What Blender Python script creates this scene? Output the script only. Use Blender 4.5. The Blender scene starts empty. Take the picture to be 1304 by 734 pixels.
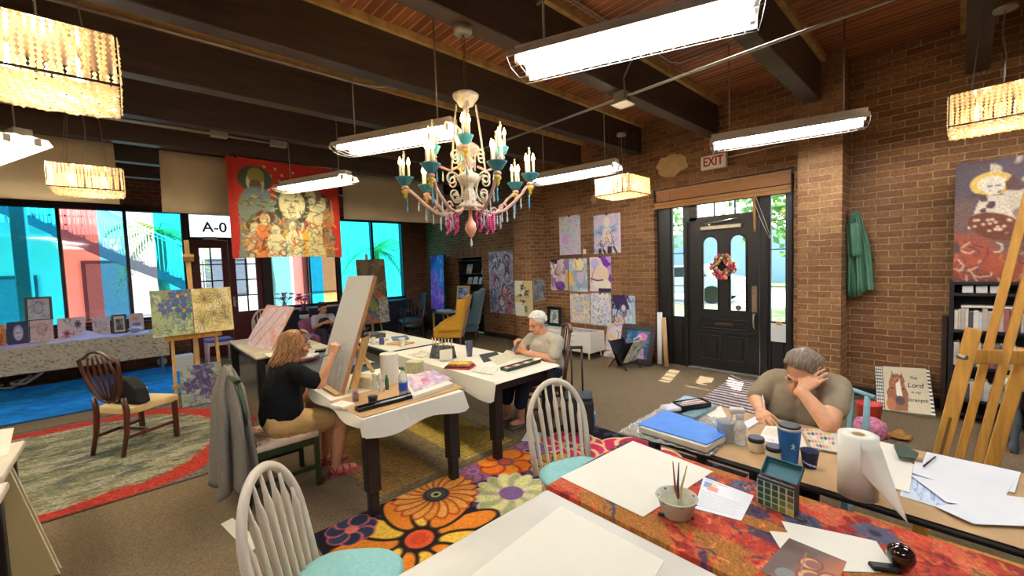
import bpy, bmesh, math, random
import numpy as np
from mathutils import Vector, Matrix, Euler
R = math.radians
PI = math.pi
rnd = random.Random(7)
scene = bpy.context.scene
COL = scene.collection

# ------------------------------------------------------------------ camera
FPX, YAW, PITCH, ROLL, CAMH = 529.0, R(47.34), R(3.21), R(-1.99), 1.6
_f = Vector((-math.sin(YAW) * math.cos(PITCH), math.cos(YAW) * math.cos(PITCH), -math.sin(PITCH)))
_r = Vector((math.cos(YAW), math.sin(YAW), 0))
_u = _r.cross(_f)
_R = _r * math.cos(ROLL) + _u * math.sin(ROLL)
_U = -_r * math.sin(ROLL) + _u * math.cos(ROLL)
CAM = Vector((0, 0, CAMH))


def ray(x, y):
    return _f + _R * ((x - 652) / FPX) - _U * ((y - 367) / FPX)


def oz(x, y, z=0.0):
    d = ray(x, y)
    return CAM + d * ((z - CAMH) / d.z)


def oy(x, y, Y):
    d = ray(x, y)
    return CAM + d * (Y / d.y)


def ox(x, y, X):
    d = ray(x, y)
    return CAM + d * (X / d.x)


cam_d = bpy.data.cameras.new('camera')
cam = bpy.data.objects.new('camera', cam_d)
COL.objects.link(cam)
cam.matrix_world = Matrix(((_R.x, _U.x, -_f.x, 0), (_R.y, _U.y, -_f.y, 0), (_R.z, _U.z, -_f.z, CAMH), (0, 0, 0, 1)))
cam_d.sensor_fit = 'HORIZONTAL'
cam_d.sensor_width = 36.0
cam_d.lens = FPX * 36.0 / 1304.0
cam_d.clip_start = 0.02
cam_d.clip_end = 200
scene.camera = cam
vs = scene.view_settings
vs.view_transform = 'Standard'
vs.look = 'None'
vs.exposure = 0.7
vs.gamma = 1.0
vs.use_curve_mapping = False


# ------------------------------------------------------------------ materials
def lin(c):
    """sRGB 0-255 triple (or '#hex') to linear."""
    if isinstance(c, str):
        c = tuple(int(c[i:i + 2], 16) for i in (1, 3, 5))
    return tuple(((v / 255) / 12.92 if v / 255 <= 0.04045 else ((v / 255 + 0.055) / 1.055) ** 2.4) for v in c[:3])


_mats = {}


def mat(name, c, rough=0.6, metal=0.0, var=0.12, scale=18.0, bump=0.0, bscale=60.0, emit=0.0, ecol=None, spec=0.5, sheen=0.0, coat=0.0, alpha=1.0, trans=0.0, wave=None):
    """Principled material with a noise-driven colour variation and optional bump."""
    if name in _mats:
        return _mats[name]
    m = bpy.data.materials.new(name)
    m.use_nodes = True
    nt = m.node_tree
    b = nt.nodes['Principled BSDF']
    lc = lin(c)
    tc = nt.nodes.new('ShaderNodeTexCoord')
    if var > 0 or wave:
        nz = nt.nodes.new('ShaderNodeTexNoise')
        nz.inputs['Scale'].default_value = scale
        nz.inputs['Detail'].default_value = 4
        src = tc.outputs['Object']
        if wave:
            mp = nt.nodes.new('ShaderNodeMapping')
            mp.inputs['Scale'].default_value = wave
            nt.links.new(src, mp.inputs['Vector'])
            src = mp.outputs['Vector']
        nt.links.new(src, nz.inputs['Vector'])
        rp = nt.nodes.new('ShaderNodeValToRGB')
        rp.color_ramp.elements[0].position = 0.3
        rp.color_ramp.elements[1].position = 0.7
        rp.color_ramp.elements[0].color = (*[v * (1 - var) for v in lc], 1)
        rp.color_ramp.elements[1].color = (*[min(1, v * (1 + var)) for v in lc], 1)
        nt.links.new(nz.outputs['Fac'], rp.inputs['Fac'])
        nt.links.new(rp.outputs['Color'], b.inputs['Base Color'])
    else:
        b.inputs['Base Color'].default_value = (*lc, 1)
    b.inputs['Roughness'].default_value = rough
    b.inputs['Metallic'].default_value = metal
    b.inputs['Specular IOR Level'].default_value = spec
    if sheen:
        b.inputs['Sheen Weight'].default_value = sheen
    if coat:
        b.inputs['Coat Weight'].default_value = coat
    if trans:
        b.inputs['Transmission Weight'].default_value = trans
    if alpha < 1:
        b.inputs['Alpha'].default_value = alpha
    if emit:
        b.inputs['Emission Color'].default_value = (*lin(ecol or c), 1)
        b.inputs['Emission Strength'].default_value = emit
    if bump:
        nb = nt.nodes.new('ShaderNodeTexNoise')
        nb.inputs['Scale'].default_value = bscale
        nb.inputs['Detail'].default_value = 3
        nt.links.new(tc.outputs['Object'], nb.inputs['Vector'])
        bp = nt.nodes.new('ShaderNodeBump')
        bp.inputs['Strength'].default_value = bump
        bp.inputs['Distance'].default_value = 0.01
        nt.links.new(nb.outputs['Fac'], bp.inputs['Height'])
        nt.links.new(bp.outputs['Normal'], b.inputs['Normal'])
    _mats[name] = m
    return m


def glass_tint(name, c, gloss=0.06):
    """Thin coloured glass: light passes straight through, tinted, with a faint reflection."""
    if name in _mats:
        return _mats[name]
    m = bpy.data.materials.new(name)
    m.use_nodes = True
    nt = m.node_tree
    nt.nodes.remove(nt.nodes['Principled BSDF'])
    out = nt.nodes['Material Output']
    t = nt.nodes.new('ShaderNodeBsdfTransparent')
    t.inputs['Color'].default_value = (*c, 1)
    g = nt.nodes.new('ShaderNodeBsdfGlossy')
    g.inputs['Roughness'].default_value = 0.04
    mx = nt.nodes.new('ShaderNodeMixShader')
    mx.inputs['Fac'].default_value = gloss
    nt.links.new(t.outputs[0], mx.inputs[1])
    nt.links.new(g.outputs[0], mx.inputs[2])
    nt.links.new(mx.outputs[0], out.inputs['Surface'])
    _mats[name] = m
    return m


def attr_mat(name, rough=0.6, bump=0.0, bscale=200.0, sheen=0.0, spec=0.4):
    """Material whose colour is the mesh's own paint layer."""
    if name in _mats:
        return _mats[name]
    m = bpy.data.materials.new(name)
    m.use_nodes = True
    nt = m.node_tree
    b = nt.nodes['Principled BSDF']
    a = nt.nodes.new('ShaderNodeAttribute')
    a.attribute_name = 'paint'
    tc = nt.nodes.new('ShaderNodeTexCoord')
    nz = nt.nodes.new('ShaderNodeTexNoise')
    nz.inputs['Scale'].default_value = bscale
    nt.links.new(tc.outputs['Object'], nz.inputs['Vector'])
    mr = nt.nodes.new('ShaderNodeMapRange')
    mr.inputs['To Min'].default_value = 0.86
    mr.inputs['To Max'].default_value = 1.14
    nt.links.new(nz.outputs['Fac'], mr.inputs['Value'])
    vm = nt.nodes.new('ShaderNodeVectorMath')
    vm.operation = 'SCALE'
    nt.links.new(a.outputs['Color'], vm.inputs[0])
    nt.links.new(mr.outputs['Result'], vm.inputs['Scale'])
    nt.links.new(vm.outputs['Vector'], b.inputs['Base Color'])
    b.inputs['Roughness'].default_value = rough
    b.inputs['Specular IOR Level'].default_value = spec
    if sheen:
        b.inputs['Sheen Weight'].default_value = sheen
    if bump:
        bp = nt.nodes.new('ShaderNodeBump')
        bp.inputs['Strength'].default_value = bump
        bp.inputs['Distance'].default_value = 0.01
        nt.links.new(nz.outputs['Fac'], bp.inputs['Height'])
        nt.links.new(bp.outputs['Normal'], b.inputs['Normal'])
    _mats[name] = m
    return m


# ------------------------------------------------------------------ mesh helpers
def BM():
    return bmesh.new()


def _xf(bm, vs_, M):
    if M is not None:
        bmesh.ops.transform(bm, matrix=M, verts=vs_)


def box(bm, x0, x1, y0, y1, z0, z1, bev=0.0, mi=0, M=None, seg=1):
    r = bmesh.ops.create_cube(bm, size=1.0)
    v = r['verts']
    bmesh.ops.transform(bm, matrix=Matrix.Translation(((x0 + x1) / 2, (y0 + y1) / 2, (z0 + z1) / 2)) @ Matrix.Diagonal((abs(x1 - x0), abs(y1 - y0), abs(z1 - z0), 1)), verts=v)
    fs = set(f for q in v for f in q.link_faces)
    for f in fs:
        f.material_index = mi
    if bev > 0:
        es = list(set(e for q in v for e in q.link_edges))
        rr = bmesh.ops.bevel(bm, geom=es, offset=bev, segments=seg, affect='EDGES', profile=0.5)
        v = list(set(rr['verts']) | set(q for q in v if q.is_valid))
        for q in v:
            for f in q.link_faces:
                f.material_index = mi
    _xf(bm, v, M)
    return v


def bar(bm, p, q, w, h, mi=0, bev=0.0, up=(0, 0, 1)):
    """Rectangular bar from p to q: w across, h along 'up'."""
    p, q = Vector(p), Vector(q)
    d = q - p
    L = d.length
    d.normalize()
    up = Vector(up)
    s = d.cross(up)
    if s.length < 1e-5:
        s = d.cross(Vector((1, 0, 0)))
    s.normalize()
    n = s.cross(d)
    M = Matrix(((d.x, s.x, n.x, p.x), (d.y, s.y, n.y, p.y), (d.z, s.z, n.z, p.z), (0, 0, 0, 1)))
    return box(bm, 0, L, -w / 2, w / 2, -h / 2, h / 2, bev, mi, M)


def tube(bm, pts, r, n=8, mi=0, closed=False, caps=True, flat=1.0):
    """Round tube through points; r a number or one per point."""
    P = [Vector(p) for p in pts]
    m = len(P)
    rr = r if isinstance(r, (list, tuple)) else [r] * m
    rings = []
    prev = None
    for i in range(m):
        a = P[i - 1] if (i > 0 or closed) else P[i]
        b = P[(i + 1) % m] if (i < m - 1 or closed) else P[i]
        t = (b - a)
        if t.length < 1e-9:
            t = Vector((0, 0, 1))
        t.normalize()
        if prev is None:
            ref = Vector((0, 0, 1)) if abs(t.z) < 0.9 else Vector((1, 0, 0))
            s = t.cross(ref).normalized()
        else:
            s = prev - t * prev.dot(t)
            if s.length < 1e-6:
                s = t.orthogonal()
            s.normalize()
        prev = s
        w = t.cross(s)
        rings.append([bm.verts.new(P[i] + (s * math.cos(2 * PI * k / n) + w * math.sin(2 * PI * k / n) * flat) * rr[i]) for k in range(n)])
    for i in range(m if closed else m - 1):
        A, B = rings[i], rings[(i + 1) % m]
        for k in range(n):
            f = bm.faces.new((A[k], A[(k + 1) % n], B[(k + 1) % n], B[k]))
            f.material_index = mi
            f.smooth = True
    if caps and not closed:
        for ring, rev in ((rings[0], True), (rings[-1], False)):
            f = bm.faces.new(ring[::-1] if rev else ring)
            f.material_index = mi
    return [v for g in rings for v in g]


def lathe(bm, prof, n=20, mi=0, M=None, sx=1.0, sy=1.0, capb=True, capt=True):
    """Surface of revolution round z; prof = [(r, z), ...] from bottom to top."""
    rings = []
    for r, z in prof:
        rings.append([bm.verts.new((max(r, 1e-4) * math.cos(2 * PI * k / n) * sx, max(r, 1e-4) * math.sin(2 * PI * k / n) * sy, z)) for k in range(n)])
    for A, B in zip(rings[:-1], rings[1:]):
        for k in range(n):
            f = bm.faces.new((A[k], A[(k + 1) % n], B[(k + 1) % n], B[k]))
            f.material_index = mi
            f.smooth = True
    if capb:
        f = bm.faces.new(rings[0][::-1]); f.material_index = mi
    if capt:
        f = bm.faces.new(rings[-1]); f.material_index = mi
    v = [q for g in rings for q in g]
    _xf(bm, v, M)
    return v


def prism(bm, poly, z0, z1, mi=0, M=None, mtop=None):
    a = [bm.verts.new((x, y, z0)) for x, y in poly]
    b = [bm.verts.new((x, y, z1)) for x, y in poly]
    n = len(poly)
    fs = [bm.faces.new(a[::-1]), bm.faces.new(b)]
    fs[1].material_index = mi if mtop is None else mtop
    fs[0].material_index = mi
    for i in range(n):
        f = bm.faces.new((a[i], a[(i + 1) % n], b[(i + 1) % n], b[i]))
        f.material_index = mi
    _xf(bm, a + b, M)
    return a + b


def ball(bm, c, r, n=12, mi=0, M=None):
    if not isinstance(r, (tuple, list)):
        r = (r, r, r)
    q = bmesh.ops.create_uvsphere(bm, u_segments=n, v_segments=max(6, n * 2 // 3), radius=1.0)['verts']
    T = Matrix.Translation(c) @ (M if M is not None else Matrix()) @ Matrix.Diagonal((*r, 1))
    bmesh.ops.transform(bm, matrix=T, verts=q)
    for v in q:
        for f in v.link_faces:
            f.material_index = mi
            f.smooth = True
    return q


def surf(bm, fn, nu, nv, mi=0, smooth=True, thick=0.0):
    """Grid surface fn(u, v) -> point for u, v in 0..1."""
    V = [[bm.verts.new(fn(i / nu, j / nv)) for j in range(nv + 1)] for i in range(nu + 1)]
    for i in range(nu):
        for j in range(nv):
            f = bm.faces.new((V[i][j], V[i + 1][j], V[i + 1][j + 1], V[i][j + 1]))
            f.material_index = mi
            f.smooth = smooth
    return V


def obj(name, bm, mats, parent=None, smooth=None, loc=None, rz=None, solid=0.0, sub=0, bev=0.0):
    me = bpy.data.meshes.new(name)
    bmesh.ops.recalc_face_normals(bm, faces=bm.faces[:])
    bm.to_mesh(me)
    bm.free()
    if not isinstance(mats, (list, tuple)):
        mats = [mats]
    for m in mats:
        me.materials.append(m)
    if smooth is not None:
        for p in me.polygons:
            p.use_smooth = smooth
    o = bpy.data.objects.new(name, me)
    COL.objects.link(o)
    if parent is not None:
        o.parent = parent
    if loc is not None:
        o.location = loc
    if rz is not None:
        o.rotation_euler = (0, 0, rz)
    if solid:
        md = o.modifiers.new('solid', 'SOLIDIFY'); md.thickness = solid; md.offset = 0
    if bev:
        md = o.modifiers.new('bevel', 'BEVEL'); md.width = bev; md.segments = 2
    if sub:
        md = o.modifiers.new('sub', 'SUBSURF'); md.levels = sub; md.render_levels = sub
    return o


def tag(o, label, cat, group=None):
    o['label'] = label
    o['category'] = cat
    if group:
        o['group'] = group
    return o


def thing(name, label, cat, loc=(0, 0, 0), rz=0.0, group=None):
    o = bpy.data.objects.new(name, None)
    COL.objects.link(o)
    o.empty_display_size = 0.1
    o.location = loc
    o.rotation_euler = (0, 0, rz)
    return tag(o, label, cat, group)


def struct(name, bm, mats, parent=None, smooth=None):
    o = obj(name, bm, mats, parent, smooth)
    if parent is None:
        o['kind'] = 'structure'
    return o


def dup(root, loc, rz=0.0, label=None, group=None, scale=None):
    """Copy a thing together with copies of its parts and sub-parts."""
    r = root.copy()
    COL.objects.link(r)
    r.location = loc
    r.rotation_euler = (0, 0, rz)
    if scale:
        r.scale = scale
    if label:
        r['label'] = label
    if group:
        r['group'] = group
    for ch in list(root.children):
        c = ch.copy()
        COL.objects.link(c)
        c.parent = r
        for g in list(ch.children):
            d = g.copy()
            COL.objects.link(d)
            d.parent = c
    return r


def frame_from(o, xdir, ydir):
    """4x4 with origin o, x along xdir, y along ydir (made perpendicular)."""
    x = Vector(xdir).normalized()
    y = Vector(ydir)
    y = (y - x * y.dot(x)).normalized()
    z = x.cross(y)
    o = Vector(o)
    return Matrix(((x.x, y.x, z.x, o.x), (x.y, y.y, z.y, o.y), (x.z, y.z, z.z, o.z), (0, 0, 0, 1)))


# ------------------------------------------------------------------ painter (numpy pictures baked into a mesh paint layer)
def vnoise(h, w, fx, fy, seed, octaves=3):
    g = np.random.RandomState(seed)
    out = np.zeros((h, w))
    amp, tot = 1.0, 0.0
    for o in range(octaves):
        nx, ny = int(fx * 2 ** o) + 2, int(fy * 2 ** o) + 2
        t = g.rand(ny + 1, nx + 1)
        xs = np.linspace(0, nx - 1.001, w)
        ys = np.linspace(0, ny - 1.001, h)
        xi, yi = xs.astype(int), ys.astype(int)
        fx_, fy_ = xs - xi, ys - yi
        fx_ = fx_ * fx_ * (3 - 2 * fx_)
        fy_ = fy_ * fy_ * (3 - 2 * fy_)
        a = t[np.ix_(yi, xi)] * (1 - fx_) + t[np.ix_(yi, xi + 1)] * fx_
        b = t[np.ix_(yi + 1, xi)] * (1 - fx_) + t[np.ix_(yi + 1, xi + 1)] * fx_
        out += amp * (a * (1 - fy_[:, None]) + b * fy_[:, None])
        tot += amp
        amp *= 0.55
    return out / tot


class Pic:
    """A picture of h x w samples, x right 0..asp, y down 0..1 (asp = width / height)."""

    def __init__(s, w, h, bg, seed=1):
        s.w, s.h = w, h
        s.asp = w / h
        s.a = np.zeros((h, w, 3)) + np.array(s.c(bg))
        s.X, s.Y = np.meshgrid((np.arange(w) + .5) / h, (np.arange(h) + .5) / h)
        s.g = np.random.RandomState(seed)
        s.seed = seed

    @staticmethod
    def c(c):
        if isinstance(c, str):
            c = tuple(int(c[i:i + 2], 16) for i in (1, 3, 5))
        return np.array(c[:3], float) / 255

    def put(s, mask, c):
        m = np.clip(mask, 0, 1)[..., None]
        s.a = s.a * (1 - m) + s.c(c) * m
        return s

    def soft(s, d):
        return np.clip(0.5 - d * s.h * 0.8, 0, 1)

    def ell(s, x, y, rx, ry, c, ang=0.0, ring=0.0):
        dx, dy = s.X - x, s.Y - y
        ca, sa = math.cos(ang), math.sin(ang)
        u, v = (dx * ca + dy * sa) / rx, (-dx * sa + dy * ca) / ry
        d = (np.sqrt(u * u + v * v) - 1) * min(rx, ry)
        if ring:
            d = np.abs(d) - ring
        return s.put(s.soft(d), c)

    def rect(s, x0, y0, x1, y1, c):
        d = np.maximum(np.maximum(x0 - s.X, s.X - x1), np.maximum(y0 - s.Y, s.Y - y1))
        return s.put(s.soft(d), c)

    def poly(s, pts, c):
        m = np.zeros((s.h, s.w), bool)
        n = len(pts)
        for i in range(n):
            (x0, y0), (x1, y1) = pts[i], pts[(i + 1) % n]
            if y0 == y1:
                continue
            cond = (s.Y < y0) != (s.Y < y1)
            m ^= cond & (s.X < (x1 - x0) * (s.Y - y0) / (y1 - y0) + x0)
        return s.put(m.astype(float), c)

    def line(s, pts, w, c):
        d = np.full((s.h, s.w), 9.0)
        for (x0, y0), (x1, y1) in zip(pts[:-1], pts[1:]):
            dx, dy = x1 - x0, y1 - y0
            t = np.clip(((s.X - x0) * dx + (s.Y - y0) * dy) / (dx * dx + dy * dy + 1e-12), 0, 1)
            d = np.minimum(d, np.hypot(s.X - x0 - t * dx, s.Y - y0 - t * dy))
        return s.put(s.soft(d - w / 2), c)

    def blobs(s, cols, f=5, thr=0.55, seed=None, oct=3, box=None, fy=None):
        for i, c in enumerate(cols):
            n = vnoise(s.h, s.w, f * s.asp, fy or f, (seed or s.seed) * 13 + i * 7 + 1, oct)
            n = (n - n.min()) / (n.max() - n.min())
            m = np.clip((n - thr) * 14, 0, 1)
            if box:
                m = m * ((s.X >= box[0]) & (s.X <= box[2]) & (s.Y >= box[1]) & (s.Y <= box[3]))
            s.put(m, c)
        return s

    def strokes(s, n, cols, L=0.12, w=0.012, box=None, ang=None, curl=0.6):
        x0, y0, x1, y1 = box or (0, 0, s.asp, 1)
        for i in range(n):
            x, y = s.g.uniform(x0, x1), s.g.uniform(y0, y1)
            a = s.g.uniform(0, 2 * PI) if ang is None else ang + s.g.normal(0, 0.3)
            pts = [(x, y)]
            for k in range(4):
                a += s.g.normal(0, curl)
                x += math.cos(a) * L / 4
                y += math.sin(a) * L / 4
                pts.append((x, y))
            s.line(pts, w * s.g.uniform(0.6, 1.4), cols[i % len(cols)])
        return s

    def grain(s, k=0.05):
        s.a = np.clip(s.a * (1 + s.g.normal(0, k, (s.h, s.w, 1))), 0, 1)
        return s

    def linear(s):
        a = np.clip(s.a, 0, 1)
        return np.where(a <= 0.04045, a / 12.92, ((a + 0.055) / 1.055) ** 2.4)


def painted_mesh(name, pic, fn, mats, back=None, parent=None, edge_mi=1):
    """Grid mesh whose vertices carry pic; fn(u, v) -> point, u right 0..1, v down 0..1; back(u, v) closes it behind."""
    h, w = pic.h, pic.w
    co, fc, mi = [], [], []
    for j in range(h):
        for i in range(w):
            co.append(tuple(fn(i / (w - 1), j / (h - 1))))
    for j in range(h - 1):
        for i in range(w - 1):
            a = j * w + i
            fc.append((a, a + w, a + w + 1, a + 1)); mi.append(0)
    colr = pic.linear().reshape(-1, 3)
    if back is not None:
        ring = [(i, 0) for i in range(w)] + [(w - 1, j) for j in range(1, h)] + [(i, h - 1) for i in range(w - 2, -1, -1)] + [(0, j) for j in range(h - 2, 0, -1)]
        b0 = len(co)
        for i, j in ring:
            co.append(tuple(back(i / (w - 1), j / (h - 1))))
        n = len(ring)
        for k in range(n):
            i, j = ring[k]
            i2, j2 = ring[(k + 1) % n]
            fc.append((j * w + i, j2 * w + i2, b0 + (k + 1) % n, b0 + k)); mi.append(edge_mi)
        fc.append(tuple(range(b0, b0 + n))); mi.append(edge_mi)
        colr = np.vstack([colr, np.array([colr[j * w + i] for i, j in ring])])
    me = bpy.data.meshes.new(name)
    me.from_pydata(co, [], fc)
    at = me.color_attributes.new('paint', 'FLOAT_COLOR', 'POINT')
    at.data.foreach_set('color', np.hstack([colr, np.ones((len(colr), 1))]).ravel())
    for m in mats:
        me.materials.append(m)
    me.polygons.foreach_set('material_index', mi)
    me.update()
    o = bpy.data.objects.new(name, me)
    COL.objects.link(o)
    if parent is not None:
        o.parent = parent
    return o


def panel(name, pic, p_tl, p_tr, p_bl, thick, mats, parent=None):
    """Flat painted board: top-left, top-right, bottom-left corners of its face, thickness behind it."""
    o, a, b = Vector(p_tl), Vector(p_tr) - Vector(p_tl), Vector(p_bl) - Vector(p_tl)
    n = a.cross(b).normalized()          # points behind the face (a right, b down)
    return painted_mesh(name, pic, lambda u, v: o + a * u + b * v, mats, lambda u, v: o + a * u + b * v + n * thick, parent)
# ================================================================== the setting
WX, WY = -9.95, 5.95          # window wall, door wall
EX, SY = 4.2, -4.2            # unseen walls beside and behind the camera
CZ = 3.70                     # ceiling boards


def brick_mat(name, axis, c1, c2, mortar, dark=1.0):
    m = bpy.data.materials.new(name)
    m.use_nodes = True
    nt = m.node_tree
    b = nt.nodes['Principled BSDF']
    tc = nt.nodes.new('ShaderNodeTexCoord')
    sp = nt.nodes.new('ShaderNodeSeparateXYZ')
    cb = nt.nodes.new('ShaderNodeCombineXYZ')
    nt.links.new(tc.outputs['Object'], sp.inputs[0])
    # slight wobble so that the courses are not ruler straight
    wn = nt.nodes.new('ShaderNodeTexNoise'); wn.inputs['Scale'].default_value = 6.0
    nt.links.new(tc.outputs['Object'], wn.inputs['Vector'])
    wm = nt.nodes.new('ShaderNodeMath'); wm.operation = 'MULTIPLY_ADD'
    wm.inputs[1].default_value = 0.016; wm.inputs[2].default_value = -0.008
    nt.links.new(wn.outputs['Fac'], wm.inputs[0])
    ad = nt.nodes.new('ShaderNodeMath'); ad.operation = 'ADD'
    nt.links.new(sp.outputs['Z'], ad.inputs[0]); nt.links.new(wm.outputs[0], ad.inputs[1])
    if axis == 'both':          # pick x or y by the facing side
        ge = nt.nodes.new('ShaderNodeNewGeometry')
        s2 = nt.nodes.new('ShaderNodeSeparateXYZ')
        nt.links.new(ge.outputs['True Normal'], s2.inputs[0])
        ab = nt.nodes.new('ShaderNodeMath'); ab.operation = 'ABSOLUTE'
        nt.links.new(s2.outputs['X'], ab.inputs[0])
        mx = nt.nodes.new('ShaderNodeMix'); mx.data_type = 'FLOAT'
        nt.links.new(ab.outputs[0], mx.inputs['Factor'])
        nt.links.new(sp.outputs['X'], mx.inputs['A']); nt.links.new(sp.outputs['Y'], mx.inputs['B'])
        nt.links.new(mx.outputs['Result'], cb.inputs[0])
    else:
        nt.links.new(sp.outputs[axis], cb.inputs[0])
    nt.links.new(ad.outputs[0], cb.inputs[1])
    br = nt.nodes.new('ShaderNodeTexBrick')
    br.inputs['Scale'].default_value = 1.0
    br.inputs['Brick Width'].default_value = 0.212
    br.inputs['Row Height'].default_value = 0.070
    br.inputs['Mortar Size'].default_value = 0.0052
    br.inputs['Mortar Smooth'].default_value = 0.25
    br.inputs['Bias'].default_value = -0.1
    br.inputs['Color1'].default_value = (*lin(c1), 1)
    br.inputs['Color2'].default_value = (*lin(c2), 1)
    br.inputs['Mortar'].default_value = (*lin(mortar), 1)
    nt.links.new(cb.outputs[0], br.inputs['Vector'])
    n1 = nt.nodes.new('ShaderNodeTexNoise'); n1.inputs['Scale'].default_value = 1.1; n1.inputs['Detail'].default_value = 5
    n2 = nt.nodes.new('ShaderNodeTexNoise'); n2.inputs['Scale'].default_value = 38.0; n2.inputs['Detail'].default_value = 4
    for n in (n1, n2):
        nt.links.new(tc.outputs['Object'], n.inputs['Vector'])
    r1 = nt.nodes.new('ShaderNodeMapRange'); r1.inputs['From Min'].default_value = 0.3; r1.inputs['From Max'].default_value = 0.7
    r1.inputs['To Min'].default_value = 0.78; r1.inputs['To Max'].default_value = 1.22
    nt.links.new(n1.outputs['Fac'], r1.inputs['Value'])
    r2 = nt.nodes.new('ShaderNodeMapRange'); r2.inputs['From Min'].default_value = 0.25; r2.inputs['From Max'].default_value = 0.75
    r2.inputs['To Min'].default_value = 0.7; r2.inputs['To Max'].default_value = 1.3
    nt.links.new(n2.outputs['Fac'], r2.inputs['Value'])
    ml = nt.nodes.new('ShaderNodeMath'); ml.operation = 'MULTIPLY'
    nt.links.new(r1.outputs[0], ml.inputs[0]); nt.links.new(r2.outputs[0], ml.inputs[1])
    vm = nt.nodes.new('ShaderNodeVectorMath'); vm.operation = 'SCALE'
    nt.links.new(br.outputs['Color'], vm.inputs[0]); nt.links.new(ml.outputs[0], vm.inputs['Scale'])
    nt.links.new(vm.outputs['Vector'], b.inputs['Base Color'])
    b.inputs['Roughness'].default_value = 0.85
    b.inputs['Specular IOR Level'].default_value = 0.25
    bp = nt.nodes.new('ShaderNodeBump'); bp.inputs['Strength'].default_value = 1.15; bp.inputs['Distance'].default_value = 0.012
    iv = nt.nodes.new('ShaderNodeMath'); iv.operation = 'SUBTRACT'; iv.inputs[0].default_value = 1.0
    nt.links.new(br.outputs['Fac'], iv.inputs[1])
    mm = nt.nodes.new('ShaderNodeMath'); mm.operation = 'MULTIPLY_ADD'; mm.inputs[1].default_value = 0.35
    nt.links.new(n2.outputs['Fac'], mm.inputs[0]); nt.links.new(iv.outputs[0], mm.inputs[2])
    nt.links.new(mm.outputs[0], bp.inputs['Height'])
    nt.links.new(bp.outputs['Normal'], b.inputs['Normal'])
    return m


def plank_mat(name, c1, c2, gap, row=0.085, width=2.6, rough=0.55, swap=False):
    m = bpy.data.materials.new(name)
    m.use_nodes = True
    nt = m.node_tree
    b = nt.nodes['Principled BSDF']
    tc = nt.nodes.new('ShaderNodeTexCoord')
    br = nt.nodes.new('ShaderNodeTexBrick')
    br.inputs['Scale'].default_value = 1.0
    br.inputs['Brick Width'].default_value = width
    br.inputs['Row Height'].default_value = row
    br.inputs['Mortar Size'].default_value = 0.005
    br.inputs['Color1'].default_value = (*lin(c1), 1)
    br.inputs['Color2'].default_value = (*lin(c2), 1)
    br.inputs['Mortar'].default_value = (*lin(gap), 1)
    src = tc.outputs['Object']
    nt.links.new(src, br.inputs['Vector'])
    mp = nt.nodes.new('ShaderNodeMapping'); mp.inputs['Scale'].default_value = (1.2, 26, 8)
    nt.links.new(src, mp.inputs['Vector'])
    nz = nt.nodes.new('ShaderNodeTexNoise'); nz.inputs['Scale'].default_value = 1.6; nz.inputs['Detail'].default_value = 5
    nt.links.new(mp.outputs[0], nz.inputs['Vector'])
    mr = nt.nodes.new('ShaderNodeMapRange'); mr.inputs['From Min'].default_value = 0.3; mr.inputs['From Max'].default_value = 0.7
    mr.inputs['To Min'].default_value = 0.65; mr.inputs['To Max'].default_value = 1.35
    nt.links.new(nz.outputs['Fac'], mr.inputs['Value'])
    vm = nt.nodes.new('ShaderNodeVectorMath'); vm.operation = 'SCALE'
    nt.links.new(br.outputs['Color'], vm.inputs[0]); nt.links.new(mr.outputs[0], vm.inputs['Scale'])
    nt.links.new(vm.outputs['Vector'], b.inputs['Base Color'])
    b.inputs['Roughness'].default_value = rough
    return m


M_brick = brick_mat('brick', 'X', (136, 98, 64), (108, 70, 47), (168, 138, 98))
M_brickp = brick_mat('brick_pier', 'both', (144, 106, 70), (116, 76, 50), (174, 144, 104))
M_brickw = brick_mat('brick_window_wall', 'Y', (132, 84, 62), (108, 64, 48), (150, 118, 90))
M_board = plank_mat('ceiling_boards', (164, 98, 60), (122, 68, 42), (206, 166, 116))
M_beam = mat('dark_beam', (70, 55, 46), 0.55, var=0.25, scale=5, bump=0.25, bscale=25, wave=(4, .6, 4))
M_ledge = mat('raw_ledge', (190, 158, 100), 0.7, var=0.25, scale=9)
M_black = mat('black_paint', (28, 26, 26), 0.38, var=0.2, scale=14, bump=0.05)
M_blackm = mat('black_metal', (20, 20, 22), 0.4, metal=0.2, var=0.15)
M_darkfr = mat('dark_window_frame', (34, 22, 24), 0.45, var=0.2)
M_maroon = mat('maroon_door_paint', (92, 26, 30), 0.45, var=0.2)
M_plaster = mat('plaster_patch', (190, 160, 112), 0.9, var=0.15, scale=9, bump=0.2)
M_steel = mat('brushed_steel', (176, 170, 160), 0.35, metal=0.85, var=0.1)
M_galv = mat('galvanised_conduit', (172, 166, 154), 0.4, metal=0.6, var=0.12)
M_white = mat('white_enamel', (226, 222, 212), 0.4, var=0.04)
M_base = mat('black_baseboard', (36, 33, 32), 0.5, var=0.15)

# floor carpet -------------------------------------------------------
M_carpet = mat('brown_carpet', (116, 100, 78), 0.95, var=0.30, scale=110, bump=0.25, bscale=420, spec=0.1)
bm = BM(); box(bm, WX - 0.1, EX, SY, WY + 0.2, -0.1, -0.0045)
struct('floor', bm, M_carpet)

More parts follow.
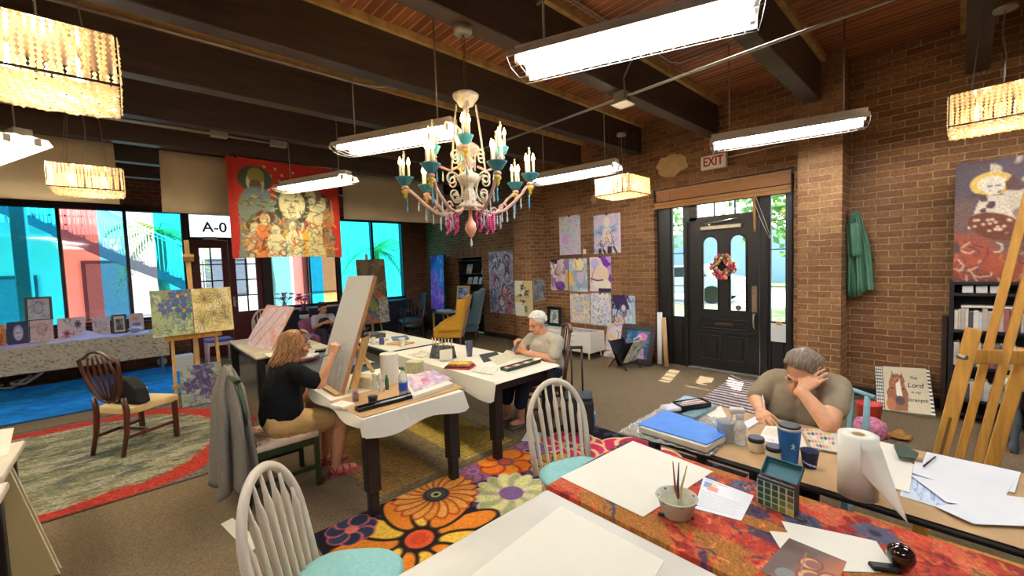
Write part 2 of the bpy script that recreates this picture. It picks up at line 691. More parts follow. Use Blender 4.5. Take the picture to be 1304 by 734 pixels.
# door wall (brick, opening for the entrance) ------------------------
OX0, OX1, OZ = -3.205, -1.39, 2.655
bm = BM()
T = 0.14
NX0, NX1, NZ = -8.42, -7.44, 1.80
box(bm, WX - 0.3, NX0, WY, WY + T, 0, CZ + 0.1)
box(bm, NX1, OX0, WY, WY + T, 0, CZ + 0.1)
box(bm, NX0, NX1, WY, WY + T, NZ, CZ + 0.1)
box(bm, OX1, EX, WY, WY + T, 0, CZ + 0.1)
box(bm, OX0, OX1, WY, WY + T, OZ, CZ + 0.1)
struct('wall_back', bm, M_brick)
bm = BM()
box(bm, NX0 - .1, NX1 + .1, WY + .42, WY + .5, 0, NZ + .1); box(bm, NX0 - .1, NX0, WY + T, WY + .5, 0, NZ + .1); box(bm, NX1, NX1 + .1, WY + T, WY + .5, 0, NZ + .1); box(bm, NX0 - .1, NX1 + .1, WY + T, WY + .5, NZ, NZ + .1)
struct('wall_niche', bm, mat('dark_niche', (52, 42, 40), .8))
bm = BM(); g = random.Random(2)
for k in range(17):
    x = NX0 - .13 + k * .0735; z0 = NZ + .005 + .05 * math.sin(PI * k / 16)
    box(bm, x, x + .065, WY - .012, WY + .03, z0, z0 + .17, .004, mi=k % 3)
struct('trim_3', bm, [mat('header_brick', (128, 82, 58), .85, var=.2), mat('header_brick_b', (140, 94, 66), .85, var=.2), mat('header_brick_c', (112, 70, 52), .85, var=.2)])
# piers under the beams
for k, (a, b_) in enumerate(((-1.262, -0.868), (-5.93, -5.478))):
    bm = BM(); box(bm, a, b_, 5.56, WY + 0.02, 0, CZ)
    o = struct('pillar_%d' % (k + 1), bm, M_brickp)
# rough plaster patches left on the brick
def patch(cx, cz, rx, rz, seed, y=WY - 0.004):
    bm = BM(); g = random.Random(seed); n = 22
    pl = [(cx + rx * math.cos(2 * PI * k / n) * g.uniform(.78, 1.15), cz + rz * math.sin(2 * PI * k / n) * g.uniform(.78, 1.15)) for k in range(n)]
    prism(bm, pl, 0, 0.012, M=Matrix(((1, 0, 0, 0), (0, 0, -1, y + 0.008), (0, 1, 0, 0), (0, 0, 0, 1))))
    return bm
p_ = oy(856, 210, WY); struct('wall_plaster_patch', patch(p_.x, p_.z, 0.24, 0.16, 3), M_plaster)
p_ = oy(756, 254, WY); struct('wall_plaster_spot', patch(p_.x, p_.z, 0.055, 0.075, 8), M_plaster)

# window wall --------------------------------------------------------
HEAD, SILL = 2.775, 0.83
bm = BM()
box(bm, WX - 0.25, WX, SY, WY + 0.1, HEAD + 0.06, CZ + 0.1)
box(bm, WX - 0.25, WX, 5.36, WY + 0.1, 0, HEAD + 0.06)
box(bm, WX - 0.25, WX, SY, 0.86, 0, SILL)
box(bm, WX - 0.25, WX, 2.12, 5.36, 0, SILL)
box(bm, WX - 0.25, WX, SY, -3.2, SILL, HEAD + 0.06)
struct('wall_left', bm, M_brickw)
M_glassC = glass_tint('glass_cyan_film', (0.03, 0.72, 0.88))
M_glassK = glass_tint('glass_coral_film', (1.0, 0.27, 0.21))
M_glassB = glass_tint('glass_light_blue_film', (0.22, 0.72, 0.92))
M_glassO = glass_tint('glass_orange_film', (1.0, 0.46, 0.16))
M_glass0 = glass_tint('glass_clear', (0.86, 0.88, 0.84))
M_glassT = glass_tint('glass_teal_film', (0.03, 0.62, 0.58))
TINT = [M_glass0, M_glassC, M_glassK, M_glassB, M_glassO, M_glassT]
# window units: y0, y1, bands of film (y, slot)
units = [(-3.2, -2.42, [(-3.2, 1)]), (-2.38, -1.62, [(-2.38, 2), (-1.95, 3)]), (-1.58, -0.80, [(-1.58, 1)]), (-0.755, -0.005, [(-0.755, 2), (-0.33, 3)]),
         (0.045, 0.79, [(0.045, 0), (0.40, 1)]), (2.25, 2.945, [(2.25, 3), (2.62, 0), (2.68, 2)]),
         (3.03, 3.62, [(3.03, 1), (3.30, 4)]), (3.70, 4.485, [(3.70, 5), (3.95, 1)]), (4.54, 5.31, [(4.54, 5), (4.75, 1)])]
for k, (a, b_, bands) in enumerate(units):
    w = bpy.data.objects.new('window_%d' % (k + 1), None); COL.objects.link(w)
    w.location = (WX, (a + b_) / 2, SILL); w['kind'] = 'structure'
    c = (a + b_) / 2
    bm = BM(); t = 0.028
    for (y0, y1, z0, z1) in ((a - t, a, 0, HEAD - SILL + t), (b_, b_ + t, 0, HEAD - SILL + t), (a - t, b_ + t, HEAD - SILL, HEAD - SILL + 0.07), (a - t, b_ + t, -0.0, 0.05)):
        box(bm, -0.12, 0.005, y0 - c, y1 - c, z0, z1, 0.004)
    struct('window_frame', bm, M_darkfr, w)
    bm = BM()
    for q, (y, s) in enumerate(bands):
        y2 = bands[q + 1][0] if q + 1 < len(bands) else b_
        v = [bm.verts.new(p) for p in ((-0.05, y - c, 0.05), (-0.05, y2 - c, 0.05), (-0.05, y2 - c, HEAD - SILL), (-0.05, y - c, HEAD - SILL))]
        bm.faces.new(v).material_index = s
    struct('window_pane', bm, TINT, w)
    bm = BM(); box(bm, -0.14, 0.10, a - c - 0.06, b_ - c + 0.06, -0.04, 0.0, 0.006)
    struct('window_sill', bm, M_darkfr, w)
# posts between window units
bm = BM(); box(bm, WX - 0.14, WX + 0.01, 0.80, 0.915, 0, HEAD + 0.06); box(bm, WX - 0.14, WX + 0.01, 2.075, 2.25, 0, HEAD + 0.06); box(bm, WX - 0.14, WX + 0.01, 3.62, 3.70, SILL, HEAD + 0.06)
box(bm, WX - 0.14, WX + 0.012, SY + 1, 5.36, HEAD, HEAD + 0.1)
struct('trim_1', bm, M_darkfr)
# maroon double door under a transom
def french_leaf(name, y0, y1, frame_mat, handle_side):
    w = bpy.data.objects.new(name, None); COL.objects.link(w); w.location = (WX, (y0 + y1) / 2, 0); w['kind'] = 'structure'
    c = (y0 + y1) / 2
    bm = BM(); a, b_ = y0 - c, y1 - c
    gl, gr, gt, gb = a + 0.115, b_ - 0.105, 2.13, 0.84
    for (p, q, z0, z1) in ((a, gl, 0, 2.27), (gr, b_, 0, 2.27), (gl, gr, gt, 2.27), (gl, gr, 0, gb)):
        box(bm, -0.09, -0.03, p, q, z0, z1, 0.003)
    box(bm, -0.035, -0.022, gl + .03, gr - .03, 0.2, gb - .12, 0.008)
    struct('leaf', bm, frame_mat, w)
    bm = BM()
    box(bm, -0.075, -0.045, -0.012 + (gl + gr) / 2, 0.012 + (gl + gr) / 2, gb, gt)
    for k in range(1, 4):
        z = gb + (gt - gb) * k / 4
        box(bm, -0.075, -0.045, gl, gr, z - 0.012, z + 0.012)
    struct('muntin', bm, M_darkfr, w)
    bm = BM(); v = [bm.verts.new(p) for p in ((-0.06, gl, gb), (-0.06, gr, gb), (-0.06, gr, gt), (-0.06, gl, gt))]; bm.faces.new(v)
    struct('pane', bm, M_glass0, w)
    bm = BM(); yh = b_ - 0.05 if handle_side > 0 else a + 0.05
    box(bm, -0.03, -0.015, yh - .02, yh + .02, 0.95, 1.15, 0.004); tube(bm, [(-0.015, yh, 1.05), (0.03, yh, 1.05), (0.035, yh - 0.1 * handle_side, 1.05)], 0.009)
    struct('door_handle', bm, M_steel, w)
    return w
d2 = french_leaf('door_2', 0.92, 1.495, M_maroon, 1)
french_leaf('door_3', 1.50, 2.075, M_maroon, -1)
bm = BM(); box(bm, -0.03, 0.03, -0.1, 0.12, 2.29, 2.345, 0.006); tube(bm, [(0.0, 0.05, 2.29), (0.05, 0.18, 2.275), (0.0, 0.3, 2.27)], 0.007)
struct('door_closer', bm, M_galv, d2)
w = bpy.data.objects.new('window_10', None); COL.objects.link(w); w.location = (WX, 1.5, 2.34); w['kind'] = 'structure'
bm = BM(); box(bm, -0.12, 0, -0.585, 0.585, -0.07, 0.0); box(bm, -0.12, 0, -0.02 + 0.2, 0.0 + 0.2, 0, 0.43)
struct('window_frame', bm, M_darkfr, w)
bm = BM(); v = [bm.verts.new(p) for p in ((-0.05, -.585, 0), (-0.05, .585, 0), (-0.05, .585, .435), (-0.05, -.585, .435))]; bm.faces.new(v)
struct('window_pane', bm, M_glass0, w)
# the unit number on the transom glass
def text_obj(name, s, size, mat_, parent=None, M=None, ext=0.002, font_bold=0.0, shear=0.0, align='CENTER', space=1.0):
    cu = bpy.data.curves.new(name, 'FONT')
    cu.body = s; cu.size = size; cu.extrude = ext; cu.align_x = align; cu.align_y = 'CENTER'; cu.offset = font_bold; cu.shear = shear; cu.space_character = space
    o = bpy.data.objects.new(name, cu); COL.objects.link(o)
    dg = bpy.context.evaluated_depsgraph_get()
    me = bpy.data.meshes.new_from_object(o.evaluated_get(dg))
    bpy.data.objects.remove(o)
    me.name = name
    me.materials.clear(); me.materials.append(mat_)
    o = bpy.data.objects.new(name, me); COL.objects.link(o)
    if parent is not None:
        o.parent = parent
    if M is not None:
        o.matrix_local = M
    return o
MY = Matrix(((0, 0, 1, 0), (1, 0, 0, 0), (0, 1, 0, 0), (0, 0, 0, 1)))   # text x->Y, y->Z, facing +X
o = text_obj('window_lettering', 'A-0', 0.27, mat('black_vinyl', (16, 16, 16), 0.5, var=0), w, Matrix.Translation((-0.044, -0.185, 0.19)) @ MY, font_bold=0.006)

# unseen walls that close the room ------------------------------------
bm = BM(); box(bm, EX, EX + 0.15, SY, WY + T, 0, CZ + 0.1); struct('wall_right', bm, M_brickw)
bm = BM(); box(bm, WX - 0.25, EX + 0.15, SY - 0.15, SY, 0, CZ + 0.1); struct('wall_front', bm, M_brick)

# ceiling and beams ----------------------------------------------------
bm = BM(); box(bm, WX - 0.25, EX + 0.15, SY - 0.15, WY + T, CZ, CZ + 0.12)
struct('ceiling', bm, M_board)
BEAMS = [2.32, 1.16, 0.0 + 0.14, -1.055, -2.26, -3.39, -4.55, -5.71, -6.87, -8.03, -9.19]      # right edges
for k, xr in enumerate(BEAMS):
    bm = BM()
    end = 5.555 if k in (3, 7) else WY
    box(bm, xr - 0.15, xr, SY + 0.01, end, 3.245, CZ + 0.005, 0.006)
    box(bm, xr - 0.19, xr - 0.15, SY + 0.01, end, 3.64, CZ - 0.002, mi=1)
    box(bm, xr, xr + 0.045, SY + 0.01, end, 3.635, CZ - 0.002, mi=1)
    struct('ceiling_beam_%d' % (k + 1), bm, [M_beam, M_ledge])

# baseboards ------------------------------------------------------------
bm = BM(); box(bm, WX + 0.0, NX0, WY - 0.02, WY, 0, 0.10, 0.003); box(bm, NX1, -5.93, WY - 0.02, WY, 0, 0.10, 0.003); box(bm, -5.478, OX0 - 0.02, WY - 0.02, WY, 0, 0.10, 0.003); box(bm, -0.868, EX, WY - 0.02, WY, 0, 0.10, 0.003)
struct('baseboard_back', bm, M_base)

# entrance: black door between sidelights under a transom ----------------
Yd = 6.04
def dpiece(bm, x0, x1, z0, z1, y0=Yd, y1=Yd + 0.05, bev=0.004, mi=0):
    return box(bm, x0, x1, y0, y1, z0, z1, bev, mi)
w1 = bpy.data.objects.new('trim_2', None); COL.objects.link(w1); w1['kind'] = 'structure'
w1.location = ((OX0 + OX1) / 2, Yd, 0)
bm = BM()
for a in ((OX0, -2.97, 0, 0.70), (-2.80, -2.70, 0, 2.655), (-1.785, -1.66, 0, 2.655), (OX0, -2.96, 0.70, 2.655), (-1.50, OX1, 0, 2.655), (-2.97, -2.80, 0, 0.74), (-1.66, -1.50, 0, 0.76),
          (-2.70, -1.785, 2.098, 2.185), (OX0, OX1, 2.36, 2.655), (-2.70, -2.60, 2.13, 2.36), (-1.84, -1.785, 2.13, 2.36)):
    dpiece(bm, *a)
for a in ((-3.06, -2.985, 0, 2.6), (-2.775, -2.725, 0, 2.13), (-1.76, -1.69, 0, 2.13), (-1.475, -1.42, 0, 2.6)):
    dpiece(bm, *a, Yd - 0.03, Yd)
dpiece(bm, OX0, OX1, 2.59, 2.655, Yd - 0.06, Yd)
for z0, z1 in ((0.12, 0.62),):
    dpiece(bm, -2.95, -2.815, z0, z1, Yd - 0.012, Yd, 0.01); dpiece(bm, -1.65, -1.51, z0, z1, Yd - 0.012, Yd, 0.01)
for c in bm.verts:
    c.co -= Vector(w1.location)
struct('door_frame', bm, M_black, w1)
def glazing(name, x0, x1, z0, z1, muntins_z=(), muntins_x=()):
    w = bpy.data.objects.new(name, None); COL.objects.link(w); w['kind'] = 'structure'; w.location = ((x0 + x1) / 2, Yd + 0.025, z0)
    c = (x0 + x1) / 2
    bm = BM(); v = [bm.verts.new(p) for p in ((x0 - c, 0, 0), (x1 - c, 0, 0), (x1 - c, 0, z1 - z0), (x0 - c, 0, z1 - z0))]; bm.faces.new(v)
    struct('window_pane', bm, M_glass0, w)
    bm = BM()
    for z in muntins_z:
        box(bm, x0 - c, x1 - c, -0.015, 0.015, z - z0 - 0.007, z - z0 + 0.007)
    for x in muntins_x:
        box(bm, x - c - 0.009, x - c + 0.009, -0.015, 0.015, 0, z1 - z0)
    struct('window_frame', bm, M_black, w)
glazing('window_11', -2.96, -2.80, 0.74, 2.36, (1.2, 1.68, 2.1))
glazing('window_12', -1.66, -1.50, 0.76, 2.36, (1.2, 1.68, 2.05))
glazing('window_13', -2.60, -1.84, 2.185, 2.36, (), (-2.36, -2.09))

d1 = bpy.data.objects.new('door_1', None); COL.objects.link(d1); d1['kind'] = 'structure'
d1.location = (-2.245, Yd, 0); cx = -2.245
def arch(x0, x1, z0, zt, n=12):
    c, r = (x0 + x1) / 2, (x1 - x0) / 2
    return [(x0, z0), (x1, z0)] + [(c + r * math.cos(PI * k / n), zt - r + r * math.sin(PI * k / n)) for k in range(n + 1)]
MXZ = Matrix(((1, 0, 0, 0), (0, 0, 1, 0), (0, 1, 0, 0), (0, 0, 0, 1)))   # prism x->X, y->Z, z->Y
bm = BM()
x0, x1 = -0.452, 0.455
A1 = (-2.515 - cx, -2.305 - cx, 0.87, 1.90)
A2 = (-2.150 - cx, -1.945 - cx, 0.87, 1.90)
# leaf with two arched lights: built as a strip mesh round the openings
for (p, q, z0, z1) in ((x0, A1[0], 0.02, 2.105), (A1[1], A2[0], 0.02, 2.105), (A2[1], x1, 0.02, 2.105), (A1[0], A1[1], 0.02, 0.87), (A2[0], A2[1], 0.02, 0.87)):
    box(bm, p, q, 0.0, 0.045, z0, z1)
for A in (A1, A2):
    c, r = (A[0] + A[1]) / 2, (A[1] - A[0]) / 2
    n = 16
    arc = [(c + r * math.cos(PI * k / n), A[3] - r + r * math.sin(PI * k / n)) for k in range(n + 1)]
    for k in range(n):
        prism(bm, [arc[k], (arc[k][0], 2.105), (arc[k + 1][0], 2.105), arc[k + 1]], 0.0, 0.045, M=MXZ)
# mouldings: raised frames round lights and panels
def frame_ring(bm, pts, w=0.018, y=-0.010):
    tube(bm, [(p[0], y + 0.012, p[1]) for p in pts], w * 0.7, 6, closed=True)
frame_ring(bm, arch(A1[0], A1[1], .87, 1.90)); frame_ring(bm, arch(A2[0], A2[1], .87, 1.90))
def rectpts(a, b, c_, d): return [(a, c_), (b, c_), (b, d), (a, d)]
for (a, b_, c_, d_) in ((-0.30, -0.04, 0.16, 0.50), (0.06, 0.30, 0.16, 0.50), (-0.30, 0.31, 0.60, 0.73)):
    frame_ring(bm, rectpts(a, b_, c_, d_)); box(bm, a + .04, b_ - .04, -0.012, 0.0, c_ + .04, d_ - .04, 0.008)
box(bm, x0 + 0.05, x1 - 0.04, -0.014, 0.0, 0.535, 0.575, 0.006)
struct('leaf', bm, M_black, d1)
bm = BM()
for A in (A1, A2):
    v = [bm.verts.new((p[0], 0.02, p[1])) for p in arch(*A)]; bm.faces.new(v)
struct('pane', bm, M_glass0, d1)
bm = BM(); box(bm, x0 + 0.17, x1 - 0.20, -0.05, -0.002, 1.99, 2.045, 0.006); struct('door_closer', bm, M_steel, d1)
bm = BM(); tube(bm, [(-0.12, -0.03, 2.045), (-0.20, -0.10, 2.075), (0.05, -0.05, 2.10), (0.2, -0.01, 2.12)], 0.008); struct('closer_arm', bm, M_steel, d1)
bm = BM(); box(bm, 0.365, 0.43, -0.012, 0.002, 0.86, 1.21, 0.004); ball(bm, (0.398, -0.014, 1.10), 0.014); struct('lock_plate', bm, mat('aged_brass', (150, 132, 106), 0.4, metal=0.7), d1)
bm = BM(); tube(bm, [(0.398, -0.01, 0.83), (0.398, -0.05, 0.81), (0.398, -0.055, 0.74), (0.402, -0.05, 0.67), (0.405, -0.015, 0.64)], [0.012, 0.014, 0.011, 0.012, 0.01]); ball(bm, (0.398, -0.03, 0.83), 0.02); struct('door_handle', bm, M_steel, d1)
bm = BM(); box(bm, -0.10, 0.13, -0.016, 0.0, 0.645, 0.69, 0.006); box(bm, -0.08, 0.11, -0.022, -0.012, 0.658, 0.678, 0.003); struct('mail_slot', bm, mat('dull_bronze', (96, 70, 52), 0.45, metal=0.6), d1)
bm = BM(); prism(bm, [(0.195 + .037 * math.cos(2 * PI * k / 20), 0.91 + .037 * math.sin(2 * PI * k / 20)) for k in range(20)], 0.012, 0.016, M=MXZ)
struct('decal', bm, mat('grey_decal', (92, 84, 84), 0.5), d1)
bm = BM(); box(bm, -0.47, 0.47, -0.06, 0.06, 0.0, 0.016, 0.003); struct('threshold', bm, M_steel, d1)
# world and sun -------------------------------------------------------------
wd = bpy.data.worlds.new('sky'); scene.world = wd; wd.use_nodes = True
nt = wd.node_tree
sk = nt.nodes.new('ShaderNodeTexSky')
sk.sky_type = 'NISHITA'; sk.sun_disc = False; sk.sun_elevation = R(62); sk.sun_rotation = R(0); sk.altitude = 10; sk.air_density = 1.0; sk.dust_density = 1.5
nt.links.new(sk.outputs[0], nt.nodes['Background'].inputs['Color'])
nt.nodes['Background'].inputs['Strength'].default_value = 1.1
sl = bpy.data.lights.new('sun', 'SUN'); so = bpy.data.objects.new('sun', sl); COL.objects.link(so)
sl.energy = 11.0; sl.angle = R(0.6); sl.color = (1.0, 0.95, 0.86)
so.rotation_euler = Vector((0.11, -0.43, -1.0)).to_track_quat('-Z', 'Y').to_euler()
# ================================================================== lamps
M_tube = mat('fluorescent_tube', (244, 248, 255), 0.3, var=0, emit=42.0, ecol=(240, 246, 255))
M_tubew = mat('fluorescent_tube_warm', (255, 248, 226), 0.3, var=0, emit=42.0, ecol=(255, 246, 222))
M_hood = mat('white_lamp_hood', (214, 208, 192), 0.45, var=0.08)
M_rod = mat('grey_rod', (150, 140, 124), 0.5, metal=0.4, var=0.1)
ANG = math.atan2(0.40, 0.92)


def make_fluor(name, label, tubemat, topz=CZ):
    t = thing(name, label, 'ceiling light', group=None)
    L = 1.22
    bm = BM()
    box(bm, -L / 2, L / 2, -0.055, 0.055, 0.035, 0.085, 0.004)
    obj('housing', bm, M_hood, t)
    bm = BM()
    # flared reflector: W section open below, end plates
    prof = [(-0.17, -0.025), (-0.14, 0.02), (-0.04, 0.036), (0.0, 0.024), (0.04, 0.036), (0.14, 0.02), (0.17, -0.025)]
    for (y0, z0), (y1, z1) in zip(prof[:-1], prof[1:]):
        v = [bm.verts.new(p) for p in ((-L / 2, y0, z0), (L / 2, y0, z0), (L / 2, y1, z1), (-L / 2, y1, z1))]
        bm.faces.new(v)
    bmesh.ops.remove_doubles(bm, verts=bm.verts[:], dist=1e-5)
    obj('reflector', bm, M_hood, t, solid=0.004)
    for y in (-0.085, 0.085):
        bm = BM()
        tube(bm, [(-L / 2 + .03, y, -0.012), (L / 2 - .03, y, -0.012)], 0.021, 10)
        o = obj('lamp_tube', bm, tubemat, t)
        for s in (-1, 1):
            bm = BM(); box(bm, s * (L / 2 - .03) - .012, s * (L / 2 - .03) + .012, y - .022, y + .022, -0.036, 0.024, 0.004)
            obj('lamp_holder', bm, M_white, t)
    bm = BM()
    n = 22
    for k in range(n + 1):
        x = -L / 2 + L * k / n
        tube(bm, [(x, -0.17, -0.025), (x, -0.12, -0.062), (x, 0, -0.072), (x, 0.12, -0.062), (x, 0.17, -0.025)], 0.0016, 4, caps=False)
    for y, z in ((-0.17, -0.025), (-0.12, -0.062), (0, -0.072), (0.12, -0.062), (0.17, -0.025)):
        tube(bm, [(-L / 2, y, z), (L / 2, y, z)], 0.002, 4)
    obj('wire_guard', bm, M_steel, t)
    for s in (-1, 1):
        bm = BM(); tube(bm, [(s * 0.45, 0, 0.08), (s * 0.45, 0, topz - 2.76)], 0.007, 6)
        obj('hanger_rod', bm, M_rod, t)
    return t


ZL = 2.76
def mid(a, b): return Vector(((a.x + b.x) / 2, (a.y + b.y) / 2, ZL))
f1 = make_fluor('fluorescent_light', 'long caged fluorescent light nearest the camera, hung below the beams at the top edge', M_tube)
f1.location = (-1.21, 1.985, ZL); f1.rotation_euler = (0, 0, math.atan2(.427, 1.017))
f2 = make_fluor('fluorescent_light', 'caged fluorescent light hung in front of the exit sign, between two right ceiling beams', M_tube)
f2.location = (-1.17, 4.63, ZL); f2.rotation_euler = (0, 0, math.atan2(.30, 1.09))
f3 = make_fluor('fluorescent_light', 'caged fluorescent light hung directly behind the painted chandelier', M_tubew)
f3.location = (-3.46, 1.83, ZL); f3.rotation_euler = (0, 0, math.atan2(.472, 1.02))
f4 = dup(f3, (-5.78, 1.87, ZL), math.atan2(.46, 1.13), 'caged fluorescent light hung in front of the red painted banner')
f5 = dup(f2, (-3.47, 4.35, ZL), math.atan2(.21, 1.19), 'caged fluorescent light partly hidden behind the square crystal pendant near the brick wall')
f6 = dup(f3, (-5.76, -0.78, ZL), math.atan2(.46, 1.13), 'caged fluorescent light cut off by the left frame edge, below the nearest crystal pendant')
for k, (x, y) in enumerate(((-5.2, -3.2), (1.3, 4.9), (1.0, 2.2), (-1.3, -1.2), (-3.5, -1.6), (1.4, -1.4))):  # extra fixtures added out of view to even out the light
    dup(f1 if x > -3 else f3, (x, y, ZL), ANG, 'caged fluorescent light added out of view for even light, %s' % ('by the rear wall', 'over the bookshelf', 'over the easel', 'behind the camera', 'behind the dining chair', 'in the rear corner')[k], 'added ceiling lights out of view')

# crystal box pendants ---------------------------------------------------
M_bulb = mat('warm_bulb', (255, 214, 150), 0.3, var=0, emit=60.0, ecol=(255, 214, 160))
def crystal_mat():
    m = bpy.data.materials.new('crystal_bead'); m.use_nodes = True
    nt = m.node_tree; nt.nodes.remove(nt.nodes['Principled BSDF'])
    tl = nt.nodes.new('ShaderNodeBsdfTranslucent'); tl.inputs['Color'].default_value = (*lin((252, 240, 218)), 1)
    df = nt.nodes.new('ShaderNodeBsdfDiffuse'); df.inputs['Color'].default_value = (*lin((244, 230, 206)), 1)
    gl = nt.nodes.new('ShaderNodeBsdfGlossy'); gl.inputs['Roughness'].default_value = 0.12
    a = nt.nodes.new('ShaderNodeMixShader'); a.inputs[0].default_value = 0.35
    b = nt.nodes.new('ShaderNodeMixShader'); b.inputs[0].default_value = 0.12
    nz = nt.nodes.new('ShaderNodeTexNoise'); nz.inputs['Scale'].default_value = 30
    nt.links.new(tl.outputs[0], a.inputs[1]); nt.links.new(df.outputs[0], a.inputs[2])
    nt.links.new(a.outputs[0], b.inputs[1]); nt.links.new(gl.outputs[0], b.inputs[2])
    nt.links.new(b.outputs[0], nt.nodes['Material Output'].inputs['Surface'])
    return m
M_crystal = crystal_mat()
M_chrome = mat('chrome_frame', (120, 104, 88), 0.25, metal=0.9, var=0.1)


def make_pendant(label):
    t = thing('crystal_pendant', label, 'pendant light')
    S, H = 0.25, 0.22
    bm = BM()
    box(bm, -S, S, -S, S, H - 0.006, H, 0.002)
    for sx in (-1, 1):
        for sy in (-1, 1):
            bar(bm, (sx * S, sy * S, 0), (sx * S, sy * S, H), 0.007, 0.007)
    for z in (0.0,):
        for a, b in (((-S, -S), (S, -S)), ((S, -S), (S, S)), ((S, S), (-S, S)), ((-S, S), (-S, -S))):
            bar(bm, (*a, z), (*b, z), 0.008, 0.010)
    obj('box_frame', bm, M_chrome, t)
    g = random.Random(5)
    for side in range(4):
        bm = BM()
        rot = Matrix.Rotation(side * PI / 2, 4, 'Z')
        n = 21
        for k in range(n):
            x = -S + 2 * S * (k + 0.5) / n
            xb = x + g.uniform(-0.016, 0.016)
            nb = 9
            pts, rr = [], []
            for j in range(nb * 2 + 1):
                q = j / (nb * 2)
                pts.append(rot @ Vector((x + (xb - x) * q, -S + g.uniform(-.004, .004), H - 0.008 - q * (H - 0.014))))
                rr.append(0.0105 if j % 2 else 0.0032)
            tube(bm, pts, rr, 4)
        for f in bm.faces:
            f.smooth = False
        o = obj('crystal_curtain', bm, M_crystal, t); o['kind'] = 'stuff'
    bm = BM()
    for k in range(16):
        x = -S + 2 * S * (k + 0.5) / 16
        pts, rr = [], []
        for j in range(41):
            q = j / 40
            pts.append(Vector((x + 0.012 * math.sin(j * .9 + k), -S + 2 * S * q, -0.002 - 0.012 * math.sin(PI * q) - g.uniform(0, .006))))
            rr.append(0.011 if j % 2 else 0.004)
        tube(bm, pts, rr, 4)
    for f in bm.faces:
        f.smooth = False
    o = obj('crystal_tray', bm, M_crystal, t); o['kind'] = 'stuff'
    for x, y in ((-.11, -.11), (.11, -.11), (-.11, .11), (.11, .11)):
        bm = BM(); ball(bm, (x, y, 0.11), (0.02, 0.02, 0.028), 10); tube(bm, [(x, y, 0.13), (x, y, 0.215)], 0.012, 8, mi=1)
        obj('bulb', bm, [M_bulb, M_white], t)
    for x, y in ((-.15, -.15), (.15, -.15), (-.15, .15), (.15, .15)):
        bm = BM(); tube(bm, [(x, y, H), (x * .7, y * .7, 3.25 - 2.45)], 0.0022, 4); obj('hanging_wire', bm, M_rod, t)
    bm = BM(); tube(bm, [(0, 0, H), (0.012, 0.0, 0.45), (-0.008, 0.01, 0.62), (0.0, 0, 0.79)], 0.005, 6); obj('power_cord', bm, M_steel, t)
    bm = BM(); lathe(bm, [(0.06, 0.765), (0.06, 0.795)], 16); obj('canopy', bm, M_steel, t)
    ld = bpy.data.lights.new('pendant_glow', 'POINT'); ld.energy = 6.5; ld.color = (1.0, 0.78, 0.52); ld.shadow_soft_size = 0.03
    return t, ld


def place_pendant(t, ld, loc):
    for x, y in ((-.09, 0), (.09, 0)):
        o = bpy.data.objects.new('pendant_glow', ld); COL.objects.link(o)
        o.location = (loc[0] + x, loc[1] + y, loc[2] + 0.07)
pd, pld = make_pendant('square crystal box pendant hung near the brick wall, beside the entrance door')
pd.location = (-3.02, 4.80, 2.45); place_pendant(pd, pld, pd.location)
P_ = [((-2.79, -0.225, 2.45), 'large crystal box pendant in the top left corner, nearest to the camera'),
      ((-5.80, -0.225, 2.45), 'small looking crystal box pendant in front of the beige canvas panel over the windows'),
      ((0.17, 4.50, 2.45), 'crystal box pendant at the right edge, above the painting on the bookshelf')]
for loc, lb in P_:
    o = dup(pd, loc, 0, lb); place_pendant(o, pld, loc)

# chandelier ---------------------------------------------------------------
CH = Vector((-2.36, 1.80, 1.75))
ch = thing('chandelier', 'painted wrought chandelier with candle bulbs, teal cups and pink bead strings', 'chandelier', CH)
M_cream = mat('antique_cream_paint', (206, 196, 174), 0.5, var=0.2, scale=40)
M_armp = mat('faded_pink_paint', (206, 166, 150), 0.5, var=0.2, scale=40)
M_teal = mat('teal_enamel', (58, 128, 140), 0.4, var=0.2, scale=30)
M_yel = mat('mustard_paint', (196, 168, 62), 0.5, var=0.15)
M_pinkb = mat('pink_bead', (214, 60, 130), 0.3, var=0.15)
M_candle = mat('candle_sleeve', (246, 234, 204), 0.5, var=0.06)
M_flame = mat('flame_bulb', (255, 224, 160), 0.2, var=0, emit=22.0, ecol=(255, 206, 132))
M_drop = mat('clear_crystal', (214, 222, 224), 0.08, var=0.1, spec=0.8, alpha=0.55)
M_peach = mat('peach_glass', (226, 160, 128), 0.3, var=0.1)
M_blued = mat('blue_crystal', (92, 160, 190), 0.1, var=0.1, alpha=0.75)
M_chain = mat('dark_brass_chain', (120, 92, 50), 0.4, metal=0.7, var=0.2)
def cz(z): return z - CH.z
# chain links up to the beam
bm = BM(); z = cz(2.79); k = 0
while z < cz(3.20):
    M = Matrix.Translation((0, 0, z)) @ Matrix.Rotation(PI / 2 * (k % 2), 4, 'Z')
    tube(bm, [M @ Vector((0.011 * math.cos(a), 0, 0.021 * math.sin(a))) for a in [2 * PI * q / 10 for q in range(10)]], 0.0035, 5, closed=True)
    z += 0.034; k += 1
obj('chain', bm, M_chain, ch)
bm = BM(); lathe(bm, [(0.02, cz(3.19)), (0.062, cz(3.20)), (0.066, cz(3.245))], 16); obj('ceiling_cap', bm, M_galv, ch)
bm = BM(); lathe(bm, [(0.01, cz(2.665)), (0.022, cz(2.68)), (0.016, cz(2.70)), (0.05, cz(2.715)), (0.062, cz(2.735)), (0.085, cz(2.765)), (0.092, cz(2.785)), (0.075, cz(2.795)), (0.02, cz(2.80))], 24); obj('canopy', bm, M_cream, ch)
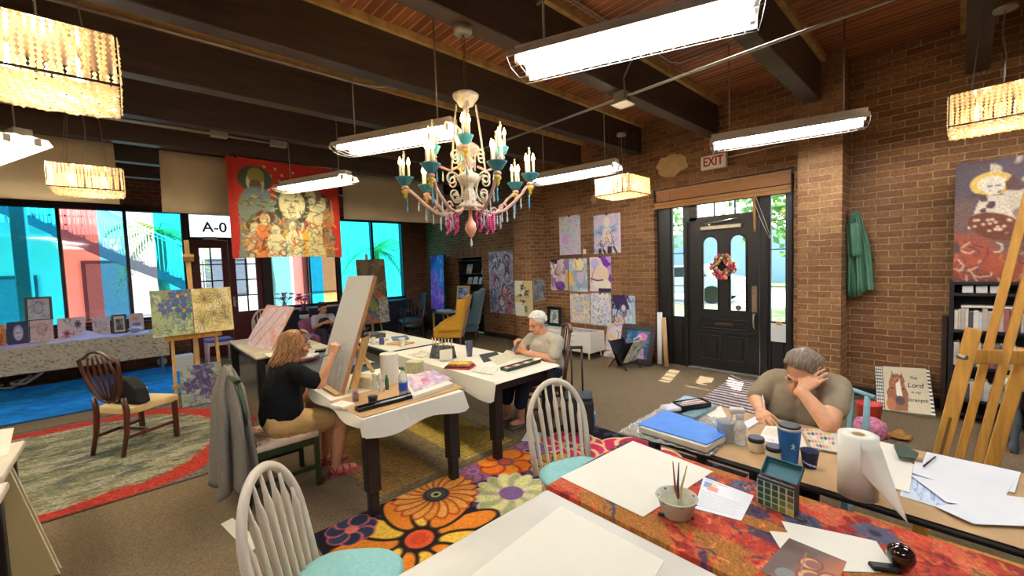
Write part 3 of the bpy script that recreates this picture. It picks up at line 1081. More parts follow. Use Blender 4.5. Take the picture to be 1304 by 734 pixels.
for k in range(4):
    a = PI / 4 + k * PI / 2 + 0.2
    bm = BM()
    c = Vector((math.cos(a), math.sin(a), 0))
    tube(bm, [c * 0.066 + Vector((0, 0, cz(2.72))), c * 0.075 + Vector((0, 0, cz(2.67))), c * 0.105 + Vector((0, 0, cz(2.40))), c * 0.12 + Vector((0, 0, cz(2.25)))], 0.0075, 6)
    T_ = Matrix.Translation(c * 0.068 + Vector((0, 0, cz(2.70)))) @ Matrix.Rotation(a, 4, 'Z')
    tube(bm, [T_ @ Vector((0, 0.016 * math.cos(q), 0.02 * math.sin(q))) for q in [2 * PI * i / 10 for i in range(10)]], 0.005, 5, closed=True)
    obj('support_rod', bm, M_cream, ch)
prof = [(0.012, 2.00), (0.09, 2.005), (0.10, 2.02), (0.06, 2.035), (0.045, 2.06), (0.055, 2.10), (0.035, 2.13), (0.03, 2.15), (0.06, 2.175), (0.085, 2.21), (0.078, 2.235), (0.03, 2.26), (0.026, 2.285), (0.05, 2.31), (0.055, 2.33), (0.03, 2.35), (0.035, 2.37), (0.085, 2.395), (0.08, 2.43), (0.05, 2.455), (0.02, 2.465), (0.016, 2.485), (0.028, 2.50), (0.010, 2.53), (0.006, 2.555)]
bm = BM(); lathe(bm, [(r, cz(z)) for r, z in prof], 24); obj('column', bm, M_cream, ch)
bm = BM(); lathe(bm, [(0.004, 1.77), (0.016, 1.80), (0.03, 1.83), (0.04, 1.865), (0.034, 1.90), (0.016, 1.93), (0.02, 1.955), (0.045, 1.975), (0.05, 2.0)][0:0] + [(r, cz(z)) for r, z in ((0.006, 1.80), (0.022, 1.82), (0.042, 1.86), (0.038, 1.895), (0.018, 1.925), (0.012, 1.95), (0.012, 2.005))], 18); obj('bottom_finial', bm, M_peach, ch)
bm = BM(); lathe(bm, [(0.001, cz(1.735)), (0.012, cz(1.75)), (0.004, cz(1.785)), (0.002, cz(1.81))], 8); obj('crystal_drop', bm, M_drop, ch)
def spiral(c, a, r0, turns, base, updir=1):
    e = Vector((math.cos(a), math.sin(a), 0)); out = []
    for i in range(22):
        q = i / 21; th = turns * 2 * PI * q; r = r0 * (1 - 0.85 * q)
        out.append(base + e * (r0 - r * math.cos(th)) + Vector((0, 0, updir * r * math.sin(th) + updir * 0.0)))
    return out
for k in range(6):
    a = k * PI / 3 + 0.35
    e = Vector((math.cos(a), math.sin(a), 0))
    for (zb, r0, ud, rad) in ((2.20, 0.055, 1, 0.075), (2.36, 0.045, 1, 0.055), (2.10, 0.05, -1, 0.06)):
        bm = BM()
        tube(bm, [e * 0.05 + Vector((0, 0, cz(zb - .09 * ud)))] + spiral(None, a, r0, 1.3, e * rad + Vector((0, 0, cz(zb))), ud), 0.006, 6)
        obj('scroll', bm, M_cream, ch)


def candle_cup(par, p, nc, cupr, teal, seed, tall=0.115):
    """cup, candles and bulbs of one arm (sub-parts of the arm)"""
    g = random.Random(seed)
    bm = BM(); lathe(bm, [(0.012, -0.05), (0.02, -0.02), (0.035, -0.012), (cupr, 0.025), (cupr + 0.006, 0.032), (cupr - 0.004, 0.03), (0.02, 0.005)], 18, M=Matrix.Translation(p)); obj('cup', bm, teal, par)
    bm = BM(); lathe(bm, [(0.004, -0.115), (0.014, -0.10), (0.008, -0.085), (0.026, -0.07), (0.022, -0.055), (0.012, -0.05)], 12, M=Matrix.Translation(p)); obj('cup_finial', bm, M_yel, par)
    bm = BM(); ball(bm, p + Vector((0, 0, -0.038)), (0.026, 0.026, 0.016), 10); obj('flower_knob', bm, M_armp, par)
    for i in range(nc):
        b = 2 * PI * i / nc + g.uniform(0, 1)
        c = p + Vector((math.cos(b), math.sin(b), 0)) * (cupr * 0.52)
        bm = BM(); tube(bm, [c + Vector((0, 0, 0.005)), c + Vector((0, 0, tall))], 0.0085, 8); cd = obj('candle', bm, M_candle, par)
        bm = BM(); lathe(bm, [(0.005, 0), (0.012, 0.012), (0.0125, 0.022), (0.006, 0.042), (0.001, 0.056)], 8, M=Matrix.Translation(c + Vector((0, 0, tall)))); obj('flame_bulb', bm, M_flame, par)
    bm = BM(); tube(bm, [p, p + Vector((0, 0, 0.16)), p + Vector((0, 0, 0.185)), p + Vector((0, 0, 0.20)), p + Vector((0, 0, 0.215))], [0.004, 0.004, 0.010, 0.005, 0.009], 8); obj('spike', bm, M_cream, par)


lower = [(-0.45, 0.0), (-0.20, -0.36), (0.21, -0.36), (0.43, 0.02), (0.33, 0.33), (-0.36, 0.30)]     # across / away as the camera sees them
right_ = Vector((math.cos(YAW), math.sin(YAW), 0)); away = Vector((-math.sin(YAW), math.cos(YAW), 0))
for k, (u_, w_) in enumerate(lower):
    d = right_ * u_ + away * w_
    L = d.length; e = d.normalized()
    bm = BM()
    zz = [(0.05, 2.05), (0.10, 1.985), (0.17, 1.965), (0.24, 1.985), (0.31, 2.04), (0.37, 2.10), (L - 0.03, 2.145), (L, 2.15)]
    tube(bm, [e * r + Vector((0, 0, cz(z + (0.0)))) for r, z in zz], 0.0105, 8)
    s_ = spiral(None, math.atan2(e.y, e.x), 0.035, 1.2, e * 0.20 + Vector((0, 0, cz(2.0))), 1); tube(bm, s_, 0.006, 6)
    arm = obj('arm', bm, M_armp, ch)
    candle_cup(arm, e * L + Vector((0, 0, cz(2.205))), 3, 0.058, M_teal, k)
    for i, (r, z) in enumerate(((0.17, 1.95), (0.21, 1.955), (0.26, 1.975), (0.31, 2.02), (0.36, 2.07), (L - 0.01, 2.09))):
        bm = BM(); p = e * r + Vector((0, 0, cz(z)))
        ln = 0.10 if i % 2 else 0.075
        lathe(bm, [(0.001, -ln), (0.0085, -ln + .018), (0.004, -ln + 0.06 if ln > .08 else -ln + .05), (0.006, -0.012), (0.001, 0.0)], 6, M=Matrix.Translation(p)); obj('crystal_drop', bm, M_blued if i == 5 else M_drop, arm)
    # pink bead string looped from the arm root
    bm = BM(); p = e * 0.16 + Vector((0, 0, cz(1.965)))
    for j in range(9):
        ball(bm, p + Vector((0.008 * math.sin(j * 2.1), 0.008 * math.cos(j * 2.1), -0.012 - j * 0.0145)), 0.0105, 6)
    for j in range(7):
        ball(bm, p + e.cross(Vector((0, 0, 1))) * (0.028) + Vector((0, 0, -0.012 - j * 0.0145)), 0.0095, 6)
    obj('bead_string', bm, M_pinkb, arm)
for k in range(4):
    a = YAW + (0.25, 1.9, 3.25, 4.75)[k]
    e = Vector((math.cos(a), math.sin(a), 0)); L = 0.24
    bm = BM(); tube(bm, [e * 0.06 + Vector((0, 0, cz(2.30))), e * 0.13 + Vector((0, 0, cz(2.27))), e * 0.20 + Vector((0, 0, cz(2.30))), e * L + Vector((0, 0, cz(2.35)))], 0.009, 8)
    arm = obj('arm', bm, M_armp, ch)
    candle_cup(arm, e * L + Vector((0, 0, cz(2.405))), 3, 0.05, mat('turquoise_enamel', (72, 170, 184), 0.3, var=0.15), 20 + k)
    for i in range(4):
        bm = BM(); p = e * (0.1 + .04 * i) + Vector((0, 0, cz(2.265)))
        lathe(bm, [(0.001, -0.075), (0.008, -0.06), (0.004, -0.02), (0.001, 0.0)], 6, M=Matrix.Translation(p)); obj('crystal_drop', bm, (M_drop, M_blued)[i % 2], arm)
cl = bpy.data.lights.new('chandelier_glow', 'POINT'); cl.energy = 14; cl.color = (1.0, 0.78, 0.48); cl.shadow_soft_size = 0.12
o = bpy.data.objects.new('chandelier_glow', cl); COL.objects.link(o); o.location = CH + Vector((0, 0, 0.62))

# conduits on the ceiling ------------------------------------------------------
def junction(bm, p, s=0.05, h=0.035):
    box(bm, p[0] - s, p[0] + s, p[1] - s, p[1] + s, p[2] - h, p[2] + h, 0.004)
t = thing('ceiling_conduit', 'long straight metal conduit crossing under the ceiling beams with a junction box', 'conduit', (-2.28, 3.65, 3.19))
bm = BM(); tube(bm, [(-2.6, 0, 0.0), (3.4, 0, 0.0)], 0.013, 8); obj('pipe', bm, M_galv, t)
bm = BM(); junction(bm, (0, 0, 0.0), 0.06, 0.05); junction(bm, (0.01, 0, -0.06), 0.09, 0.012); obj('junction_box', bm, M_galv, t)
bm = BM(); tube(bm, [(0.03, 0, 0.05), (0.02, 0.0, 0.18), (0.14, 0, 0.36), (0.17, 0.0, 0.5)], 0.009, 6); obj('flexible_cable', bm, M_galv, t)
t = thing('ceiling_conduit', 'bright metal conduit run along the top of a dark beam, ending behind the chandelier', 'conduit', (-4.43, 2.0, 3.60))
bm = BM(); tube(bm, [(0, -5.6, 0), (0, 0.0, 0), (0.06, 0.16, 0), (0.18, 0.24, 0)], 0.016, 8); obj('pipe', bm, M_galv, t)
bm = BM(); box(bm, 0.16, 0.27, 0.2, 0.31, -0.04, 0.04, 0.004); obj('junction_box', bm, M_galv, t)
bm = BM()
t = thing('ceiling_conduit', 'pair of thin conduits with two small boxes over the beige canvas panel', 'conduit', (-5.77, 1.5, 3.19))
bm = BM(); tube(bm, [(0, -5, 0), (0, -0.12, 0)], 0.013, 6); tube(bm, [(0.03, -5, 0), (0.03, -0.62, 0)], 0.013, 6); obj('pipe', bm, M_galv, t)
bm = BM(); box(bm, -.03, .06, -0.72, -0.56, -.03, .03, .004); obj('junction_box', bm, M_galv, t)
bm = BM(); box(bm, -.04, .05, -0.12, 0.06, -.035, .03, .004); obj('junction_box', bm, M_galv, t)
t = thing('ceiling_conduit', 'thin bent conduit on the ceiling boards above the long caged light', 'conduit', (-2.12, 3.6, 3.672))
bm = BM(); tube(bm, [(-0.0, -1.6, 0), (0.0, 0.72, 0), (0.06, 0.82, 0), (0.54, 0.84, 0)], 0.009, 6); tube(bm, [(-0.03, -1.6, 0), (-0.03, 1.4, 0)], 0.008, 6); obj('pipe', bm, M_galv, t)
t = thing('ceiling_conduit', 'metal conduit stub with box on the ceiling boards left of the long caged light', 'conduit', (-2.58, 2.45, 3.60))
bm = BM(); tube(bm, [(0.0, 0, 0), (0.9, 0.0, 0)], 0.012, 6); obj('pipe', bm, M_galv, t)
bm = BM(); box(bm, -.10, .0, -.06, .06, -.03, .03, .005); obj('junction_box', bm, M_galv, t)
# ================================================================== rugs and large furniture
ZT = 0.68      # front tables
ZM = 0.665     # black work tables
M_rugp = attr_mat('printed_rug', 0.95, bump=0.35, bscale=260, spec=0.1)
M_rugedge = mat('rug_binding', (40, 34, 32), 0.9, var=0.15)
M_cloth = attr_mat('printed_cloth', 0.85, bump=0.1, bscale=300, spec=0.2)
M_paint = attr_mat('painted_canvas', 0.55, bump=0.1, bscale=120)
M_print = attr_mat('printed_paper', 0.5)
M_canvas_edge = mat('raw_canvas_edge', (206, 196, 172), 0.8, var=0.08)
M_paper = mat('white_paper', (228, 222, 204), 0.7, var=0.03, scale=5)
M_paperc = mat('cool_white_paper', (222, 222, 222), 0.7, var=0.03, scale=5)
M_tabw = mat('white_plastic_top', (206, 200, 186), 0.35, var=0.04, scale=8)
M_kraft = mat('kraft_paper', (178, 142, 98), 0.75, var=0.08, scale=12)
M_blackw = mat('black_stained_wood', (30, 26, 25), 0.45, var=0.3, scale=6, wave=(10, 10, 1))
M_white2 = mat('white_painted_wood', (216, 200, 178), 0.45, var=0.06, scale=10)
M_mahog = mat('mahogany', (84, 40, 24), 0.35, var=0.3, scale=6, wave=(12, 12, 1.5), coat=0.2)
M_oak = mat('golden_easel_wood', (206, 150, 66), 0.45, var=0.2, scale=5, wave=(9, 9, 1))
M_oak2 = mat('pale_easel_wood', (188, 148, 90), 0.5, var=0.2, scale=5, wave=(9, 9, 1))
M_cush = mat('aqua_cushion_cloth', (142, 192, 188), 0.9, var=0.08, scale=60, bump=0.15, bscale=300, spec=0.2)
M_cream = _mats['antique_cream_paint']
M_seatc = mat('cream_seat_cloth', (212, 186, 130), 0.8, var=0.06)
M_greenw = mat('dark_green_paint', (40, 56, 30), 0.45, var=0.2, scale=10)
M_grey = mat('heather_grey_cloth', (126, 120, 112), 0.95, var=0.18, scale=120, bump=0.15, bscale=300, spec=0.1)


def flat_rug(name, pic, x0, x1, y0, y1, label, cat='rug', th=-0.0008):
    """rug with its picture laid u along +Y, v along... top of picture at x0."""
    o = painted_mesh(name, pic, lambda u, v: (x0 + (x1 - x0) * v, y0 + (y1 - y0) * u, th), [M_rugp, M_rugedge], lambda u, v: (x0 + (x1 - x0) * v, y0 + (y1 - y0) * u, -0.0043))
    return tag(o, label, cat)


# floral rug: picture u along Y (0.71..3.2), v along X (-2.66..-1.1)
L_, W_ = 2.55, 1.62
p = Pic(int(L_ / W_ * 230), 230, (30, 26, 32), 3)
p.blobs([(62, 66, 86), (48, 50, 70)], 14, 0.62, 5)
def flower(pic, x, y, r, n, c1, c2, core, core2, ang=0.0, ry=1.0, edge=None, w=0.5, seedr=0.3):
    for k in range(n):
        a = ang + 2 * PI * k / n
        cx_, cy_ = x + math.cos(a) * r * 0.62, y + math.sin(a) * r * 0.62 * ry
        if edge:
            pic.ell(cx_, cy_, r * 0.43, r * w * 0.52, edge, a)
        pic.ell(cx_, cy_, r * 0.38, r * w * 0.40, c1 if k % 2 else c2, a)
    pic.ell(x, y, r * seedr, r * seedr, core)
    pic.ell(x, y, r * seedr * 0.6, r * seedr * 0.6, core2)
def rw(X, Y): return ((Y - 0.71) / L_ * (L_ / W_), (X + 2.66) / W_)      # world -> picture
for (X, Y, r, n, c1, c2, core, core2, ang, edge, w, sr) in (
        (-1.55, 1.25, 0.30, 10, (186, 60, 110), (170, 70, 130), (200, 60, 50), (220, 120, 60), .2, (90, 40, 70), 0.5, .2),
        (-1.45, 2.05, 0.30, 10, (214, 120, 40), (226, 150, 50), (90, 60, 90), (210, 180, 110), .2, (150, 40, 40), 0.6, .22),
        (-1.80, 2.95, 0.36, 9, (186, 46, 86), (170, 40, 76), (200, 160, 104), (150, 40, 90), .2, (214, 180, 124), 0.95, .2),
        (-2.30, 2.74, 0.30, 9, (190, 50, 90), (176, 44, 80), (206, 160, 110), (90, 60, 90), .5, (220, 186, 130), 0.95, .22),
        (-2.50, 2.42, 0.19, 8, (140, 100, 140), (160, 106, 130), (200, 150, 110), (90, 60, 90), .5, (110, 80, 116), 0.95, .22),
        (-2.56, 1.88, 0.17, 9, (150, 96, 126), (138, 86, 118), (160, 106, 134), (130, 70, 114), .1, (110, 70, 100), 0.9, .3),
        (-2.49, 2.16, 0.23, 7, (206, 108, 30), (216, 128, 36), (140, 70, 100), (196, 90, 36), .4, (176, 50, 34), 0.9, .3),
        (-2.16, 2.40, 0.22, 8, (196, 130, 50), (180, 110, 46), (90, 60, 90), (170, 140, 70), .4, (60, 40, 50), 0.7, .2),
        (-2.12, 1.88, 0.27, 16, (196, 196, 120), (150, 160, 100), (116, 86, 130), (116, 86, 130), .1, (200, 160, 170), 0.40, .32),
        (-2.15, 1.17, 0.50, 11, (222, 176, 62), (212, 124, 40), (200, 82, 42), (190, 66, 38), .25, (40, 30, 26), 0.40, .17),
        (-2.53, 0.92, 0.15, 7, (52, 62, 80), (44, 54, 72), (206, 106, 86), (206, 106, 86), .2, (190, 90, 106), 0.9, .28),
        (-2.49, 1.50, 0.29, 20, (210, 140, 56), (216, 152, 70), (60, 54, 62), (190, 186, 120), .1, (164, 50, 32), 0.36, .32)):
    x, y = rw(X, Y)
    flower(p, x, y, r / W_, n, c1, c2, core, core2, ang, 1.0, edge, w, sr)
x, y = rw(-2.49, 1.50); p.ell(x, y, .012, .012, (40, 36, 40)); p.ell(x, y, .028, .028, (40, 36, 40), ring=.005)
p.grain(0.07)
rug1 = flat_rug('floral_rug', p, -2.66, -2.66 + W_, 0.71, 0.71 + L_, 'black rug with big orange, yellow and magenta flowers under the white spindle chairs')

# jute rug
p = Pic(120, 90, (160, 128, 74), 4)
a = p.asp
for k, c in enumerate([(150, 112, 62), (164, 126, 70), (128, 112, 84), (182, 154, 70), (190, 160, 74), (120, 108, 82)]):
    p.rect(a * k / 6, 0, a * (k + 1) / 6, 1, c)
p.rect(0, 0, a, 0.05, (112, 98, 74)); p.rect(0, .95, a, 1, (112, 98, 74)); p.rect(0, 0, .04, 1, (112, 98, 74)); p.rect(a - .04, 0, a, 1, (112, 98, 74))
for k in range(60):
    p.rect(0, k / 60, a, k / 60 + 0.006, (120, 96, 58)) if k % 2 else None
p.grain(0.1)
flat_rug('jute_rug', p, -4.2, -2.69, 1.16, 2.75, 'striped tan and mustard jute rug under the black work tables', th=-0.0015)

# oval abstract rug
p = Pic(260, 200, (104, 100, 98), 6)
x0r, x1r, y0r, y1r = -6.75, -4.10, -2.45, 0.95
def rw2(X, Y): return ((Y - y0r) / (x1r - x0r), (X - x0r) / (x1r - x0r))
n = vnoise(p.h, p.w, 7, 6, 3, 4)
d = np.hypot((p.X - rw2(0, -0.55)[0]) / (1.42 / 2.65), (p.Y - rw2(-5.38, 0)[1]) / (1.30 / 2.65)) + (n - 0.5) * 0.16
d2 = d + (vnoise(p.h, p.w, 20, 8, 4, 3) - .5) * 0.08
p.put(np.clip((1.06 - d2) * 25, 0, 1), (160, 54, 44))
p.put(np.clip((0.86 - d2) * 25, 0, 1), (120, 116, 94))
inner = d2 < 0.86
for c, s in (((98, 98, 86), 31), ((140, 136, 112), 37), ((108, 112, 80), 41), ((84, 88, 82), 43), ((146, 142, 124), 47)):
    nn = vnoise(p.h, p.w, 16, 30, s, 3)
    p.put(np.clip((nn - 0.56) * 12, 0, 1) * inner * .85, c)
p.rect(0, 0, p.asp, .012, (60, 56, 54)); p.rect(0, .988, p.asp, 1, (60, 56, 54))
p.grain(0.12)
flat_rug('oval_pattern_rug', p, x0r, x1r, y0r, y1r, 'abstract rug with a red ring round a grey green centre beneath the shield back chair')
# blue rug along the windows
p = Pic(60, 40, (30, 134, 214), 8); p.blobs([(38, 146, 226), (26, 120, 200)], 8, 0.5, 4); p.rect(0, .96, p.asp, 1, (24, 40, 70)); p.grain(0.06)
flat_rug('blue_rug', p, -9.6, -7.20, -3.6, 0.55, 'bright blue rug on the floor in front of the cloth covered display table')


# ---------------------------------------------------------------- front tables
def table_thing(name, label, x0, x1, y0, y1, z, topmat, legmat, th=0.045, leg=0.05, inset=0.06, apron=0.0, taper=1.0):
    t = thing(name, label, 'table', ((x0 + x1) / 2, (y0 + y1) / 2, 0))
    hx, hy = (x1 - x0) / 2, (y1 - y0) / 2
    bm = BM(); box(bm, -hx, hx, -hy, hy, z - th, z, 0.012, seg=2); obj('tabletop', bm, topmat, t)
    for sx in (-1, 1):
        for sy in (-1, 1):
            bm = BM()
            cx_, cy_ = sx * (hx - inset), sy * (hy - inset)
            box(bm, cx_ - leg / 2, cx_ + leg / 2, cy_ - leg / 2, cy_ + leg / 2, 0.16 if taper < 1 else 0, z - th + .001, 0.004)
            if taper < 1:
                l2 = leg * taper
                box(bm, cx_ - l2 / 2, cx_ + l2 / 2, cy_ - l2 / 2, cy_ + l2 / 2, 0.0, 0.17, 0.004)
            obj('leg', bm, legmat, t)
    if apron:
        for (a, b, c, d) in ((-hx + inset, hx - inset, -hy + inset - .012, -hy + inset + .012), (-hx + inset, hx - inset, hy - inset - .012, hy - inset + .012), (-hx + inset - .012, -hx + inset + .012, -hy + inset, hy - inset), (hx - inset - .012, hx - inset + .012, -hy + inset, hy - inset)):
            bm = BM(); box(bm, a, b, c, d, z - th - apron, z - th + .001, 0.002); obj('apron', bm, legmat, t)
    return t


TX0 = -1.14
T1 = table_thing('work_table', 'white plastic table at the bottom centre with a blank sheet on it', TX0, 0.62, 0.36, 1.205, ZT, M_tabw, M_blackw, th=0.03)
T2 = table_thing('work_table', 'work table hidden under the red floral tablecloth', TX0 - 0.01, 0.75, 1.225, 1.83, ZT - 0.004, M_tabw, M_blackw, th=0.03)
T3 = table_thing('work_table', 'work table topped with brown kraft paper where the resting woman sits', TX0 - 0.02, 0.85, 1.95, 2.66, ZT - 0.004, M_blackw, M_blackw, th=0.03)
# red tablecloth --------------------------------------------------
p = Pic(int(1.92 / 0.66 * 130), 130, (166, 58, 42), 11)
p.blobs([(188, 74, 50), (140, 42, 38), (184, 92, 60)], 9, 0.56, 5)
g_ = np.random.RandomState(5)
for k in range(84):
    x, y = g_.uniform(0, p.asp), g_.uniform(0, 1)
    if k % 3 == 0:
        p.ell(x, y, g_.uniform(.10, .19), g_.uniform(.045, .08), (156, 100, 44), g_.uniform(-.2, .9))
    else:
        c = [(70, 76, 96), (84, 84, 104), (78, 56, 76)][k % 3]
        r = g_.uniform(.05, .11)
        for q in range(6):
            p.ell(x + r * .6 * math.cos(q * 1.05), y + r * .6 * math.sin(q * 1.05), r * .45, r * .38, c)
        p.ell(x, y, r * .3, r * .3, (60, 44, 66))
p.strokes(130, [(236, 100, 56), (206, 50, 40), (166, 110, 50), (60, 60, 84)], 0.09, 0.010)
p.strokes(190, [(150, 96, 44), (90, 50, 60), (240, 130, 80)], 0.05, 0.006)
p.grain(0.10)
def cloth_fn(x0, x1, y0, y1, z, drop, wav=0.0):
    """u along x, v down from far edge to near edge; outer margins hang."""
    def fn(u, v):
        x = x0 - drop * .25 + (x1 - x0 + drop * .5) * u
        y = y1 + drop * .25 - (y1 - y0 + drop * .5) * v
        ox = max(x0 - x, 0, x - x1); oy_ = max(y0 - y, 0, y - y1)
        o = max(ox, oy_)
        zz = z
        X, Y = x, y
        if o > 0:
            zz = z - o * 4.0
            X = min(max(x, x0 - .006), x1 + .006); Y = min(max(y, y0 - .006), y1 + .006)
        return (X, Y, zz)
    return fn
o = painted_mesh('tablecloth', p, cloth_fn(TX0 - 0.012, 0.76, 1.222, 1.832, ZT + 0.001, 0.06), [M_cloth])
md = o.modifiers.new('solid', 'SOLIDIFY'); md.thickness = 0.0025; md.offset = -1
tag(o, 'red, orange and slate floral tablecloth on the second table', 'tablecloth')
# kraft paper
bm = BM(); prism(bm, [(-1.12, 1.955), (0.84, 1.953), (0.84, 2.62), (-1.12, 2.64)], ZT - 0.003, ZT - 0.001)
tag(obj('kraft_paper', bm, M_kraft), 'brown kraft paper covering the table of the resting woman', 'paper')

# ---------------------------------------------------------------- black work tables
TA = table_thing('work_table', 'black legged work table at which the woman draws on the tall board', -5.0, -2.53, 1.03, 1.77, ZM, M_blackw, M_blackw, th=0.03, leg=0.085, inset=0.055, apron=0.07, taper=0.72)
TB = table_thing('work_table', 'black legged work table at which the white haired woman sits', -4.35, -2.53, 2.10, 2.84, ZM, M_blackw, M_blackw, th=0.03, leg=0.085, inset=0.055, apron=0.07, taper=0.72)
TC = table_thing('work_table', 'black legged work table with the pink drawing board, beyond the drawing woman', -7.0, -5.30, 0.98, 1.80, ZM, mat('paint_stained_top', (176, 166, 140), 0.6, var=0.2, scale=6), M_blackw, th=0.03, leg=0.085, inset=0.055, apron=0.07, taper=0.8)
TD = table_thing('work_table', 'black work table adjoining the far end of the white haired woman\'s table', -6.0, -4.37, 2.10, 2.84, ZM, M_blackw, M_blackw, th=0.03, leg=0.085, inset=0.055, apron=0.07, taper=0.72)
# white paper covers with hanging edges
def cover(name, label, x0, x1, y0, y1, z, drops, seed, m=M_paper):
    """sheet over a table; drops = hang lengths (x0 side, x1 side, y0 side, y1 side)"""
    g = random.Random(seed)
    bm = BM()
    xs = [x0, x0] + [x0 + (x1 - x0) * k / 24 for k in range(25)] + [x1, x1]
    ys = [y0, y0] + [y0 + (y1 - y0) * k / 14 for k in range(15)] + [y1, y1]
    nx, ny = len(xs), len(ys)
    V = [[None] * ny for _ in range(nx)]
    for i in range(nx):
        for j in range(ny):
            x, y, zz = xs[i], ys[j], z
            hx = drops[0] if i < 2 else drops[1] if i > nx - 3 else 0
            hy = drops[2] if j < 2 else drops[3] if j > ny - 3 else 0
            fi = (1 if i in (0, nx - 1) else 0.0) if hx else 0
            fj = (1 if j in (0, ny - 1) else 0.0) if hy else 0
            w = 0.5 + 0.5 * math.sin(i * .5 + seed) * math.cos(j * .6)
            if hx and i in (0, nx - 1):
                zz -= hx * (0.8 + 0.3 * w); x += (-1 if i == 0 else 1) * (0.02 + 0.02 * w)
            if hy and j in (0, ny - 1):
                zz = min(zz, z - hy * (0.8 + 0.3 * w)); y += (-1 if j == 0 else 1) * (0.02 + 0.025 * w)
            if hx and i in (1, nx - 2): x += (-1 if i == 1 else 1) * 0.006
            if hy and j in (1, ny - 2): y += (-1 if j == 1 else 1) * 0.006
            V[i][j] = bm.verts.new((x, y, zz + 0.001 * g.random()))
    for i in range(nx - 1):
        for j in range(ny - 1):
            f = bm.faces.new((V[i][j], V[i + 1][j], V[i + 1][j + 1], V[i][j + 1])); f.smooth = False
    o = obj(name, bm, m, solid=0.0015)
    return tag(o, label, 'table cover')
cover('paper_cover', 'white paper hanging over the edges of the drawing woman\'s table', -3.7, -2.52, 1.02, 1.78, ZM + 0.003, (0, 0.13, 0.055, 0.10), 3)
cover('paper_cover', 'white paper over the table of the white haired woman, folded down along its side', -4.3, -2.52, 2.09, 2.85, ZM + 0.003, (0, 0.014, 0.15, 0.05), 8)
cover('paper_cover', 'white paper sheeting on the adjoining far black table', -5.9, -4.38, 2.12, 2.82, ZM + 0.003, (0, 0, 0, 0), 11)


# ---------------------------------------------------------------- chairs (built facing +y)
def windsor(label, cushion=True, wood=None, h=0.90, spindles=7):
    wood = wood or M_white2
    t = thing('windsor_chair', label, 'chair')
    sw, sd, sz = 0.42, 0.41, 0.415
    bm = BM()
    pl = []
    for k in range(28):
        a = 2 * PI * k / 28
        x, y = math.cos(a), math.sin(a)
        pl.append((x * sw / 2 * (1 + 0.08 * y), y * sd / 2 * (1.0 if y < 0 else 1.0)))
    prism(bm, pl, sz - 0.035, sz)
    obj('seat', bm, mat('honey_seat_wood', (206, 168, 112), 0.45, var=0.15) if wood is M_white2 else wood, t, bev=0.008)
    # hoop
    bm = BM(); pts = []
    for k in range(25):
        a = PI * k / 24
        x = -0.205 * math.cos(a) * (1.0 if abs(math.cos(a)) < .98 else 1)
        q = math.sin(a)
        zz = sz + (h - sz) * (0.0 + 1.0 * (q ** 0.62))
        pts.append((x * (0.86 + 0.14 * min(1, q * 2.2)), -0.165 - 0.10 * (zz - sz) / (h - sz), zz))
    tube(bm, pts, 0.0155, 8, flat=1.15); obj('back_hoop', bm, wood, t)
    for k in range(spindles):
        x = (k - (spindles - 1) / 2) / ((spindles - 1) / 2) * 0.135
        xt = x * 1.18
        q = math.sqrt(max(0.0, 1 - (xt / 0.205) ** 2))
        zt = sz + (h - sz) * (q ** 0.62) - 0.01
        yt = -0.165 - 0.10 * (zt - sz) / (h - sz)
        bm = BM()
        P0, P1 = Vector((x, -0.165, sz - .005)), Vector((xt, yt, zt))
        tube(bm, [P0, P0.lerp(P1, .2), P0.lerp(P1, .68), P0.lerp(P1, .76), P0.lerp(P1, .84), P1], [.007, .0095, .014, .015, .0085, .006], 8); obj('spindle', bm, wood, t)
    for sx in (-1, 1):
        for sy in (-1, 1):
            bm = BM()
            a, b = Vector((sx * .14, sy * .13, sz - .03)), Vector((sx * .20, sy * .20, 0))
            tube(bm, [a, a.lerp(b, .25), a.lerp(b, .4), a.lerp(b, .5), a.lerp(b, .75), b], [.014, .02, .016, .021, .017, .011], 8); obj('leg', bm, wood, t)
    for s in (-1, 1):
        bm = BM(); tube(bm, [(s * .175, -.168, .18), (s * .175, 0, .18), (s * .175, .168, .18)], [.008, .013, .008], 8); obj('stretcher', bm, wood, t)
    bm = BM(); tube(bm, [(-.175, 0, .18), (0, 0, .18), (.175, 0, .18)], [.008, .013, .008], 8); obj('stretcher', bm, wood, t)
    if cushion:
        bm = BM()
        n, m = 32, 9
        rings = []
        prof = [(0.0, 0.052), (0.35, 0.054), (0.6, 0.055), (0.8, 0.052), (0.93, 0.043), (1.0, 0.026), (0.95, 0.008), (0.8, 0.001)]
        buttons = [(-.08, .07), (.08, .07), (-.08, -.07), (.08, -.07), (0, 0)]
        for r, z in prof:
            ring = []
            for k in range(n):
                a = 2 * PI * k / n
                sq = 1.0 / max(abs(math.cos(a)) ** 3 + abs(math.sin(a)) ** 3, 1e-6) ** (1 / 3)
                x, y = r * 0.205 * sq * math.cos(a), r * 0.205 * sq * math.sin(a)
                zz = z
                if z > .03:
                    for bx, by in buttons:
                        zz -= 0.02 * math.exp(-((x - bx) ** 2 + (y - by) ** 2) / 0.0009)
                ring.append(bm.verts.new((x, y + .005, sz + zz)))
            rings.append(ring)
        for A, B in zip(rings[:-1], rings[1:]):
            for k in range(n):
                f = bm.faces.new((A[k], A[(k + 1) % n], B[(k + 1) % n], B[k])); f.smooth = True
        bm.faces.new(rings[-1])
        obj('seat_cushion', bm, M_cush, t)
    return t
w2 = windsor('white spindle back chair with an aqua cushion, nearer the old woman, beside the floral tablecloth')
w2.location = (-1.38, 1.72, 0.004); w2.rotation_euler = (0, 0, -PI / 2 - R(18))
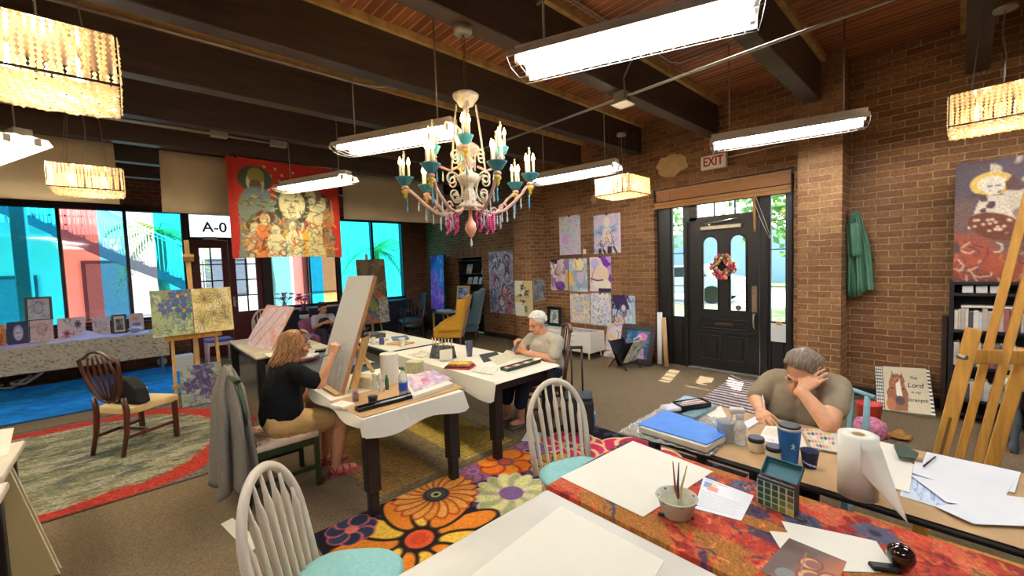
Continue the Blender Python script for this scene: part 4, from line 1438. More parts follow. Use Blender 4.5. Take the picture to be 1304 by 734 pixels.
dup(w2, (-1.51, 0.50, 0.004), R(50) - PI / 2, 'white spindle back chair with an aqua cushion at the bottom edge, beside the white table')


def shield_chair():
    t = thing('dining_chair', 'mahogany shield back dining chair with a cream seat on the abstract rug', 'chair')
    sz = 0.43
    bm = BM(); prism(bm, [(-.19, -.20), (.19, -.20), (.235, .22), (-.235, .22)], sz - .075, sz); obj('seat', bm, M_seatc, t, bev=0.02)
    for s in (-1, 1):
        bm = BM(); tube(bm, [(s * .17, -.27, 0), (s * .17, -.225, .2), (s * .17, -.21, .4), (s * .165, -.225, .52)], [.017, .021, .024, .02], 8); obj('leg', bm, M_mahog, t)
        bm = BM(); bar(bm, (s * .205, .195, 0), (s * .21, .195, sz - .01), .038, .038, bev=.004); obj('leg', bm, M_mahog, t)
        bm = BM(); bar(bm, (s * .205, .19, .16), (s * .172, -.235, .16), .018, .03); obj('stretcher', bm, M_mahog, t)
    bm = BM(); bar(bm, (-.19, -.02, .16), (.19, -.02, .16), .018, .03); obj('stretcher', bm, M_mahog, t)
    # shield
    def B(x, z): return Vector((x, -0.222 - 0.16 * (z - .5), z))
    L = [(0, .475), (.08, .50), (.15, .58), (.195, .70), (.205, .80), (.215, .875), (.14, .90), (.07, .945), (0, .96)]
    pts = [B(x, z) for x, z in L] + [B(-x, z) for x, z in L[-2:0:-1]]
    bm = BM(); tube(bm, pts, .0175, 8, closed=True, flat=.75); obj('back_frame', bm, M_mahog, t)
    for k in range(5):
        q = (k - 2) / 2
        bm = BM(); pp = []
        for i in range(9):
            s = i / 8
            pp.append(B(q * (.03 + .10 * math.sin(PI * min(1, s * .8)) + .01), .495 + (.93 - abs(q) * .03 - .495) * s))
        tube(bm, pp, [.008, .01, .013, .014, .014, .013, .012, .01, .009], 6, flat=.7); obj('splat', bm, M_mahog, t)
    return t
s = shield_chair(); s.location = (-5.35, -0.02, 0.003); s.rotation_euler = (0, 0, R(127) - PI / 2)


def simple_chair(name, label, wood, seatm, sz=0.42, w=0.42, d=0.42, h=0.92, slats=4, lean=.07, arms=False, seat_th=.05):
    t = thing(name, label, 'chair')
    bm = BM(); box(bm, -w / 2, w / 2, -d / 2, d / 2, sz - seat_th, sz, .016, seg=2); obj('seat', bm, seatm, t)
    bm = BM()
    for a, b in (((-w / 2 + .02, -d / 2 + .02), (w / 2 - .02, -d / 2 + .02)), ((w / 2 - .02, -d / 2 + .02), (w / 2 - .02, d / 2 - .02)), ((w / 2 - .02, d / 2 - .02), (-w / 2 + .02, d / 2 - .02)), ((-w / 2 + .02, d / 2 - .02), (-w / 2 + .02, -d / 2 + .02))):
        bar(bm, (*a, sz - seat_th - .02), (*b, sz - seat_th - .02), .022, .055)
    obj('seat_frame', bm, wood, t)
    for sx in (-1, 1):
        bm = BM(); bar(bm, (sx * (w / 2 - .02), d / 2 - .02, 0), (sx * (w / 2 - .02), d / 2 - .02, sz - seat_th), .036, .036, bev=.004); obj('leg', bm, wood, t)
        bm = BM(); tube(bm, [(sx * (w / 2 - .02), -d / 2 - .03, 0), (sx * (w / 2 - .02), -d / 2 + .02, sz * .6), (sx * (w / 2 - .02), -d / 2 + .02, sz), (sx * (w / 2 - .025), -d / 2 + .02 - lean, h)], [.016, .019, .02, .016], 8); obj('leg', bm, wood, t)
        bm = BM(); bar(bm, (sx * (w / 2 - .02), d / 2 - .02, sz * .35), (sx * (w / 2 - .02), -d / 2 - .01, sz * .35), .016, .026); obj('stretcher', bm, wood, t)
        if arms:
            bm = BM(); tube(bm, [(sx * (w / 2 - .01), -d / 2 - .0, sz + .22), (sx * (w / 2 + .02), 0, sz + .23), (sx * (w / 2), d / 2 - .03, sz + .21)], .017, 8, flat=.6); tube(bm, [(sx * (w / 2), d / 2 - .05, sz + .2), (sx * (w / 2 - .02), d / 2 - .05, sz - .02)], .013, 6); obj('armrest', bm, wood, t)
    bm = BM(); tube(bm, [(-w / 2 - .01, -d / 2 + .02 - lean, h - .01), (-w / 4, -d / 2 + .0 - lean, h + .012), (0, -d / 2 - .01 - lean, h + .02), (w / 4, -d / 2 - lean, h + .012), (w / 2 + .01, -d / 2 + .02 - lean, h - .01)], .024, 8, flat=.55); obj('top_rail', bm, wood, t)
    for k in range(slats):
        x = (k + .5) / slats * (w - .1) - (w - .1) / 2
        bm = BM(); bar(bm, (x, -d / 2 + .02, sz - .02), (x * 1.05, -d / 2 + .015 - lean, h), .022, .012, up=(0, 1, 0)); obj('slat', bm, wood, t)
    return t
# green chair of the drawing woman
fl = mat('floral_seat_cloth', (214, 192, 168), 0.85, var=0.1)
gc = simple_chair('side_chair', 'dark green wooden chair with a floral seat under the drawing woman', M_greenw, fl, sz=.42, w=.46, d=.44, h=.90, slats=2)
gc.location = (-3.46, 0.755, 0); gc.rotation_euler = (0, 0, 0.0)
p = Pic(70, 70, (216, 196, 170), 12); p.blobs([(206, 120, 96), (196, 90, 74)], 14, .66, 5); p.blobs([(150, 150, 110)], 16, .72, 9); p.grain(.05)
painted_mesh('seat_cover', p, lambda u, v: (-.222 + .444 * u, .215 - .43 * v, .4215), [M_cloth], lambda u, v: (-.222 + .444 * u, .215 - .43 * v, .4195), parent=gc)
# dark chair of the white haired woman
oc = simple_chair('side_chair', 'dark red wooden chair behind the white haired woman', M_mahog, mat('white_seat_pad', (222, 216, 206), .8), sz=.42, w=.44, d=.44, h=.93, slats=3)
oc.location = (-2.95, 3.10, 0.003); oc.rotation_euler = (0, 0, R(140))
# blue backed chair of the resting woman
bc = simple_chair('side_chair', 'pale blue chair behind the resting woman at the kraft paper table', mat('pale_blue_paint', (132, 170, 178), .5), mat('grey_seat', (110, 110, 110), .8), sz=.36, w=.46, d=.42, h=.70, slats=3)
bc.location = (-0.62, 3.14, 0.003); bc.rotation_euler = (0, 0, PI - 0.1)
# ================================================================== people
def skin_mat(name, c):
    m = mat(name, c, 0.5, var=0.08, scale=22, bump=0.04, bscale=180, spec=0.35)
    m.node_tree.nodes['Principled BSDF'].inputs['Subsurface Weight'].default_value = 0.06
    m.node_tree.nodes['Principled BSDF'].inputs['Subsurface Radius'].default_value = (0.02, 0.008, 0.004)
    return m


def capsule(bm, p, q, r1, r2, n=14):
    p, q = Vector(p), Vector(q)
    L = (q - p).length
    k = max(2, int(L / 0.02))
    ax = (q - p).normalized() if L > 1e-6 else Vector((0, 0, 1))
    pts, rr = [], []
    for s in (0.15, 0.55, 0.87):
        pts.append(p - ax * r1 * math.cos(math.asin(s))); rr.append(r1 * s)
    for i in range(k + 1):
        pts.append(p.lerp(q, i / k)); rr.append(r1 + (r2 - r1) * i / k)
    for s in (0.87, 0.55, 0.15):
        pts.append(q + ax * r2 * math.cos(math.asin(s))); rr.append(r2 * s)
    tube(bm, pts, rr, n)


def fuse(name, bm, m, voxel, parent, smooth=6, disp=None):
    """One continuous skin over the overlapping solids in bm."""
    me = bpy.data.meshes.new('raw'); bmesh.ops.recalc_face_normals(bm, faces=bm.faces[:]); bm.to_mesh(me); bm.free()
    o = bpy.data.objects.new('raw', me); COL.objects.link(o)
    rm = o.modifiers.new('fuse', 'REMESH'); rm.mode = 'VOXEL'; rm.voxel_size = voxel
    sm = o.modifiers.new('smooth', 'SMOOTH'); sm.factor = 0.5; sm.iterations = smooth
    if disp:
        tx = bpy.data.textures.new('folds', 'CLOUDS'); tx.noise_scale = disp[1]
        dm = o.modifiers.new('folds', 'DISPLACE'); dm.texture = tx; dm.strength = disp[0]; dm.mid_level = 0.5
    dg = bpy.context.evaluated_depsgraph_get()
    nm = bpy.data.meshes.new_from_object(o.evaluated_get(dg))
    bpy.data.objects.remove(o); bpy.data.meshes.remove(me)
    nm.name = name
    nm.materials.clear(); nm.materials.append(m)
    nm.polygons.foreach_set('use_smooth', [True] * len(nm.polygons))
    r = bpy.data.objects.new(name, nm); COL.objects.link(r); r.parent = parent
    return r


def head_solids(bm, M, s=1.0, jaw=1.0):
    """head in local axes: face +y, up z, centred between the ears"""
    def B(c, r):
        c = Vector(c) * s
        ball(bm, M @ c, tuple(v * s for v in r), 16, M=M.to_3x3().to_4x4())
    B((0, -0.012, 0.035), (.074, .090, .082))
    B((0, 0.022, -0.030), (.058 * jaw, .066, .072))
    B((0, 0.050, -0.074), (.034 * jaw, .036, .026))
    B((0, 0.070, 0.022), (.045, .018, .014))
    for x in (-1, 1):
        B((x * .040, .058, -.028), (.024, .022, .026))
        B((x * .076, -.008, -.012), (.012, .022, .032))
    def Cc(p, q, a, b):
        capsule(bm, M @ (Vector(p) * s), M @ (Vector(q) * s), a * s, b * s, 10)
    Cc((0, .084, .012), (0, .104, -.026), .0085, .0125)
    Cc((-.012, .090, -.028), (.012, .090, -.028), .0085, .0085)


def face_parts(par, M, s, lips, eye=True, closed=False, brow=(96, 70, 50), skinm=None):
    def B(bm, c, r, mi=0):
        ball(bm, M @ (Vector(c) * s), tuple(v * s for v in r), 10, mi, M.to_3x3().to_4x4())
    for x in (-1, 1):
        bm = BM()
        if not closed:
            B(bm, (x * .031, .070, .004), (.0135, .0115, .009)); B(bm, (x * .031, .0795, .003), (.0052, .004, .0052), 1)
        else:
            B(bm, (x * .031, .073, .001), (.015, .0105, .0035), 1)
        obj('eye', bm, [mat('eye_white', (226, 220, 210), .3, var=.02), mat('dark_iris', (52, 40, 32), .3, var=.05)], par)
        bm = BM()
        tube(bm, [M @ (Vector(p) * s) for p in ((x * .014, .083, .022), (x * .031, .083, .028), (x * .050, .070, .022))], [.003 * s, .004 * s, .002 * s], 6)
        obj('eyebrow', bm, mat('brow_hair', brow, .8), par)
    bm = BM()
    tube(bm, [M @ (Vector(p) * s) for p in ((-.024, .076, -.055), (-.010, .0875, -.052), (0, .0885, -.053), (.010, .0875, -.052), (.024, .076, -.055))], [.002 * s, .0045 * s, .004 * s, .0045 * s, .002 * s], 6)
    tube(bm, [M @ (Vector(p) * s) for p in ((-.022, .075, -.057), (0, .086, -.062), (.022, .075, -.057))], [.002 * s, .0055 * s, .002 * s], 6)
    obj('mouth', bm, mat('lips', lips, .4, var=.05), par)


def glasses(par, M, s, m):
    g = BM()
    for x in (-1, 1):
        tube(g, [M @ (Vector((x * .032 + .021 * math.cos(a), .098, .003 + .015 * math.sin(a))) * s) for a in [2 * PI * k / 16 for k in range(16)]], .0017, 5, closed=True)
        tube(g, [M @ (Vector(p) * s) for p in ((x * .053, .097, .006), (x * .073, .07, .008), (x * .079, -.01, .004))], .0016, 5)
    tube(g, [M @ (Vector(p) * s) for p in ((-.011, .098, .006), (0, .101, .009), (.011, .098, .006))], .0016, 5)
    obj('glasses', g, m, par)


def hand_solids(bm, W, d, n, side, curl=(.4, .5, .4), s=.93, spread=.10, thumb=(0.9, 0.3), thumb_in=0.4):
    """hand from wrist W along d; n = back of hand; side +1: thumb towards d x n."""
    W, d, n = Vector(W), Vector(d).normalized(), Vector(n)
    n = (n - d * n.dot(d)).normalized()
    t = d.cross(n) * side
    L = 0.088 * s
    for k, x in enumerate((-.030, -.010, .011, .031)):
        capsule(bm, W + t * x * s * .55 + d * .008, W + d * L + t * x * s, .0145 * s, .0125 * s, 10)
    capsule(bm, W - d * .02, W + d * .015, .024 * s, .023 * s, 12)
    lens = {.031: (.042, .026, .020), .011: (.046, .029, .021), -.010: (.043, .027, .020), -.030: (.034, .021, .018)}
    for x, ln in lens.items():
        p = W + d * (L * 1.0 - abs(x - .01) * .25 * s) + t * x * s
        a = 0.0
        dirn = (d + t * (x - .002) / .031 * spread).normalized()
        ax = dirn.cross(n)
        for i, l in enumerate(ln):
            a += curl[i]
            v = dirn * math.cos(a) - n * math.sin(a)
            q = p + v * l * s
            capsule(bm, p, q, (.0085 - i * .0007) * s, (.008 - i * .0008) * s, 8)
            p = q
    p = W + d * .022 * s + t * .026 * s - n * .006
    v = (d * math.cos(thumb[0]) + t * math.sin(thumb[0]) - n * thumb_in).normalized()
    q = p + v * .036 * s; capsule(bm, p, q, .0135 * s, .0105 * s, 10)
    v2 = (v + d * thumb[1] - n * thumb_in * .6).normalized()
    q2 = q + v2 * .030 * s; capsule(bm, q, q2, .0103 * s, .009 * s, 10)
    capsule(bm, q2, q2 + v2 * .018 * s, .009 * s, .007 * s, 8)


def local_frame(o, fwd, up=(0, 0, 1)):
    f = Vector(fwd).normalized(); u = Vector(up)
    x = f.cross(u).normalized(); u = x.cross(f)
    o = Vector(o)
    return Matrix(((x.x, f.x, u.x, o.x), (x.y, f.y, u.y, o.y), (x.z, f.z, u.z, o.z), (0, 0, 0, 1)))


M_skin1 = skin_mat('skin_light', (216, 158, 120))
M_skin2 = skin_mat('skin_rosy', (214, 152, 118))
S = .95

# ---- woman drawing at the tall board ------------------------------------------------
P1 = thing('person', 'woman in a black t-shirt and khaki shorts sitting and drawing on a tall board', 'person', (-3.44, .76, 0))
def L1(p): return Vector(p) - Vector((-3.44, .76, 0))
bm = BM()
Mh1 = local_frame(L1((-3.43, .905, 1.045)), (0.30, 1.0, -0.02))
head_solids(bm, Mh1, S)
capsule(bm, L1((-3.44, .875, .99)), L1((-3.44, .845, .90)), .050, .058)
capsule(bm, L1((-3.44, .78, .53)), L1((-3.44, .815, .80)), .095, .075)
for s in (-1, 1):
    capsule(bm, L1((-3.44, .82, .89)), L1((-3.44 + s * .155, .84, .885)), .055, .05)
# near (right) arm raised to the board
capsule(bm, L1((-3.28, .84, .885)), L1((-3.20, .985, .775)), .052, .043)
capsule(bm, L1((-3.20, .985, .775)), L1((-3.19, 1.075, .945)), .042, .026)
hand_solids(bm, L1((-3.19, 1.082, .958)), (0.0, .28, .95), (0.75, -.62, .2), -1, (1.0, 1.1, .7), S, .02, (.6, .6), .8)
# far arm down to the lap
capsule(bm, L1((-3.60, .85, .88)), L1((-3.62, .98, .69)), .050, .043)
capsule(bm, L1((-3.62, .98, .69)), L1((-3.56, 1.00, .535)), .041, .027)
hand_solids(bm, L1((-3.555, 1.01, .53)), (.3, .9, -.25), (-.2, .3, .9), 1, (.3, .4, .3), S)
for s in (-1, 1):
    x = -3.44 + s * .10
    capsule(bm, L1((x, .79, .48)), L1((x + s * .03, 1.16, .43)), .086, .064)
    capsule(bm, L1((x + s * .03, 1.16, .43)), L1((x + s * .03, 1.14, .27)), .060, .052)
    capsule(bm, L1((x + s * .03, 1.14, .27)), L1((x + s * .03, 1.105, .075)), .054, .034)
    capsule(bm, L1((x + s * .03, 1.095, .045)), L1((x + s * .03, 1.17, .035)), .034, .030)
    capsule(bm, L1((x + s * .03, 1.17, .033)), L1((x + s * .035, 1.235, .028)), .030, .022)
    for k in range(4):
        capsule(bm, L1((x + s * .035 + (k - 1.5) * .014, 1.235, .028)), L1((x + s * .035 + (k - 1.5) * .016, 1.262 - abs(k - 1) * .006, .026)), .0085, .007)
fuse('body', bm, M_skin1, .0042, P1, 5)
face_parts(P1, Mh1, S, (176, 92, 84), brow=(120, 90, 60))
glasses(P1, Mh1, S, mat('dark_glasses_frame', (40, 30, 30), .4))
# t-shirt
bm = BM()
capsule(bm, L1((-3.44, .765, .55)), L1((-3.44, .79, .70)), .142, .138)
capsule(bm, L1((-3.44, .79, .70)), L1((-3.44, .815, .83)), .138, .115)
capsule(bm, L1((-3.52, .785, .56)), L1((-3.50, .815, .84)), .130, .105)
capsule(bm, L1((-3.36, .785, .56)), L1((-3.38, .815, .84)), .125, .10)
capsule(bm, L1((-3.44, .85, .73)), L1((-3.44, .84, .80)), .11, .09)
for s in (-1, 1):
    capsule(bm, L1((-3.44, .82, .885)), L1((-3.44 + s * .15, .835, .88)), .066, .066)
capsule(bm, L1((-3.28, .84, .88)), L1((-3.215, .955, .80)), .070, .064)
capsule(bm, L1((-3.60, .85, .88)), L1((-3.62, .95, .74)), .074, .066)
fuse('black_shirt', bm, mat('black_cotton', (22, 22, 24), .9, var=.2, scale=20, spec=.2), .009, P1, 6, (.012, .07))
bm = BM()
for s in (-1, 1):
    x = -3.44 + s * .10
    capsule(bm, L1((x, .75, .50)), L1((x + s * .012, .90, .48)), .106, .100)
    capsule(bm, L1((x + s * .012, .90, .48)), L1((x + s * .022, 1.06, .45)), .099, .086)
capsule(bm, L1((-3.48, .75, .50)), L1((-3.40, .75, .50)), .105, .105)
fuse('shorts', bm, mat('khaki_cotton', (196, 160, 104), .9, var=.08, spec=.2), .008, P1, 5, (.012, .06))
# wavy hair
def strands(bm, M, s, n, seed, length, rad, back, spread, wave=.010, fringe=True):
    g = random.Random(seed)
    for k in range(n):
        a = g.uniform(-2.0, 2.0) - PI / 2       # round the head, open at the face
        e = Vector((math.cos(a), math.sin(a), 0))
        top = Vector((e.x * g.uniform(.015, .05), -0.01 + e.y * g.uniform(.01, .05), .112 + g.uniform(-.006, .01)))
        mid = Vector((e.x * .086, -0.012 + e.y * .102, .045))
        ear = Vector((e.x * (.092 + spread * .4), -0.016 + e.y * (.108 + spread * .3), -.03))
        ln = length * g.uniform(.75, 1.05)
        end = Vector((e.x * (.088 + spread), -0.03 + e.y * (.104 + spread * .8) - back, -.03 - ln))
        pts = []
        for i in range(10):
            q = i / 9
            if q < .33: p = top.lerp(mid, q / .33) + Vector((e.x, e.y, .6)) * .018 * math.sin(PI * q / .33)
            elif q < .6: p = mid.lerp(ear, (q - .33) / .27)
            else: p = ear.lerp(end, (q - .6) / .4)
            p = p + Vector((math.sin(q * 9 + k), math.cos(q * 8 + k * 2), 0)) * wave * q
            pts.append(M @ (p * s))
        tube(bm, pts, [rad * .5, rad * .9, rad, rad * 1.1, rad * 1.1, rad * 1.1, rad, rad, rad * .8, rad * .3], 6)
bm = BM()
ball(bm, Mh1 @ (Vector((0, -.026, .044)) * S), (.082 * S, .094 * S, .086 * S), 16, M=Mh1.to_3x3().to_4x4())
ball(bm, Mh1 @ (Vector((0, -.070, -.05)) * S), (.082 * S, .055 * S, .10 * S), 16, M=Mh1.to_3x3().to_4x4())
strands(bm, Mh1, S, 130, 3, .125, .0100, .020, .030, .019)
for k in range(11):      # fringe
    x = -.055 + .09 * k / 10
    tube(bm, [Mh1 @ (Vector(p) * S) for p in ((x * .6, .04, .122), (x * .9, .080, .098), (x * 1.05, .094, .062), (x * 1.25, .086, .034))], [.006, .010, .009, .003], 6)
obj('wavy_hair', bm, mat('dark_blond_hair', (150, 104, 58), .5, var=.6, scale=34, wave=(3, 3, .6)), P1)
# sandals and pencil
for s in (-1, 1):
    x = -3.44 + s * .13
    bm = BM()
    pl = [(x - .032, 1.05), (x + .032, 1.05), (x + .04, 1.16), (x + .046, 1.24), (x + .03, 1.285), (x - .02, 1.285), (x - .036, 1.24), (x - .034, 1.16)]
    prism(bm, [(L1((a, b, 0)).x, L1((a, b, 0)).y) for a, b in pl], 0.001, 0.016)
    for y in (1.10, 1.15, 1.20):
        tube(bm, [L1(p) for p in ((x - .04, y, .01), (x - .036, y, .05), (x, y, .075 - (y - 1.1) * .2), (x + .036, y, .05), (x + .042, y, .01))], .008, 6)
    tube(bm, [L1(p) for p in ((x - .035, 1.09, .03), (x - .03, 1.06, .075), (x, 1.055, .085), (x + .03, 1.06, .075), (x + .035, 1.09, .03))], .007, 6)
    obj('sandal', bm, mat('pink_sandal', (196, 72, 92), .6, var=.2), P1)
bm = BM(); tube(bm, [L1((-3.19, 1.10, .99)), L1((-3.215, 1.03, .965)), L1((-3.23, .985, .95))], [.0035, .0035, .001], 6)
tag(obj('pencil', bm, M_blackm, loc=(-3.44, .76, 0)), 'thin dark pencil in the raised hand of the drawing woman', 'pencil')

# ---- white haired woman with a phone ---------------------------------------------------
O2 = Vector((-2.92, 3.12, 0))
P2 = thing('person', 'white haired woman in a grey t-shirt sitting and looking down at her phone', 'person', O2)
def L2(p): return Vector(p) - O2
bm = BM()
Mh2 = local_frame(L2((-2.945, 3.045, .985)), (-.16, -.94, -.28), (-.05, -.3, 1))
head_solids(bm, Mh2, S, 1.12)
capsule(bm, L2((-2.93, 3.085, .93)), L2((-2.915, 3.115, .86)), .052, .060)
capsule(bm, L2((-2.90, 3.17, .53)), L2((-2.91, 3.14, .78)), .10, .085)
for s in (-1, 1):
    capsule(bm, L2((-2.91, 3.13, .85)), L2((-2.91 + s * .15, 3.12, .82)), .046, .042)
shr, shl = (-3.07, 3.10, .815), (-2.752, 3.128, .812)
capsule(bm, L2(shl), L2((-2.725, 3.04, .645)), .046, .046)
capsule(bm, L2((-2.725, 3.04, .645)), L2((-2.945, 2.885, .715)), .045, .027)
capsule(bm, L2(shr), L2((-3.17, 2.98, .66)), .046, .046)
capsule(bm, L2((-3.17, 2.98, .66)), L2((-3.085, 2.875, .725)), .044, .027)
hand_solids(bm, L2((-2.955, 2.878, .718)), (-.75, -.30, .45), (.1, -.95, -.1), 1, (.5, .7, .5), S, .02, (.7, .5), .3)
hand_solids(bm, L2((-3.085, 2.868, .728)), (.10, -.25, .9), (-.55, -.75, 0), 1, (.7, .9, .6), S, .02, (.6, .6), .5)
for s in (-1, 1):
    x = -2.93 + s * .10
    capsule(bm, L2((x, 3.14, .50)), L2((x - .05, 2.78, .455)), .085, .066)
    capsule(bm, L2((x - .05, 2.78, .455)), L2((x - .09, 2.75, .26)), .060, .052)
    capsule(bm, L2((x - .09, 2.75, .26)), L2((x - .10, 2.76, .08)), .050, .036)
    capsule(bm, L2((x - .10, 2.76, .05)), L2((x - .12, 2.66, .04)), .036, .030)
fuse('body', bm, M_skin2, .0042, P2, 5)
face_parts(P2, Mh2, S, (182, 104, 94), closed=True, brow=(190, 180, 168))
glasses(P2, Mh2, S, mat('thin_gold_frame', (150, 120, 80), .3, metal=.8))
bm = BM()
capsule(bm, L2((-2.90, 3.17, .52)), L2((-2.91, 3.15, .70)), .155, .150)
capsule(bm, L2((-2.91, 3.15, .70)), L2((-2.915, 3.13, .80)), .150, .11)
capsule(bm, L2((-2.94, 3.08, .58)), L2((-2.94, 3.07, .74)), .13, .105)
for s in (-1, 1):
    capsule(bm, L2((-2.91, 3.13, .85)), L2((-2.91 + s * .15, 3.12, .825)), .066, .062)
capsule(bm, L2((-2.745, 3.13, .815)), L2((-2.722, 3.055, .69)), .068, .066)
capsule(bm, L2((-3.075, 3.10, .815)), L2((-3.16, 2.995, .69)), .066, .064)
fuse('grey_shirt', bm, mat('pale_grey_cotton', (176, 170, 152), .9, var=.07, spec=.2), .009, P2, 6, (.014, .07))
bm = BM()
for s in (-1, 1):
    x = -2.93 + s * .10
    capsule(bm, L2((x, 3.14, .50)), L2((x - .05, 2.77, .46)), .102, .080)
    capsule(bm, L2((x - .05, 2.77, .46)), L2((x - .088, 2.75, .24)), .078, .066)
fuse('trousers', bm, mat('navy_cotton', (36, 40, 58), .9, var=.1, spec=.2), .009, P2, 5)
bm = BM(); g = random.Random(12)
ball(bm, Mh2 @ (Vector((0, -.024, .046)) * S), (.080 * S, .092 * S, .084 * S), 16, M=Mh2.to_3x3().to_4x4())
for k in range(210):
    th, ph = g.uniform(-PI, PI), g.uniform(-.35, 1.5)
    v = Vector((math.cos(ph) * math.sin(th) * .085, -.022 + math.cos(ph) * math.cos(th) * .095, .044 + math.sin(ph) * .086))
    if v.y > .022 and v.z < .092:
        continue
    if v.z < -.02 and v.y > -.01:
        continue
    ball(bm, Mh2 @ (v * S), (.020 * S, .016 * S, .014 * S), 7, M=Mh2.to_3x3().to_4x4() @ Euler((g.uniform(-1, 1), g.uniform(-1, 1), g.uniform(0, 6))).to_matrix().to_4x4())
obj('curly_hair', bm, mat('white_hair', (226, 222, 214), .6, var=.12, scale=60), P2)
for s in (-1, 1):
    x = -2.93 + s * .10 - .11
    bm = BM(); capsule(bm, L2((x + .01, 2.77, .035)), L2((x - .012, 2.655, .03)), .034, .034); box(bm, L2((x, 0, 0)).x - .042, L2((x, 0, 0)).x + .042, L2((0, 2.61, 0)).y, L2((0, 2.81, 0)).y, 0.0, .022, .008)
    obj('sneaker', bm, mat('brown_shoe', (96, 84, 72), .7, var=.3, scale=60), P2)
bm = BM(); tube(bm, [L2((-2.92 + .0, 2.905, .708)) + Vector(p) for p in [(.026 * math.cos(a) * .5, .028 * math.sin(a) * .8, .03 * math.cos(a)) for a in [2 * PI * k / 14 for k in range(14)]]], .006, 6, closed=True)
obj('wristwatch', bm, mat('pale_watch_band', (210, 200, 180), .5), P2)
bm = BM(); box(bm, -.036, .036, -.0045, .0045, -.07, .07, .003, mi=0); box(bm, -.032, .032, .0046, .0052, -.064, .064, mi=1)
o = obj('phone', bm, [mat('phone_case', (96, 88, 96), .4), mat('phone_glass', (24, 26, 30), .1)], loc=(-3.045, 2.842, .782))
o.rotation_euler = Euler((R(-38), 0, R(-28)))
tag(o, 'grey phone held in both hands by the white haired woman', 'phone')

# ---- woman resting her head on her hand -----------------------------------------------------
O3 = Vector((-.62, 2.90, 0))
P3 = thing('person', 'woman in a taupe t-shirt leaning her face on her hand at the kraft paper table', 'person', O3)
def L3(p): return Vector(p) - O3
bm = BM()
Mh3 = local_frame(L3((-.602, 2.745, .945)), (-.20, -.72, -.66), (.10, -.75, .66))
head_solids(bm, Mh3, .98, 1.05)
capsule(bm, L3((-.612, 2.80, .915)), L3((-.63, 2.87, .87)), .055, .066)
capsule(bm, L3((-.65, 2.97, .52)), L3((-.63, 2.90, .78)), .12, .12)
capsule(bm, L3((-.625, 2.79, .85)), L3((-.63, 2.84, .80)), .05, .06)
capsule(bm, L3((-.63, 2.89, .85)), L3((-.75, 2.88, .835)), .046, .044)
capsule(bm, L3((-.62, 2.88, .86)), L3((-.48, 2.85, .865)), .046, .044)
# arm propping the head
capsule(bm, L3((-.465, 2.83, .862)), L3((-.45, 2.72, .80)), .046, .047); capsule(bm, L3((-.45, 2.72, .80)), L3((-.452, 2.60, .735)), .050, .050)
capsule(bm, L3((-.452, 2.60, .728)), L3((-.575, 2.625, .862)), .050, .029)
hand_solids(bm, L3((-.578, 2.63, .870)), (.50, .22, .62), (-.2, -.95, .15), -1, (.25, .35, .3), S, .05, (.8, .4), .2)
# drawing arm
capsule(bm, L3((-.775, 2.86, .825)), L3((-.835, 2.755, .735)), .046, .046)
capsule(bm, L3((-.835, 2.755, .735)), L3((-.775, 2.62, .716)), .045, .028)
hand_solids(bm, L3((-.772, 2.61, .712)), (.45, -.85, -.05), (-.45, -.25, .85), -1, (.55, .9, .6), S, .02, (.6, .6), .7)
for s in (-1, 1):
    x = -.65 + s * .10
    capsule(bm, L3((x, 2.96, .50)), L3((x, 2.60, .46)), .085, .066)
    capsule(bm, L3((x, 2.60, .46)), L3((x, 2.58, .08)), .058, .036)
    capsule(bm, L3((x, 2.58, .045)), L3((x, 2.47, .04)), .036, .028)
fuse('body', bm, M_skin1, .0042, P3, 5)
face_parts(P3, Mh3, .98, (176, 96, 88), closed=True, brow=(96, 76, 60))
bm = BM()
capsule(bm, L3((-.65, 2.97, .54)), L3((-.645, 2.92, .70)), .148, .145)
capsule(bm, L3((-.645, 2.92, .70)), L3((-.63, 2.895, .80)), .145, .105)
capsule(bm, L3((-.72, 2.86, .66)), L3((-.70, 2.86, .76)), .11, .10)
capsule(bm, L3((-.56, 2.86, .66)), L3((-.57, 2.86, .77)), .11, .10)
capsule(bm, L3((-.63, 2.895, .855)), L3((-.765, 2.88, .835)), .072, .068)
capsule(bm, L3((-.62, 2.89, .86)), L3((-.475, 2.85, .868)), .072, .068)
capsule(bm, L3((-.46, 2.84, .86)), L3((-.447, 2.70, .785)), .072, .070)
capsule(bm, L3((-.78, 2.87, .825)), L3((-.830, 2.775, .75)), .070, .066)
bm2 = BM(); capsule(bm2, L3((-.618, 2.775, .865)), L3((-.628, 2.775, .80)), .030, .012); obj('neckline_skin', bm2, M_skin1, P3)
fuse('taupe_shirt', bm, mat('taupe_cotton', (148, 132, 108), .9, var=.08, spec=.2), .009, P3, 6, (.014, .08))
bm = BM()
for s in (-1, 1):
    x = -.65 + s * .10
    capsule(bm, L3((x, 2.96, .50)), L3((x, 2.58, .465)), .10, .080); capsule(bm, L3((x, 2.58, .465)), L3((x, 2.575, .12)), .075, .058)
fuse('trousers', bm, mat('dark_denim', (44, 48, 60), .9, var=.12, spec=.2), .010, P3, 4)
bm = BM(); g = random.Random(4)
ball(bm, Mh3 @ Vector((0, -.036, .040)), (.079, .088, .082), 18, M=Mh3.to_3x3().to_4x4())
